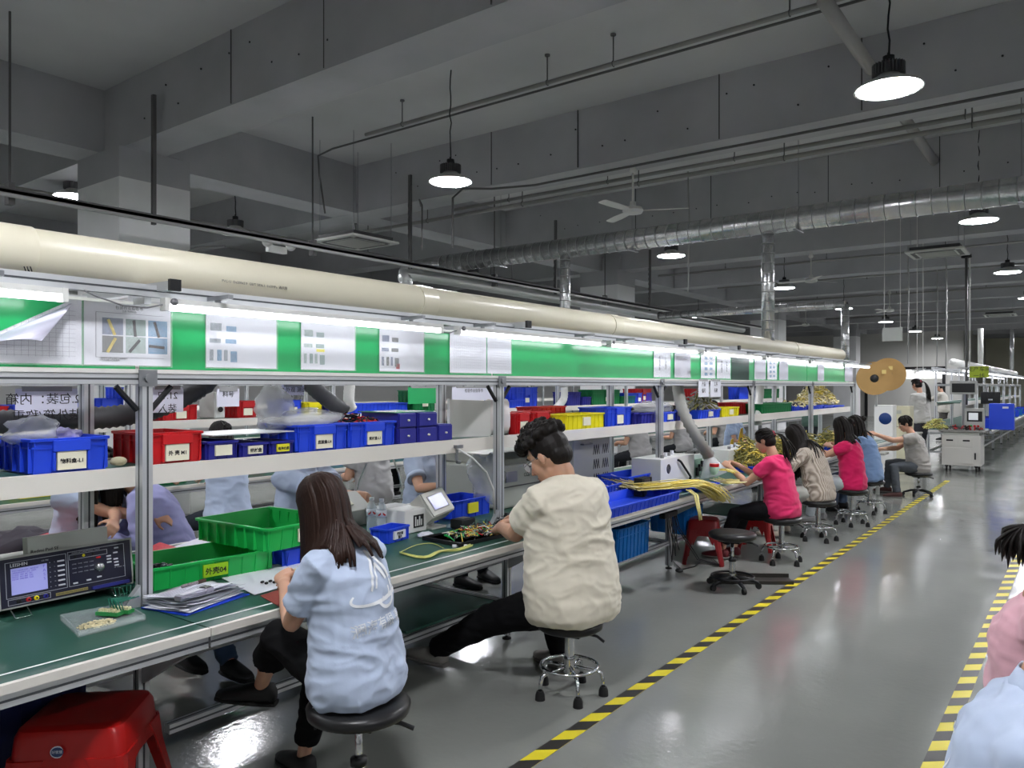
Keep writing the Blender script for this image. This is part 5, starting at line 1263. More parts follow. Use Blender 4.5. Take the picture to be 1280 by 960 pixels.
flat('red printed booklet behind the tester at left', [(40, 672), (60, 690), (120, 674), (100, 655)], ZB + .001, mat('red_print'), 'booklet', 'booklet')
hc = P(330, 728, z=ZB + .006)
for k in range(6):
    q = P(328 + k * 5, 729 - k * .6 + (k % 2) * 2, z=ZB + .006); b = MB(); b.ell(tuple(q + V((0, 0, .006))), (.008, .011, .006), 8, 6); tag(b.build('button_cap', BLACK, None, True), 'small black rubber cap on the white paper', 'cap', 'black caps in a row on the white paper')
hw = P(385, 722, z=ZB)
heap('yellow leads between the brown haired womans hands', (hw.x, hw.y + .02, ZB + .012), (.09, .12), .03, 70, None, 'wire_heap', 'wires', ms=[YW2, YW, CW_], seed=9, L=.12, rr=.003)
# green crates
GA = 'green trays on the front bench'
crate('long low green tray with black parts right of the near post', -3.33, 1.80, 2.42, ZB, .105, .40, GREENP, '外壳04', mat('lime_card', '9fd21f', .6), 'tray', R(-7), GA, cardw=.12)
crate('blue tray beneath the right end of the upper green tray', -3.27, 2.44, 2.86, ZB, .09, .55, BLUEP, None, CLABEL, 'tray', 0)
crate('upper green tray sitting across the other trays', -3.22, 2.27, 2.76, ZB + .108, .12, .60, GREENP, '', CLABEL, 'tray', R(3), GA, cardw=.1)
heap('black connectors heaped in the long green tray', (-3.54, 1.93, ZB + .01), (.13, .1), .07, 260, None, 'connector_heap', 'connectors', 'box', 11, .022, .006, ms=[BLACK, mat('dark_teal', '1c3836', .4), BLACK])
heap('black and tan parts in the middle of the long green tray', (-3.56, 2.12, ZB + .01), (.1, .09), .05, 110, None, 'connector_heap', 'connectors', 'stick', 12, .04, .004, ms=[BLACK, BLACK, mat('tan_wire', 'b08c5a', .6)])
# bottles
def bottle(loc, lab):
    t = thing('water_bottle', lab, 'bottle', loc, 0, 'clear water bottles beside the brown haired woman')
    W = mat('bottle_plastic', 'e6f2f8', .05, alpha=.35, coat=1)
    b = MB(); prof = [(.001, 0), (.028, 0), (.032, .01)]
    for i in range(8): prof += [(.032, .02 + i * .009), (.0305, .0245 + i * .009)]
    prof += [(.032, .1), (.032, .15), (.03, .165), (.014, .2), (.013, .215), (.001, .216)]; b.lathe(prof, n=24); b.build('body', W, t, True)
    b = MB(); b.lathe([(.0145, .2), (.0155, .202), (.0155, .218), (.001, .219)], n=20); b.build('cap', mat('white_cap', 'e4e6ea', .4), t, 'auto')
    b = MB(); b.lathe([(.0326, .105), (.0328, .105), (.0328, .15), (.0326, .15)], n=24); lb = b.build('label_wrap', mat('bottle_label', 'e9ecf2', .4, alpha=.9), t, True)
    for sgn in (1, -1):
        b = MB(); m = Matrix.Rotation(R(-40) + sgn * .42, 3, 'Z'); b.rings([[m @ V((.0335, y * sgn, z)) for y, z in ((-.010, .137), (.012, .12), (.006, .113), (-.008, .122))], [m @ V((.0342, y * sgn, z)) for y, z in ((-.010, .137), (.012, .12), (.006, .113), (-.008, .122))]]); b.build('red_mark', REDP, lb)
    b = MB(); b.lathe([(.001, .002), (.027, .002), (.03, .012), (.03, .07), (.001, .07)], n=20); b.build('water', mat('water', 'dfeefa', .02, alpha=.25), t, True)
    return t
bq = P(477, 668, z=ZB)
bottle((bq.x, bq.y, ZB + .006), 'water bottle with red winged mark, right one of two'); bottle((bq.x - .09, bq.y + .0, ZB + .006), 'water bottle half hidden behind the brown hair, left one of two')
q0 = P(488, 676, z=ZB)
crate('small blue bin with white square card beside the bottles', q0.x + .06, q0.y - .10, q0.y + .12, ZB, .085, .15, BLUEP, '素材盒\n镜片', PAPER, 'bin', R(8), tsz=.02)
def mbox(lab, x0, x1, y0, y1, z0, z1, m, cat='box', name='equipment_box', bevel=.005, rz=0):
    t = thing(name, lab, cat, ((x0 + x1) / 2, (y0 + y1) / 2, z0), rz); w_ = abs(x1 - x0) / 2; l_ = (y1 - y0) / 2
    b = MB(); b.bx(-w_, w_, -l_, l_, 0, z1 - z0); b.build('case', m, t, bevel=bevel); t['hx'] = w_; t['hy'] = l_; t['hz'] = z1 - z0; return t
t = mbox('white box with a dark slotted window right of the bottles', -3.58, -3.42, 3.44, 3.64, ZB, .90, MWHITE)
b = MB(); b.bx(.08, .083, -.02, .07, .03, .11); wd = b.build('window', BLACK, t); b = MB(); [b.bx(.083, .088, -.01 + i * .018, -.003 + i * .018, .04, .1 - .02 * (i % 2)) for i in range(4)]; b.build('slots', MWHITE, wd)
t = mbox('grey projector like unit with round lens behind the white box', -3.92, -3.70, 3.55, 3.85, ZB, .86, mat('unit_grey', 'a0a19e', .5), 'instrument')
b = MB(); b.lathe([(.001, .004), (.022, .006), (.03, .0)], (.11, .08, .05), 20, (1, 0, 0)); b.build('lens', BLACK, t, True)
t = thing('tilted_instrument', 'grey instrument with sloped top and sticker behind the brown hair', 'instrument', (-4.0, 3.45, ZB)); b = MB(); b.rings([[V((x, y, z)) for x, z in ((-.1, 0), (.1, 0), (.1, .10), (-.06, .2), (-.1, .2))] for y in (-.17, .17)]); b.build('case', MGREY, t, bevel=.005); b = MB(); b.box((.02, 0, .157), (.08, .08, .004), mtx=Matrix.Rotation(R(32), 3, 'Y')); b.build('sticker', CLABEL, t); b = MB(); b.bx(-.09, .09, -.15, .15, 0, .01); b.build('base', BLACK, t)
bag('crumpled white tissue beside the display terminal', tuple(P(531, 668, z=ZB + .012)), (.035, .045, .014), PAPER, 7, 'tissue')
# display terminal
q1 = P(566, 662, z=ZB)
t = thing('display_terminal', 'cream tilted display terminal with lit square screen between the two seated workers', 'instrument', (q1.x - .12, q1.y - .02, ZB), R(2))
tm_ = Matrix.Rotation(R(8), 3, 'X') @ Matrix.Rotation(R(-36), 3, 'Y'); cen = V((.0, 0, .17))
def tbx(bl, x0, x1, y0, y1, z0, z1): c = V(((x0 + x1) / 2, (y0 + y1) / 2, (z0 + z1) / 2)); bl.box(tm_ @ c + cen, (x1 - x0, y1 - y0, z1 - z0), mtx=tm_); return bl
TM = mat('terminal_cream', 'c6c5bd', .5)
tbx(MB(), -.11, 0, -.11, .11, -.09, .09).build('case', TM, t, bevel=.006); tbx(MB(), 0, .012, -.105, .105, -.085, .085).build('front_frame', TM, t, bevel=.004)
tbx(MB(), .011, .014, -.075, .075, -.055, .055).build('screen_bezel', mat('bezel_grey', '8c8d90', .5), t); tbx(MB(), .0135, .0155, -.066, .066, -.047, .047).build('screen', mat('lit_screen'), t)
b = MB(); b.cyl((-.05, 0, 0), (-.05, 0, .1), .02, n=14); b.bx(-.12, .02, -.07, .07, 0, .012); b.build('stand', MGREY, t)
q2 = P(615, 668, z=ZB)
t = thing('work_tray', 'black tray full of circuit boards and coloured wires left of the mans hands', 'tray', (q2.x - .05, q2.y - .1, ZB), R(-4)); b = MB(); b.bx(-.16, .16, -.3, .26, 0, .01); b.rings([[V((x * k, y * k - .02, z)) for x, y in ((-.16, -.28), (.16, -.28), (.16, .28), (-.16, .28))] for k, z in ((1, .01), (1, .022), (.96, .022), (.96, .01))]); b.build('body', BLACK, t)
heap('tangle of coloured wires and boards in the black work tray', (q2.x - .05, q2.y - .1, ZB + .02), (.13, .25), .03, 170, None, 'wire_tangle', 'wires', ms=[BLACK, REDP, YW, GREENP, MWHITE, BLACK, PHC[1]], seed=13, L=.09, rr=.003)
t = thing('power_adapter_block', 'black block under the display terminal', 'adapter', (q1.x + .0, q1.y + .1, ZB)); b = MB(); b.bx(-.05, .05, -.07, .07, 0, .06); b.build('case', BLACK, t, bevel=.006); b = MB(); b.bx(-.03, .03, -.04, .04, .06, .064); b.build('top_plate', DARKM, t)
# yellow wire loop
def wires(lab, px, z, m, r=.003, n=6, seed=1, spread=.02, name='wire_bundle', lift=.0, taperend=False):
    rnd = random.Random(seed); b = MB(); base = [P(u, v, z=z) for u, v in px]
    for i in range(n):
        o = V((rnd.gauss(0, spread), rnd.gauss(0, spread), abs(rnd.gauss(0, spread * .4)))); pts = []
        for k in range(len(base) - 1):
            for j in range(4):
                f = j / 4; p0 = base[max(k - 1, 0)]; p1 = base[k]; p2 = base[k + 1]; p3 = base[min(k + 2, len(base) - 1)]
                pts.append(.5 * ((2 * p1) + (p2 - p0) * f + (2 * p0 - 5 * p1 + 4 * p2 - p3) * f * f + (3 * p1 - p0 - 3 * p2 + p3) * f ** 3))
        pts.append(base[-1]); L_ = len(pts); wob = [o * (math.sin(PI * k / L_ * 1.2 + i)) for k in range(L_)]
        b.tube([p + w_ + V((0, 0, r + lift)) for p, w_ in zip(pts, wob)], r, 5)
    return tag(b.build(name, m, None, True), lab, 'wires')
wires('bundle of pale yellow wires lying on the green mat before the terminal', [(500, 692), (530, 698), (552, 690), (575, 688), (590, 682)], ZB, mat('lime_wire', 'cfd07a', .5), .0035, 9, 3, .012)
wires('single thin yellow wire loop on the green mat', [(502, 690), (520, 682), (540, 680), (555, 686)], ZB, mat('lime_wire'), .0025, 1, 4, .004, 'wire_loop')
for k, (u, v) in enumerate(((562, 679), (568, 684), (575, 681), (582, 684), (586, 679))):
    q = P(u, v, z=ZB); t = thing('connector', 'white and black connector at the end of the yellow wires', 'connector', tuple(q), R(40 * k), 'connectors on the yellow wires'); b = MB(); b.bx(-.012, .012, -.008, .008, 0, .014); b.build('shell', PAPER if k % 2 else BLACK, t); b = MB(); b.bx(.012, .02, -.005, .005, .003, .01); b.build('pin', STEEL, t)
crate('blue bin with yellow card behind the display terminal', -3.5, 4.0, 4.42, ZB, .13, .3, BLUEP, '', MATS['yellow_card'], 'bin', 0)
crate('low blue bin left of the display terminal', -3.55, 3.7, 3.92, ZB, .1, .25, BLUEP, '', CLABEL, 'bin', 0)
heap('black plugs and adapters at the foot of the second post', (-3.12, 4.14, ZB), (.08, .14), .06, 60, BLACK, 'plug_heap', 'plugs', 'stick', 14, .07, .006)
# large grey machine behind the man
t = mbox('large grey bench machine with sloping lid behind the man in cream', -4.15, -3.52, 4.55, 5.35, ZB, 1.08, mat('machine_greygreen', 'a7a9a0', .5), 'machine', 'bench_machine', .02)
b = MB(); b.rings([[V((x, y, z)) for x, z in ((-.3, .33), (.3, .33), (.2, .41), (-.28, .41))] for y in (-.36, .36)]); b.build('lid', mat('lid_grey', '96988f', .45), t, bevel=.01)
b = MB(); b.bx(.316, .322, -.38, .38, .16, .168); b.build('seam', DARKM, t); b = MB(); b.bx(.316, .325, -.34, -.2, .2, .28); b.build('hinge_plate', STEEL, t); b = MB(); b.bx(.316, .33, .1, .22, .06, .12); b.build('switch', BLACK, t)
text('CCD  检测机', .04, INK, t, (.324, .0, .24), FACEX, 'lettering')
t = mbox('light grey cabinet with two columns of vents right of the mans head', -3.95, -3.55, 5.62, 6.25, ZB, 1.22, mat('vent_cabinet_grey', 'babdbd', .45), 'cabinet', 'vented_cabinet', .008)
for c_ in range(2):
    for r_ in range(3):
        b = MB()
        for k in range(6): b.box((.202, .02 + c_ * .16 + k * .018, .1 + r_ * .13), (.003, .004, .09), mtx=Matrix.Rotation(R(12 if k % 2 else -12), 3, 'X'))
        b.build('vent', INK, t)
b = MB(); b.prism([(.2, .03), (.24, .03), (.22, .07)], .2, .204, Matrix(((0, 0, 1), (1, 0, 0), (0, 1, 0)))); b.build('warning_mark', INK, t)
b = MB(); b.tube([(.2, -.2, .42), (.23, -.2, .42), (.23, -.05, .42), (.2, -.05, .42)], .006, 6); b.build('handle', STEEL, t)
# bench things right of the man
crate('long blue tray overhanging the bench front with yellow harnesses', -2.66, YY(760, -2.66), YY(858, -2.66) - .08, ZB + .001, .075, .42, BLUEP, None, CLABEL, 'tray', 0)
crate('blue tray holding dark parts behind the mans shoulder', -3.15, 5.35, 5.85, ZB, .11, .32, BLUEP, None, CLABEL, 'tray', R(6))
crate('large blue tray behind the harness tray, below the vented cabinet', -3.22, 6.0, 6.62, ZB, .13, .33, BLUEP, None, CLABEL, 'tray', 0)
heap('dark small parts in the blue tray behind the mans shoulder', (-3.31, 5.6, ZB + .02), (.13, .2), .04, 90, BLACK, 'parts_heap', 'parts', 'box', 15, .03, .01)
def harness(lab, px, seed, n=60, L=.9, m=(YW, YW2), z=ZB + .07, spread=.05, r=.004):
    rnd = random.Random(seed); b = MB(); base = [P(q[0], q[1], z=z) if len(q) < 3 else P(q[0], q[1], X=q[2]) for q in px]
    for i in range(n):
        b.mi = rnd.randrange(len(m)); o = V((rnd.gauss(0, spread), rnd.gauss(0, spread), abs(rnd.gauss(0, spread * .4)))); pts = []
        f0 = rnd.uniform(0, .25); f1 = rnd.uniform(.8, 1)
        for k in range(9):
            f = (f0 + (f1 - f0) * k / 8) * (len(base) - 1); j = min(int(f), len(base) - 2); p = base[j].lerp(base[j + 1], f - j)
            dr = 0
            pts.append(p + o + V((rnd.gauss(0, .006), rnd.gauss(0, .006), dr)))
        b.tube(pts, r, 4)
    return tag(b.build('wire_harness', list(m), None, True), lab, 'wires', kind='stuff')
harness('wide bundle of yellow wire harnesses across the blue tray', [(765, 602), (800, 612), (838, 609, -2.74), (868, 605, -2.68), (888, 613, -2.62), (903, 629, -2.58)], 21, 170, spread=.036)
harness('dark tipped wire ends at the left of the yellow harnesses', [(757, 598), (775, 607), (800, 614)], 22, 40, m=(YW2, BLACK, CW_), spread=.04)
# dangling yellow tails
b = MB(); rnd = random.Random(4)
for i in range(14):
    s0 = P(860 + rnd.uniform(-4, 4), 612, X=-2.66); e0 = P(876 + rnd.uniform(-2, 2), 648 + rnd.uniform(-4, 3), X=-2.56)
    b.tube([s0, s0.lerp(e0, .35) + V((.03, 0, .04)), s0.lerp(e0, .7) + V((.015, 0, .01)), e0], .005, 4)
tag(b.build('wire_tails', YW2, None, True), 'yellow wire tails hanging over the bench edge', 'wires', kind='stuff')
# fan machines
def fan_machine(lab, u0, u1, vt, X, dpt, seed):
    y0, y1 = YY(u0, X), YY(u1, X); h = P((u0 + u1) / 2, vt, X=X).z - ZB; w_ = y1 - y0
    t = thing('cutting_machine', lab, 'machine', (X, (y0 + y1) / 2, ZB), 0, 'white fan machines on the front bench')
    b = MB(); b.bx(-dpt, 0, -w_ / 2, w_ / 2, .015, h); b.build('case', MWHITE, t, bevel=.004)
    for yy in ((-.28,) if seed == 0 else (-.25, .22)):
        b = MB(); b.lathe([(.001, .002), (.04, .002), (.045, 0)], (0, yy * w_, h * .62), 20, (1, 0, 0)); f = b.build('fan_guard', BLACK, t, True)
        g = MB(); [g.tube([(.004, yy * w_ + r_ * math.cos(a * PI / 8), h * .62 + r_ * math.sin(a * PI / 8)) for a in range(16)], .0016, 4, closed=True) for r_ in (.012, .024, .036)]; g.build('guard_ring', STEEL, f)
    b = MB(); a, c = V((.012, -.02 * w_, h * .88)), V((.012, .34 * w_, h * .12)); b.tube([a + V((-.012, 0, 0)), a, a.lerp(c, .08) + V((.012, 0, 0)), a.lerp(c, .92) + V((.012, 0, 0)), c, c + V((-.012, 0, 0))], .011, 8); b.build('handle', BLACK, t, True)
    b = MB(); b.bx(-.16, 0, w_ / 2, w_ / 2 + .2, .02, h * .78); b.build('feed_unit', mat('feed_green', '6c8a78', .5), t, bevel=.004)
    for k in range(3): g = MB(); g.bx(0, .02, w_ / 2 + .03 + k * .06, w_ / 2 + .07 + k * .06, .04 + .04 * k, .12 + .03 * k); g.build('feed_block', BLACK, t)
    for k in range(4): g = MB(); g.cyl((-.06 - k * .03, -w_ * .3 + k * w_ * .18, h), (-.06 - k * .03, -w_ * .3 + k * w_ * .18, h + .03 + .01 * (k % 2)), .018, n=12); g.build('top_knob', PAPER if k % 2 else STEEL, t, 'auto')
    for sx in (-.02, -dpt + .02):
        for sy in (-w_ / 2 + .02, w_ / 2 - .02): g = MB(); g.cyl((sx, sy, 0), (sx, sy, .016), .012, n=8); g.build('foot', RUBBER, t)
    return t
fan_machine('white machine with one fan and black diagonal handle under the hood', 826, 868, 571, -3.12, .3, 0)
fan_machine('white machine with two fans and diagonal handle beside the nearer pink shirt', 911, 944, 560, -3.12, .3, 1)
fan_machine('white machine mostly hidden behind the striped shirt', 972, 992, 551, -3.12, .3, 1)
t = thing('jar', 'clear green jar with red lid beside the one fan machine', 'jar', tuple(P(893, 602, z=ZB))); b = MB(); b.lathe([(.001, 0), (.045, 0), (.047, .13), (.04, .15), (.001, .15)], n=18); b.build('body', mat('jar_green', 'a9c9b0', .2, alpha=.8), t, True); b = MB(); b.lathe([(.043, .145), (.046, .146), (.046, .175), (.001, .176)], n=18); b.build('lid', REDP, t, 'auto')
crate('shallow blue tray of white leads under the nearer pink womans hands', -2.72, YY(872, -2.72), YY(925, -2.72) - .5, ZB, .04, .32, BLUEP, None, CLABEL, 'tray', 0)
harness('pale leads in the shallow blue tray', [(893, 600), (905, 604), (925, 603)], 31, 40, m=(CW_, YW2), z=ZB + .03, spread=.03)
harness('small yellow lead bunch between the nearer pink womans hands', [(900, 588), (910, 588), (918, 592)], 32, 24, z=.9, spread=.015)
for k, (y, s_) in enumerate(((8.35, 33), (9.35, 34), (10.4, 35), (11.6, 36))):
    crate('blue tray under olive wires, %s along the far half of the bench' % ord_[k], -2.78, y - .25, y + .3, ZB, .07, .35, BLUEP, None, CLABEL, 'tray', 0, 'trays on the far half of the bench')
    heap('heap of olive and yellow wires, %s along the far half of the bench' % ord_[k], (-2.98, y, ZB + .06), (.16, .24), .3 - .04 * (k == 3), 220, None, 'wire_heap', 'wires', ms=[OLW, YW, OLW, mat('moss_wire', '6f6d3a', .6)], seed=s_, L=.22, rr=.007)
t = mbox('black slotted heat sink block beside the third post foot', -3.05, -2.97, YY(803, -2.97), YY(815, -2.97), ZB, .91, BLACK, 'heat sink', 'heat_sink', .002)
b = MB(); [b.bx(.04, .048, -.05 + i * .02, -.044 + i * .02, .01, .15) for i in range(5)]; b.build('fins', STEEL, t)
b = MB(); q = P(810, 605, z=ZB); 
# yellow hazard boards and grey bag behind the two fan machine
for k, (u, v) in enumerate(((925, 548), (913, 562))):
    q = P(u, v, X=-3.75); t = thing('yellow_plate', ('upper', 'lower')[k] + ' yellow triangular plate left of the nearer pink womans face', 'plate', tuple(q)); b = MB(); b.prism([(-.12, -.14), (.12, -.1), (.1, .14), (.03, .13)], -.004, .004, Matrix(((0, 0, 1), (1, 0, 0), (0, 1, 0)))); b.build('plate', mat('amber_plate', 'e0b21c', .5), t); b = MB(); b.cyl((.004, .03, -.02), (.01, .03, -.02), .03, n=14); b.build('hole', DARKM, t)
# under the bench
UB = 'crates under the front bench'
crate('bright blue crate under the bench behind the mans back', -3.0, YY(774, -3.0), YY(814, -3.0), .262, .27, .4, CYANP, None, CLABEL, 'crate', 0, UB)
crate('bright blue crate under the bench left of the dark red stool', -3.05, YY(858, -3.05), YY(880, -3.05), .262, .25, .4, CYANP, None, CLABEL, 'crate', 0, UB)
crate('navy crate under the bench behind the red stool at left', -3.2, .75, 1.45, .262, .24, .5, mat('navy_crate', '19224f', .5), None, CLABEL, 'crate', 0, UB)
for k in range(5):
    b = MB(); y = YY(838, -2.95) + k * .035; zz = .62 - .04 * k
    b.tube([(-3.0, y, .66), (-2.98, y + .01, .45), (-2.96 + .02 * k, y + .05, .12 + .05 * k), (-2.97, y + .1, .3), (-3.0, y + .12, .66)] if k < 3 else [(-3.0, y, .66), (-2.95, y + .05, .4), (-2.85, y + .25, .1), (-2.75, y + .5, .012), (-2.9, y + .7, .012)], .005, 6)
    tag(b.build('power_cable', BLACK, None, True), 'black cable hanging under the bench beside the right bench leg, %s' % ord_[k], 'cable', 'cables under the bench')
t = thing('power_strip', 'black power strip hanging under the bench right of the blue crate', 'power strip', (-2.98, YY(835, -2.98), .52)); b = MB(); b.bx(-.03, .03, -.12, .14, 0, .05); b.build('case', BLACK, t, bevel=.008); b = MB(); b.cyl((.03, -.05, .025), (.034, -.05, .025), .012, n=10); b.build('socket', DARKM, t)
b = MB(); b.tube([P(840, 700, z=.01), P(852, 712, z=.01), P(868, 708, z=.01), P(878, 700, z=.01)], .006, 6); b.ell(tuple(P(849, 713, z=.02)), (.04, .03, .02), 10, 6); tag(b.build('floor_cable', BLACK, None, True), 'black cable with plug lying on the floor by the bench leg', 'cable')
t = thing('floor_plate', 'dark folded metal plate on the floor by the empty stool', 'plate', tuple(P(945, 728, z=0)), R(35)); b = MB(); b.bx(-.35, .3, -.07, .07, 0, .03); b.build('plate', mat('dark_steel', '3a3733', .5, .4), t, bevel=.004); b = MB(); b.bx(-.35, .3, .07, .078, 0, .06); b.build('flange', mat('dark_steel'), t)
# red plastic stools
def red_stool(loc, rz, h, lab, m, sticker=False, s=1.):
    t = thing('plastic_stool', lab, 'stool', (loc[0], loc[1], 0), rz)
    b = MB(); a0, a1 = .145 * s, .2 * s
    def rr(a, z, r=.04):
        r *= s; pts = []
        for cx_, cy_, q in ((a - r, a - r, 0), (-a + r, a - r, PI / 2), (-a + r, -a + r, PI), (a - r, -a + r, 3 * PI / 2)):
            for k in range(5): pts.append(V((cx_ + r * math.cos(q + k * PI / 8), cy_ + r * math.sin(q + k * PI / 8), z)))
        return pts
    b.rings([rr(a0 - .05, h - .004), rr(a0 - .02, h), rr(a0, h - .008), rr(a0 + .01, h - .03), rr(a0 + .022, h - .15), rr(a0 + .018, h - .15), rr(a0 + .004, h - .03), rr(a0 - .02, h - .012)]); b.build('seat', m, t, 'auto')
    for sx in (1, -1):
        for sy in (1, -1):
            l = MB(); rs = []
            for z, f in ((h - .10, .15), (h - .2, .3), (.03, .97), (0, 1)):
                a = a0 + .014 + (a1 - a0) * f; w_ = .075 * s * (1 - .35 * f) if f > .2 else .11 * s
                r = .03
                rs.append([V((sx * a, sy * (a - w_), z)), V((sx * a, sy * (a - r), z)), V((sx * (a - r * .3), sy * (a - r * .3), z)), V((sx * (a - r), sy * a, z)), V((sx * (a - w_), sy * a, z)), V((sx * (a - w_), sy * (a - .006), z)), V((sx * (a - r), sy * (a - .008), z)), V((sx * (a - r * .8), sy * (a - r * .8), z)), V((sx * (a - .008), sy * (a - r), z)), V((sx * (a - .006), sy * (a - w_), z))])
            l.rings(rs); l.build('leg', m, t, bevel=.002)
    b = MB()
    for k in range(4):
        q = Matrix.Rotation(k * PI / 2, 3, 'Z'); a = a0 + .02
        for sg in (1, -1):
            b.add([q @ V((a, sg * .02 * s, h - .1)), q @ V((a, sg * (a - .03), h - .1)), q @ V((a + .012, sg * (a - .06), h - .24)), q @ V((a + .006, sg * (a - .10), h - .155)), q @ V((a + .002, sg * .02 * s, h - .145))], [(0, 1, 2, 3, 4) if sg < 0 else (4, 3, 2, 1, 0)])
    b.build('corner_web', m, t)
    if sticker:
        q = MB(); m3 = Matrix(((0, 0, 1), (1, 0, 0), (0, 1, 0)))
        o = V((a0 + .024, -.02, h - .07)); q.prism([(x * 1.0, z) for x, z in [(.024 * math.cos(a * PI / 8) * (1 if math.cos(a * PI / 8) < .7 else .8), .021 * math.sin(a * PI / 8)) for a in range(16)]], 0, .002, m3, o); so = q.build('sticker', PAPER, t)
        q = MB(); q.prism([(x, z) for x, z in [(.021 * math.cos(a * PI / 8), .017 * math.sin(a * PI / 8)) for a in range(16)]], .0022, .003, m3, o); q.build('sticker_print', mat('sticker_blue', '2c3d66', .5), so)
        text('好家居', .012, PAPER, so, tuple(o + V((.0036, 0, 0))), FACEX, 'lettering')
    return t
red_stool((-3.0, 1.35), R(-46), .475, 'red plastic stool with oval sticker in the bottom left corner', mat('stool_red', 'a01412', .28, var=.04), True, 1.22)
red_stool((-2.95, 7.0), R(20), .42, 'dark red plastic stool under the bench by the nearer pink womans feet', mat('stool_dark_red', '7a0f16', .35), s=.9)
red_stool((-2.74, 7.88), R(10), .40, 'red plastic stool between the nearer pink womans legs and her stool', mat('stool_red2', '9a1016', .35), s=.8)
# ---------------------------------------------------------------- second line beyond the front line
Y2 = [1.2 + 2.47 * i for i in range(10)]
pf2, pb2, r2 = line(-6.79, Y2, 24.4, -1, 'second line', True, detail=False)
tubes(-7.2, 2.0, -.8, 11, 1.72, 1.87, 'second line', 'tube lamps over the second line')
tubes(-8.0, 2.0, -.8, 11, 1.72, 1.87, 'far side of the second line', 'tube lamps over the second line')
pf3, pb3, r3 = line(-12.2, Y2, 24.4, -1, 'third line', True, detail=False)
tubes(-12.7, 2.0, -.8, 11, 1.72, 1.87, 'third line', 'tube lamps over the third line')
t = thing('ventilation_pipe', 'cream plastic pipe above the second line', 'pipe'); b = MB(); b.tube([(-7.6, -3, 2.2), (-7.6, 19, 2.2)], .1, 24); b.build('pipe', PVC, t, True); b = MB(); b.ell((-7.6, 19, 2.2), (.1, .04, .1)); b.build('end_dome', PVC, t, True)
rb = random.Random(12)
COLS = [(BLUEP, 'blue'), (NAVYP, 'navy'), (REDP, 'red'), (YELLOWP, 'yellow'), (DGREENP, 'dark green'), (BLUEP, 'blue'), (CYANP, 'bright blue')]
# (u0, u1, top v, colour) read off the photograph between shelf and rail
S2 = [(-12, 12, 508, 2), (14, 60, 506, 5), (92, 112, 500, 5), (118, 155, 498, 5), (152, 156, 480, 0), (205, 248, 506, 2), (298, 322, 501, 2), (355, 378, 500, 5), (380, 404, 503, 3), (408, 428, 505, 1), (436, 511, 504, 0), (518, 545, 488, 4), (626, 660, 500, 0), (645, 673, 484, 0),
      (710, 727, 490, 1), (728, 740, 496, 1), (741, 776, 487, 4), (777, 795, 495, 4), (782, 816, 491, 0), (796, 815, 486, 2), (864, 884, 486, 2), (925, 938, 484, 0), (955, 975, 486, 4)]
S2L = ('cut by the left edge', 'behind the mirrored sign', 'right of the mirrored sign', 'left of the near post', 'just above the dark hose', 'right of the near post', 'left of the lilac sign', 'under the lilac sign', 'left of the dark grey hose', 'at the end of the dark grey hose',
       'above the drawer boxes', 'left of the foam sheet', 'right of the second post', 'above the small red crates', 'above the yellow bin', 'right above the yellow bin', 'behind the deep blue crate', 'left of the third post', 'behind the third post', 'behind the clear bags', 'left of the two hanging cards', 'under the dark panel', 'right of the fourth post')
for i, (u0, u1, vt, c) in enumerate(S2):
    X = -7.40; y0, y1 = YY(u0, X), YY(u1, X); h = max(min(P((u0 + u1) / 2, vt, X=X).z - SZ, .34), .08)
    m, cn = COLS[c]
    crate('%s %s box on the second line shelf, %s' % ('low' if h < .15 else 'tall', cn, S2L[i]),
          X, y0, y1, SZ, h, .34, m, '' if (u1 - u0) > 18 and h > .14 else None, group='boxes on the second line shelf')
for i in range(16):   # boxes and gear on the second bench
    y = 1.2 + i * 1.2 + rb.uniform(-.2, .2); m, cn = COLS[rb.randrange(len(COLS))]
    X = -6.95 - rb.uniform(0, .2); crate('%s tray on the second line bench, %s from the near end' % (cn, ord_[i]), X, y, y + rb.uniform(.3, .5), .752, rb.uniform(.08, .14), .35, m, None, group='trays on the second line bench')
for i in range(10):
    y = 1.6 + i * 1.9; t = mbox('grey instrument on the second line bench, %s from the near end' % ord_[i], -7.9, -7.55, y, y + rb.uniform(.3, .6), .752, .752 + rb.uniform(.15, .3), MGREY if i % 2 else MWHITE, 'instrument'); b = MB(); b.bx(t['hx'], t['hx'] + .003, -.08, .08, .06, .13); b.build('display', BLACK, t)
for i, (u, v) in enumerate(((560, 492), (730, 478), (745, 478), (40, 474), (200, 474))):
    pass
t = thing('display_board', 'green boards and papers above the second line rail', 'board')
for i in range(8):
    a = Y2[i] - 2.4; b = MB(); b.bx(pf2 - .06, pf2 - .05, a, a + 2.3, 1.755, 2.03); b.build('green_panel', GREENB, t)
    for k in range(4): b = MB(); b.bx(pf2 - .05, pf2 - .046, a + .1 + k * .56, a + .5 + k * .56, 1.77, 2.02); b.build('paper', PAPER, t)
# backdrop sheets low on the second line (grey instruction sheets seen beyond the foam sheet)
card('grey instruction sheets hanging beyond the foam sheet', 565, 618, 484, 500, -7.25, ('检验作业指导书',), False, PAPL, .06)
card('green display card hanging left of the foam sheet', 510, 548, 484, 504, -7.2, ('',), False, GREENB, .06)
t = mbox('white cylinder cover behind the red boxes at left', -7.75, -7.45, YY(258, -7.6), YY(272, -7.6), SZ, 1.62, MWHITE, 'cover', 'cover_box', .02)
b = MB(); b.cyl((.16, 0, .1), (.165, 0, .1), .03, n=12); b.build('knob', BLACK, t)
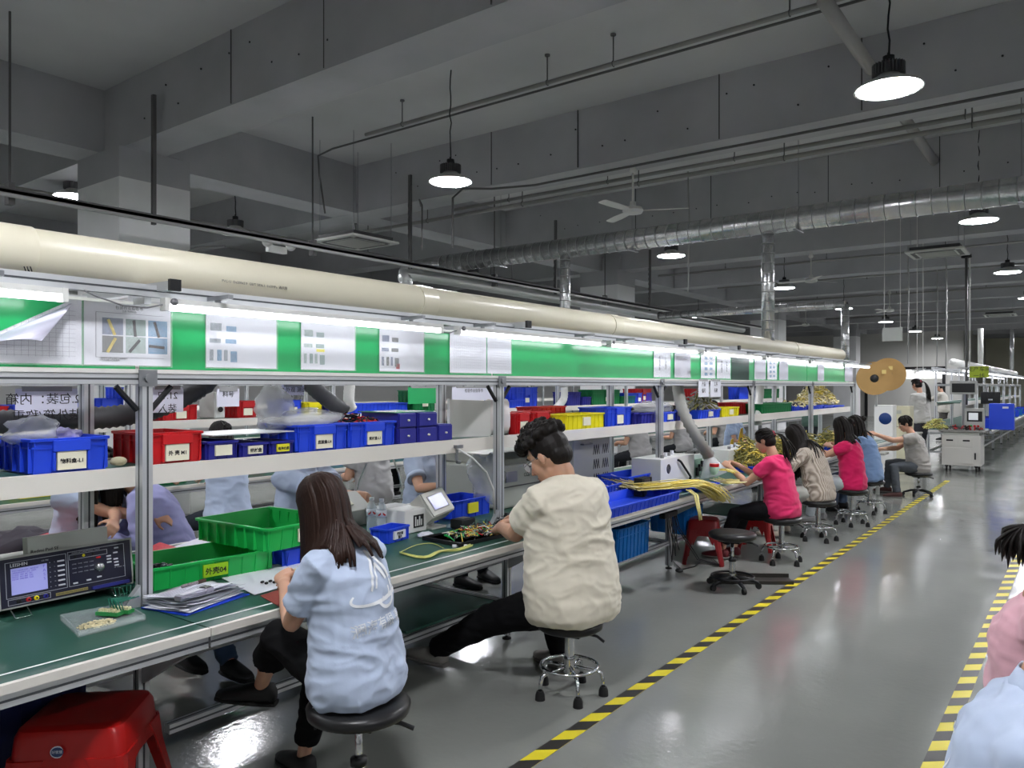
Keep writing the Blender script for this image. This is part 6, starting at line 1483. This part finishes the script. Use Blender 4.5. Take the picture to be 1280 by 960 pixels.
# red chair back and dark bags between the lines
t = thing('orange_chair', 'orange plastic chair behind the tester at far left', 'chair', (-5.35, 1.62, 0), R(0)); b = MB(); b.bx(-.2, .2, -.2, .2, .44, .46); b.build('seat', mat('orange_plastic', 'c24a1e', .4), t, bevel=.01); b = MB(); b.bx(-.22, -.19, -.2, .2, .55, .85); b.build('backrest', mat('orange_plastic'), t, bevel=.01)
for sx in (-.18, .18):
    for sy in (-.18, .18): b = MB(); b.cyl((sx, sy, 0), (sx, sy, .45), .012, n=8); b.build('leg', CHROME, t, True)
b = MB(); b.cyl((-.2, -.15, .45), (-.2, -.15, .6), .01, n=8); b.cyl((-.2, .15, .45), (-.2, .15, .6), .01, n=8); b.build('back_frame', CHROME, t)
bag('dark fabric bag on the aisle between the lines at left', (-5.75, 2.2, .55), (.22, .35, .16), mat('dark_fabric', '37333a', .9), 8, 'fabric_bag')

# ---------------------------------------------------------------- right hand line (mostly outside the frame)
pf4, pb4, r4 = line(.42, [.6 + 2.47 * i for i in range(7)], 16, 1, 'right hand line', True, detail=False)
tubes(.85, 2.0, -1.2, 9, 1.72, 1.87, 'right hand line', 'tube lamps over the right hand line')
# ---------------------------------------------------------------- far line beyond the wide floor
YB = [19.2 + 2.47 * i for i in range(8)]
pf5, pb5, r5 = line(-1.62, YB, 38.5, -1, 'far line', False, detail=False)
tubes(-2.05, 2.0, 17.9, 11, 1.72, 1.87, 'far line', 'tube lamps over the far line')
tubes(-2.83, 2.0, 17.9, 11, 1.72, 1.87, 'back of the far line', 'tube lamps over the far line')
pf6, pb6, r6 = line(2.4, YB, 38.5, 1, 'far right line', False, detail=False)
tubes(2.8, 2.0, 17.9, 11, 1.72, 1.87, 'far right line', 'tube lamps over the far right line')
t = thing('ventilation_pipe', 'white pipe above the far line', 'pipe'); b = MB(); b.tube([(-2.4, 19.5, 2.22), (-2.4, 38, 2.22)], .08, 20); b.build('pipe', PVCW, t, True); b = MB(); b.lathe([(.08, 0), (.06, .04), (.001, .06)], (-2.4, 19.5, 2.22), 20, (0, -1, 0)); b.build('end_dome', PVCW, t, True)
for i, y in enumerate((25, 36)):
    b = MB(); b.tube([(-2.4, y, 2.25), (-2.4, y, (3.3, 3.9)[i])], .07, 14); tag(b.build('drop_duct', PVCW if i == 0 else GALV, None, True), ('white drop pipe above the far line behind the green sign', 'silver drop duct farther along the far line')[i], 'duct')
for i in range(9):
    m, cn = COLS[i % 7]; crate('%s crate on the far line bench, %s from its near end' % (cn, ord_[i]), -1.7, 20 + i * 1.6, 20.5 + i * 1.6, .752, .2, .35, m, None, group='crates on the far line bench')
# hanging pole, signs
t = thing('ceiling_pole', 'thin dark pole hanging from the ceiling to the end cabinet', 'pole', tuple(P(1208, 483, X=-2.0).xy) + (0,)); b = MB(); b.cyl((0, 0, 1.3), (0, 0, 4.35), .025, n=10); b.build('tube', DARKM, t, True); b = MB(); b.lathe([(.1, 0), (.09, .06), (.03, .1), (.001, .1)], (0, 0, 4.33), 16); b.build('top_cap', BLACK, t, True); b = MB(); b.cyl((.05, .1, 1.4), (.05, .1, 4.35), .012, n=8); b.build('cable', MWHITE, t)
def sign(lab, u0, u1, v0, v1, X, m, txt, sz, col=INK, cat='sign', d=None):
    a = P(u0, v0, X=X); c = P(u1, v1, X=X); w_ = (c - a).y; t = thing('hanging_sign', lab, cat, (X, (a.y + c.y) / 2, c.z)); h_ = a.z - c.z
    return a, c, t, w_, h_
# signs facing the camera: normal along -Y
def ysign(lab, u0, u1, v0, v1, Y, m, txts, sz, cords=True, ztop=5.44):
    a = P(u0, v0, Y=Y); c = P(u1, v1, Y=Y); t = thing('hanging_sign', lab, 'sign', ((a.x + c.x) / 2, Y, (a.z + c.z) / 2)); w_ = c.x - a.x; h_ = a.z - c.z
    b = MB(); b.bx(-w_ / 2, w_ / 2, -.01, .01, -h_ / 2, h_ / 2); b.build('board', m, t)
    for i, s_ in enumerate(txts): text(s_, sz, INK, t, (0, -.012, h_ * .22 - i * sz * 1.3), (PI / 2, 0, 0), 'lettering')
    if cords:
        for s_ in (-1, 1): b = MB(); b.cyl((s_ * w_ * .4, 0, h_ / 2), (s_ * w_ * .4, 0, ztop - t.location.z), .006, n=6); b.build('cord', PVCW, t)
    return t
ysign('blank grey translucent sign hanging above the cardboard spools', 1103, 1128, 410, 426, 17.0, mat('milky_panel', 'b9bdb8', .4), ('',), .05)
ysign('green sign board on the end of the far line', 1212, 1236, 458, 472, 17.8, mat('olive_sign', '9db02c', .6), ('生产车间', '一线'), .1, True, 2.1)

# ---------------------------------------------------------------- spool machine and end cabinet
q = P(1110, 560, z=0)
sx_, sy_ = -3.1, 15.6
t = thing('spool_stand', 'white stand machine with blue round emblem under the cardboard spools', 'machine', (-3.05, 15.75, 0))
b = MB(); b.bx(-.16, .16, -.15, .2, 0, 1.33); b.build('cabinet', MWHITE, t, bevel=.01); b = MB(); b.lathe([(.001, .01), (.1, .01), (.11, 0)], (.03, -.15, 1.08), 20, (0, -1, 0)); b.build('emblem', mat('emblem_blue', '15356e', .4), t, True)
b = MB(); b.tube([(-.12, -.14, 1.3), (-.12, -.16, 1.75), (-.1, -.16, 1.83), (-.06, -.14, 1.85)], .018, 10); b.build('pole', MWHITE, t, True)
CB = mat('cardboard', 'b08c56', .75, var=.06, vs=5)
for k, (dx, dy, lab) in enumerate(((.02, -.12, 'front cardboard wire spool with dark hub, left of the two'), (.33, .18, 'rear cardboard wire spool, right of the two'))):
    s_ = thing('wire_spool', lab, 'spool', tuple(P((1093, 1110)[k], (473, 468)[k], Y=(15.5, 15.85)[k])), 0, 'large cardboard wire spools'); ax = (.25, -1, 0)
    b = MB(); b.lathe([(.04, 0), (.31, 0), (.31, .008), (.04, .008)], (0, 0, 0), 40, ax); b.build('front_disc', CB, s_, 'auto')
    b = MB(); b.lathe([(.04, -.12), (.31, -.12), (.31, -.112), (.04, -.112)], (0, 0, 0), 40, ax); b.build('rear_disc', CB, s_, 'auto')
    b = MB(); b.lathe([(.09, -.112), (.09, 0)], (0, 0, 0), 24, ax); b.build('core', CB, s_, True)
    b = MB(); b.lathe([(.001, .03), (.05, .03), (.075, .01), (.075, .008)], (0, 0, 0), 24, ax); b.build('hub', BLACK, s_, True)
    b = MB(); b.box((.12 * (1 - k) + .05, -.03, .12), (.07, .004, .07), .25); b.build('sticker', mat('tan_sticker', 'd9c27a', .6), s_)
t = mbox('beige control cabinet right of the spool stand', -3.02, -2.72, 16.3, 16.7, 0, 1.30, mat('beige_cabinet', 'c5c1a6', .5), 'cabinet', 'control_cabinet', .008)
b = MB(); b.bx(-.15, .15, -.203, -.2, .9, .91); b.build('seam', DARKM, t); b = MB(); b.bx(-.1, .0, -.206, -.2, 1.15, 1.22); b.build('nameplate', MGREY, t)
t = mbox('navy crate with clear handles in front of the man in grey', -3.0, -2.6, 12.2, 12.6, .752, .9, NAVYP, 'crate', 'parts_bin'); b = MB(); b.bx(-.15, .15, -.15, .15, .148, .16); b.build('lid', GLASSY, t)
b = MB(); b.cyl((-2.62, 12.98, .0), (-2.62, 12.98, .62), .03, n=10); b.bx(-2.76, -2.5, 12.85, 13.2, .62, .65); tag(b.build('small_table', MGREY, None), 'small pedestal table under the hand of the man in grey', 'table')
# end cabinet
cx0, cx1 = P(1177, 585, Y=17.4).x, P(1226, 585, Y=17.4).x
t = thing('end_cabinet', 'wide white cabinet on casters at the end of the far line', 'cabinet', ((cx0 + cx1) / 2, 17.7, 0)); w_ = (cx1 - cx0) / 2
b = MB(); b.bx(-w_, w_, -.3, .35, .12, .72); b.build('body', mat('cabinet_white', 'cbc9c3', .45), t, bevel=.006); b = MB(); b.bx(-w_ - .05, w_ + .1, -.34, .4, .78, .82); b.build('top', mat('cabinet_top', '8e8d88', .4, .3), t, bevel=.005)
b = MB(); b.bx(-w_ + .03, w_ - .03, -.305, .3, .72, .78); b.build('recess', MGREY, t)
for k in range(2):
    b = MB(); b.bx(-w_ * .9 + k * w_ * .75, -w_ * .25 + k * w_ * .85, -.31, -.3, .5, .68); d = b.build('drawer', mat('cabinet_white'), t, bevel=.003); b = MB(); b.bx(-w_ * .75 + k * w_ * .85, -w_ * .4 + k * w_ * .85, -.318, -.31, .6, .63); b.build('handle', BLACK, d)
b = MB(); b.bx(-w_ * .9, w_ * .6, -.31, -.3, .16, .47); d = b.build('door', mat('cabinet_white'), t, bevel=.003); b = MB(); b.bx(w_ * .68, w_ * .76, -.312, -.3, .25, .38); b.build('lock', BLACK, t)
for sx in (-w_ + .08, w_ - .08):
    for sy in (-.22, .28): b = MB(); b.cyl((sx - .015, sy, .05), (sx + .015, sy, .05), .05, n=14); b.bx(sx - .03, sx + .03, sy - .03, sy + .03, .09, .12); b.build('caster', BLACK, t)
ccx = (cx0 + cx1) / 2
t = thing('monitor', 'wide grey framed monitor on a post above the end cabinet', 'monitor', (ccx + .0, 17.85, .82)); b = MB(); b.cyl((0, 0, 0), (0, 0, .75), .03, n=10); b.bx(-.12, .12, -.1, .1, 0, .02); b.build('stand', STEEL, t); b = MB(); b.bx(-.24, .24, -.08, -.03, .7, .97); b.build('frame', mat('monitor_grey', 'a6a7a4', .4), t, bevel=.006); b = MB(); b.bx(-.2, .2, -.085, -.08, .74, .92); b.build('screen', BLACK, t)
t = thing('operator_panel', 'small operator panel with lit screen and red buttons on the end cabinet', 'panel', (ccx + .22, 17.55, .82)); b = MB(); b.bx(-.17, .17, -.04, .04, 0, .43); b.build('case', mat('monitor_grey'), t, bevel=.006); b = MB(); b.bx(-.13, .13, -.046, -.04, .17, .37); b.build('screen_bezel', BLACK, t); b = MB(); b.bx(-.1, .06, -.049, -.046, .2, .34); b.build('screen', mat('dim_screen', 'bfc4c8', .3, emit=.1), t)
for k in range(3): b = MB(); b.lathe([(.001, .02), (.02, .015), (.022, 0)], (-.06 + .06 * k, -.04, .08), 12, (0, -1, 0)); b.build('button', REDP if k else GREENP, t, True)
t = mbox('blue box standing at the right end of the end cabinet', ccx + .42, ccx + .84, 17.95, 18.2, .822, 1.34, BLUEP, 'box', 'blue_box', .01); b = MB(); b.bx(.02, .12, -.13, -.125, .42, .46); b.build('label', PAPER, t)
t = mbox('small black monitor between the operator panel and blue box', -1.86, -1.50, 19.4, 19.45, 1.3, 1.56, BLACK, 'monitor', 'monitor', .004); b = MB(); b.cyl((0, 0, -.548), (0, 0, 0), .02, n=8); b.build('stand', BLACK, t); b = MB(); b.bx(-.04, .04, -.028, -.025, .08, .11); b.build('screen_logo', PAPER, t)
heap('pile of yellow green wires on the left end of the end cabinet', (ccx - .45, 17.5, .83), (.2, .15), .2, 160, None, 'wire_heap', 'wires', ms=[mat('lime_wire'), YW2, OLW], seed=41, L=.12, rr=.01)
heap('dark clutter of tools along the end cabinet top', (ccx, 17.5, .83), (.35, .12), .05, 70, None, 'tool_clutter', 'tools', ms=[BLACK, DARKM, REDP], seed=42, L=.12, rr=.012)
t = thing('side_table', 'small grey steel table left of the end cabinet', 'table', (ccx - 1.0, 17.3, 0))
b = MB(); b.bx(-.3, .3, -.3, .3, .72, .75); b.build('top', MGREY, t)
for sx in (-.27, .27):
    for sy in (-.27, .27): b = MB(); b.bx(sx - .015, sx + .015, sy - .015, sy + .015, 0, .72); b.build('leg', STEEL, t)
t = tube_lamp(-2.75, 17.0, 1.95, 1.2, 'short tube lamp hanging left of the green sign', None)
for yy in (.25, .95): b = MB(); b.cyl((0, yy, .06), (0, yy, CZ - 1.95), .006, n=6); b.build('hanging_wire', PVCW, t)
# dark doorway / window frame on the far wall, and a TV stand
t = thing('whiteboard_frame', 'black framed opening on the far wall behind the ponytailed woman', 'frame', (P(1130, 480, Y=46.7).x, 46.7, 0))
b = MB(); b.bx(-2.0, 2.0, -.05, 0, 2.6, 2.75); b.bx(-2.0, -1.85, -.05, 0, .0, 2.75); b.bx(1.85, 2.0, -.05, 0, 0, 2.75); b.build('frame', BLACK, t)
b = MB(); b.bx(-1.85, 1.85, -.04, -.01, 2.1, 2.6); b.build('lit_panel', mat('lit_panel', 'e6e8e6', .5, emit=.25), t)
print('ALL ok')
# ---------------------------------------------------------------- prints on shirts, laid on the cloth
WP = mat('white_print_cloth', 'e6e8ea', .7)
def decal(p, t, strokes, txt, size, m=WP, dx=0., tsize=None, ty=-.1, name='back_print'):
    sh = p['shirt']; c = p['sp'](t); l = p['lat'](t); u = p['st'](t); fw = l.cross(u)   # seen from behind: right = -left
    rt = -l; org = c - fw * .6
    def put(x, y, off=.0025):
        o = org + rt * (x + dx) + u * y
        ok, loc, nrm, _ = sh.ray_cast(o, fw)
        return loc - fw * off if ok else None
    b = MB()
    def ribbon(pts, w_):
        n = 0; rs = []; dense = []
        for i in range(len(pts) - 1):
            k = max(2, int((V(pts[i + 1]) - V(pts[i])).length * size / .006))
            for j in range(k): dense.append(V(pts[i]).lerp(V(pts[i + 1]), j / k))
        dense.append(V(pts[-1]))
        for i, q in enumerate(dense):
            d = (dense[min(i + 1, len(dense) - 1)] - dense[max(i - 1, 0)]).normalized(); nn = V((-d.y, d.x)); ww = w_[0] + (w_[1] - w_[0]) * i / len(dense) if isinstance(w_, tuple) else w_
            a, c_ = put(*((q + nn * ww) * size)), put(*((q - nn * ww) * size))
            if a is None or c_ is None: rs.append(None)
            else: rs.append((a, c_))
        for i in range(len(rs) - 1):
            if rs[i] and rs[i + 1]: b.quad(rs[i][0], rs[i + 1][0], rs[i + 1][1], rs[i][1])
    for pts, w_ in strokes: ribbon(pts, w_)
    if b.f:
        o = b.build(name, m, sh); 
    if txt:
        g = text(txt, tsize, m, None, (0, 0, 0), (0, 0, 0), 'print_lettering', bold=.0008); me = g.data.copy(); g.data = me; g.parent = sh
        bm = bmesh.new(); bm.from_mesh(me); bmesh.ops.subdivide_edges(bm, edges=[e for e in bm.edges if e.calc_length() > .012], cuts=1); 
        bad = []
        for v in bm.verts:
            q = put(v.co.x, v.co.y + ty)
            if q is None: bad.append(v)
            else: v.co = q
        bmesh.ops.delete(bm, geom=bad, context='VERTS'); bm.to_mesh(me); bm.free()
        me.materials.clear(); me.materials.append(m)
def arc(cx, cy, a, b_, t0, t1, rot=0, n=24):
    out = []
    for i in range(n + 1):
        q = t0 + (t1 - t0) * i / n; x, y = a * math.cos(q), b_ * math.sin(q); out.append((cx + x * math.cos(rot) - y * math.sin(rot), cy + x * math.sin(rot) + y * math.cos(rot)))
    return out
LOGO = [([(-.26, -.12), (-.03, .5)], .028), ([(-.03, .5), (.27, .0)], .034), ([(-.15, -.1), (-.02, .28)], .02), ([(-.02, .28), (.16, -.0)], .03),
        (arc(-.0, -.12, .62, .17, PI * .86, PI * 1.93, .13), (.012, .045)),
        (arc(.05, -.16, .24, .26, -2.5, .55), .026), (arc(.05, -.16, .13, .14, -2.4, .3), .024)]
decal(w1, .66, LOGO, '澜海有限 事天', .24, dx=.015, tsize=.05, ty=-.155)
decal(p7, .70, LOGO, '澜海有限公司', .2, tsize=.03, ty=-.14)
decal(p9b, .70, LOGO, '澜海有限公司', .2, tsize=.03, ty=-.14)
decal(o3, .86, [], '澜海有限 事天', .2, tsize=.04, ty=-.02)
decal(p11, .6, [(arc(0, 0, .3, .3, -1, 3), .03)], '', .2, dx=-.02)

# drawstring of the black trousers, white arc cables by the second post
b = MB(); pts = [P(398, 815, X=-2.30), P(392, 835, X=-2.28), P(393, 862, X=-2.28), P(392, 885, X=-2.28), P(394, 912, X=-2.28)]
o_ = w1['O']; b.tube([p - o_ for p in pts], .0045, 6); dr = b.build('drawstring', BLACK, w1['root'], True); b = MB()
for i in range(len(pts) - 1):
    for j in range(4): b.ell(pts[i].lerp(pts[i + 1], j / 4) - o_, (.006, .006, .005), 6, 4)
dd_ = b.build('white_dots', PAPER, dr); dd_['kind'] = 'stuff'
for k, px in enumerate(([(571, 560, -3.24), (590, 572, -3.2), (608, 590, -3.2), (617, 612, -3.2), (618, 642, -3.2)], [(492, 575, -3.3), (498, 590, -3.35), (503, 610, -3.4), (502, 622, -3.5)], [(458, 580, -3.6), (450, 598, -3.7), (446, 612, -3.9)])):
    b = MB(); b.tube([P(u, v, X=x) for u, v, x in px], .006, 8); tag(b.build('flexible_cable', PVCW, None, True), ('white cable arching from the shelf down to the second post foot', 'thin white cable hanging above the water bottles', 'thin white cable slanting behind the brown hair')[k], 'cable')
t = thing('shelf_clamp', 'metal clamp bracket under the shelf edge left of the second post', 'clamp', tuple(P(571, 558, X=-3.26))); b = MB(); b.bx(-.01, .03, -.03, .03, -.01, .01); b.bx(-.005, .005, -.01, .01, -.09, 0); b.build('bracket', STEEL, t); b = MB(); b.cyl((0, 0, -.1), (.03, 0, -.1), .012, n=10); b.build('screw', STEEL, t, True)
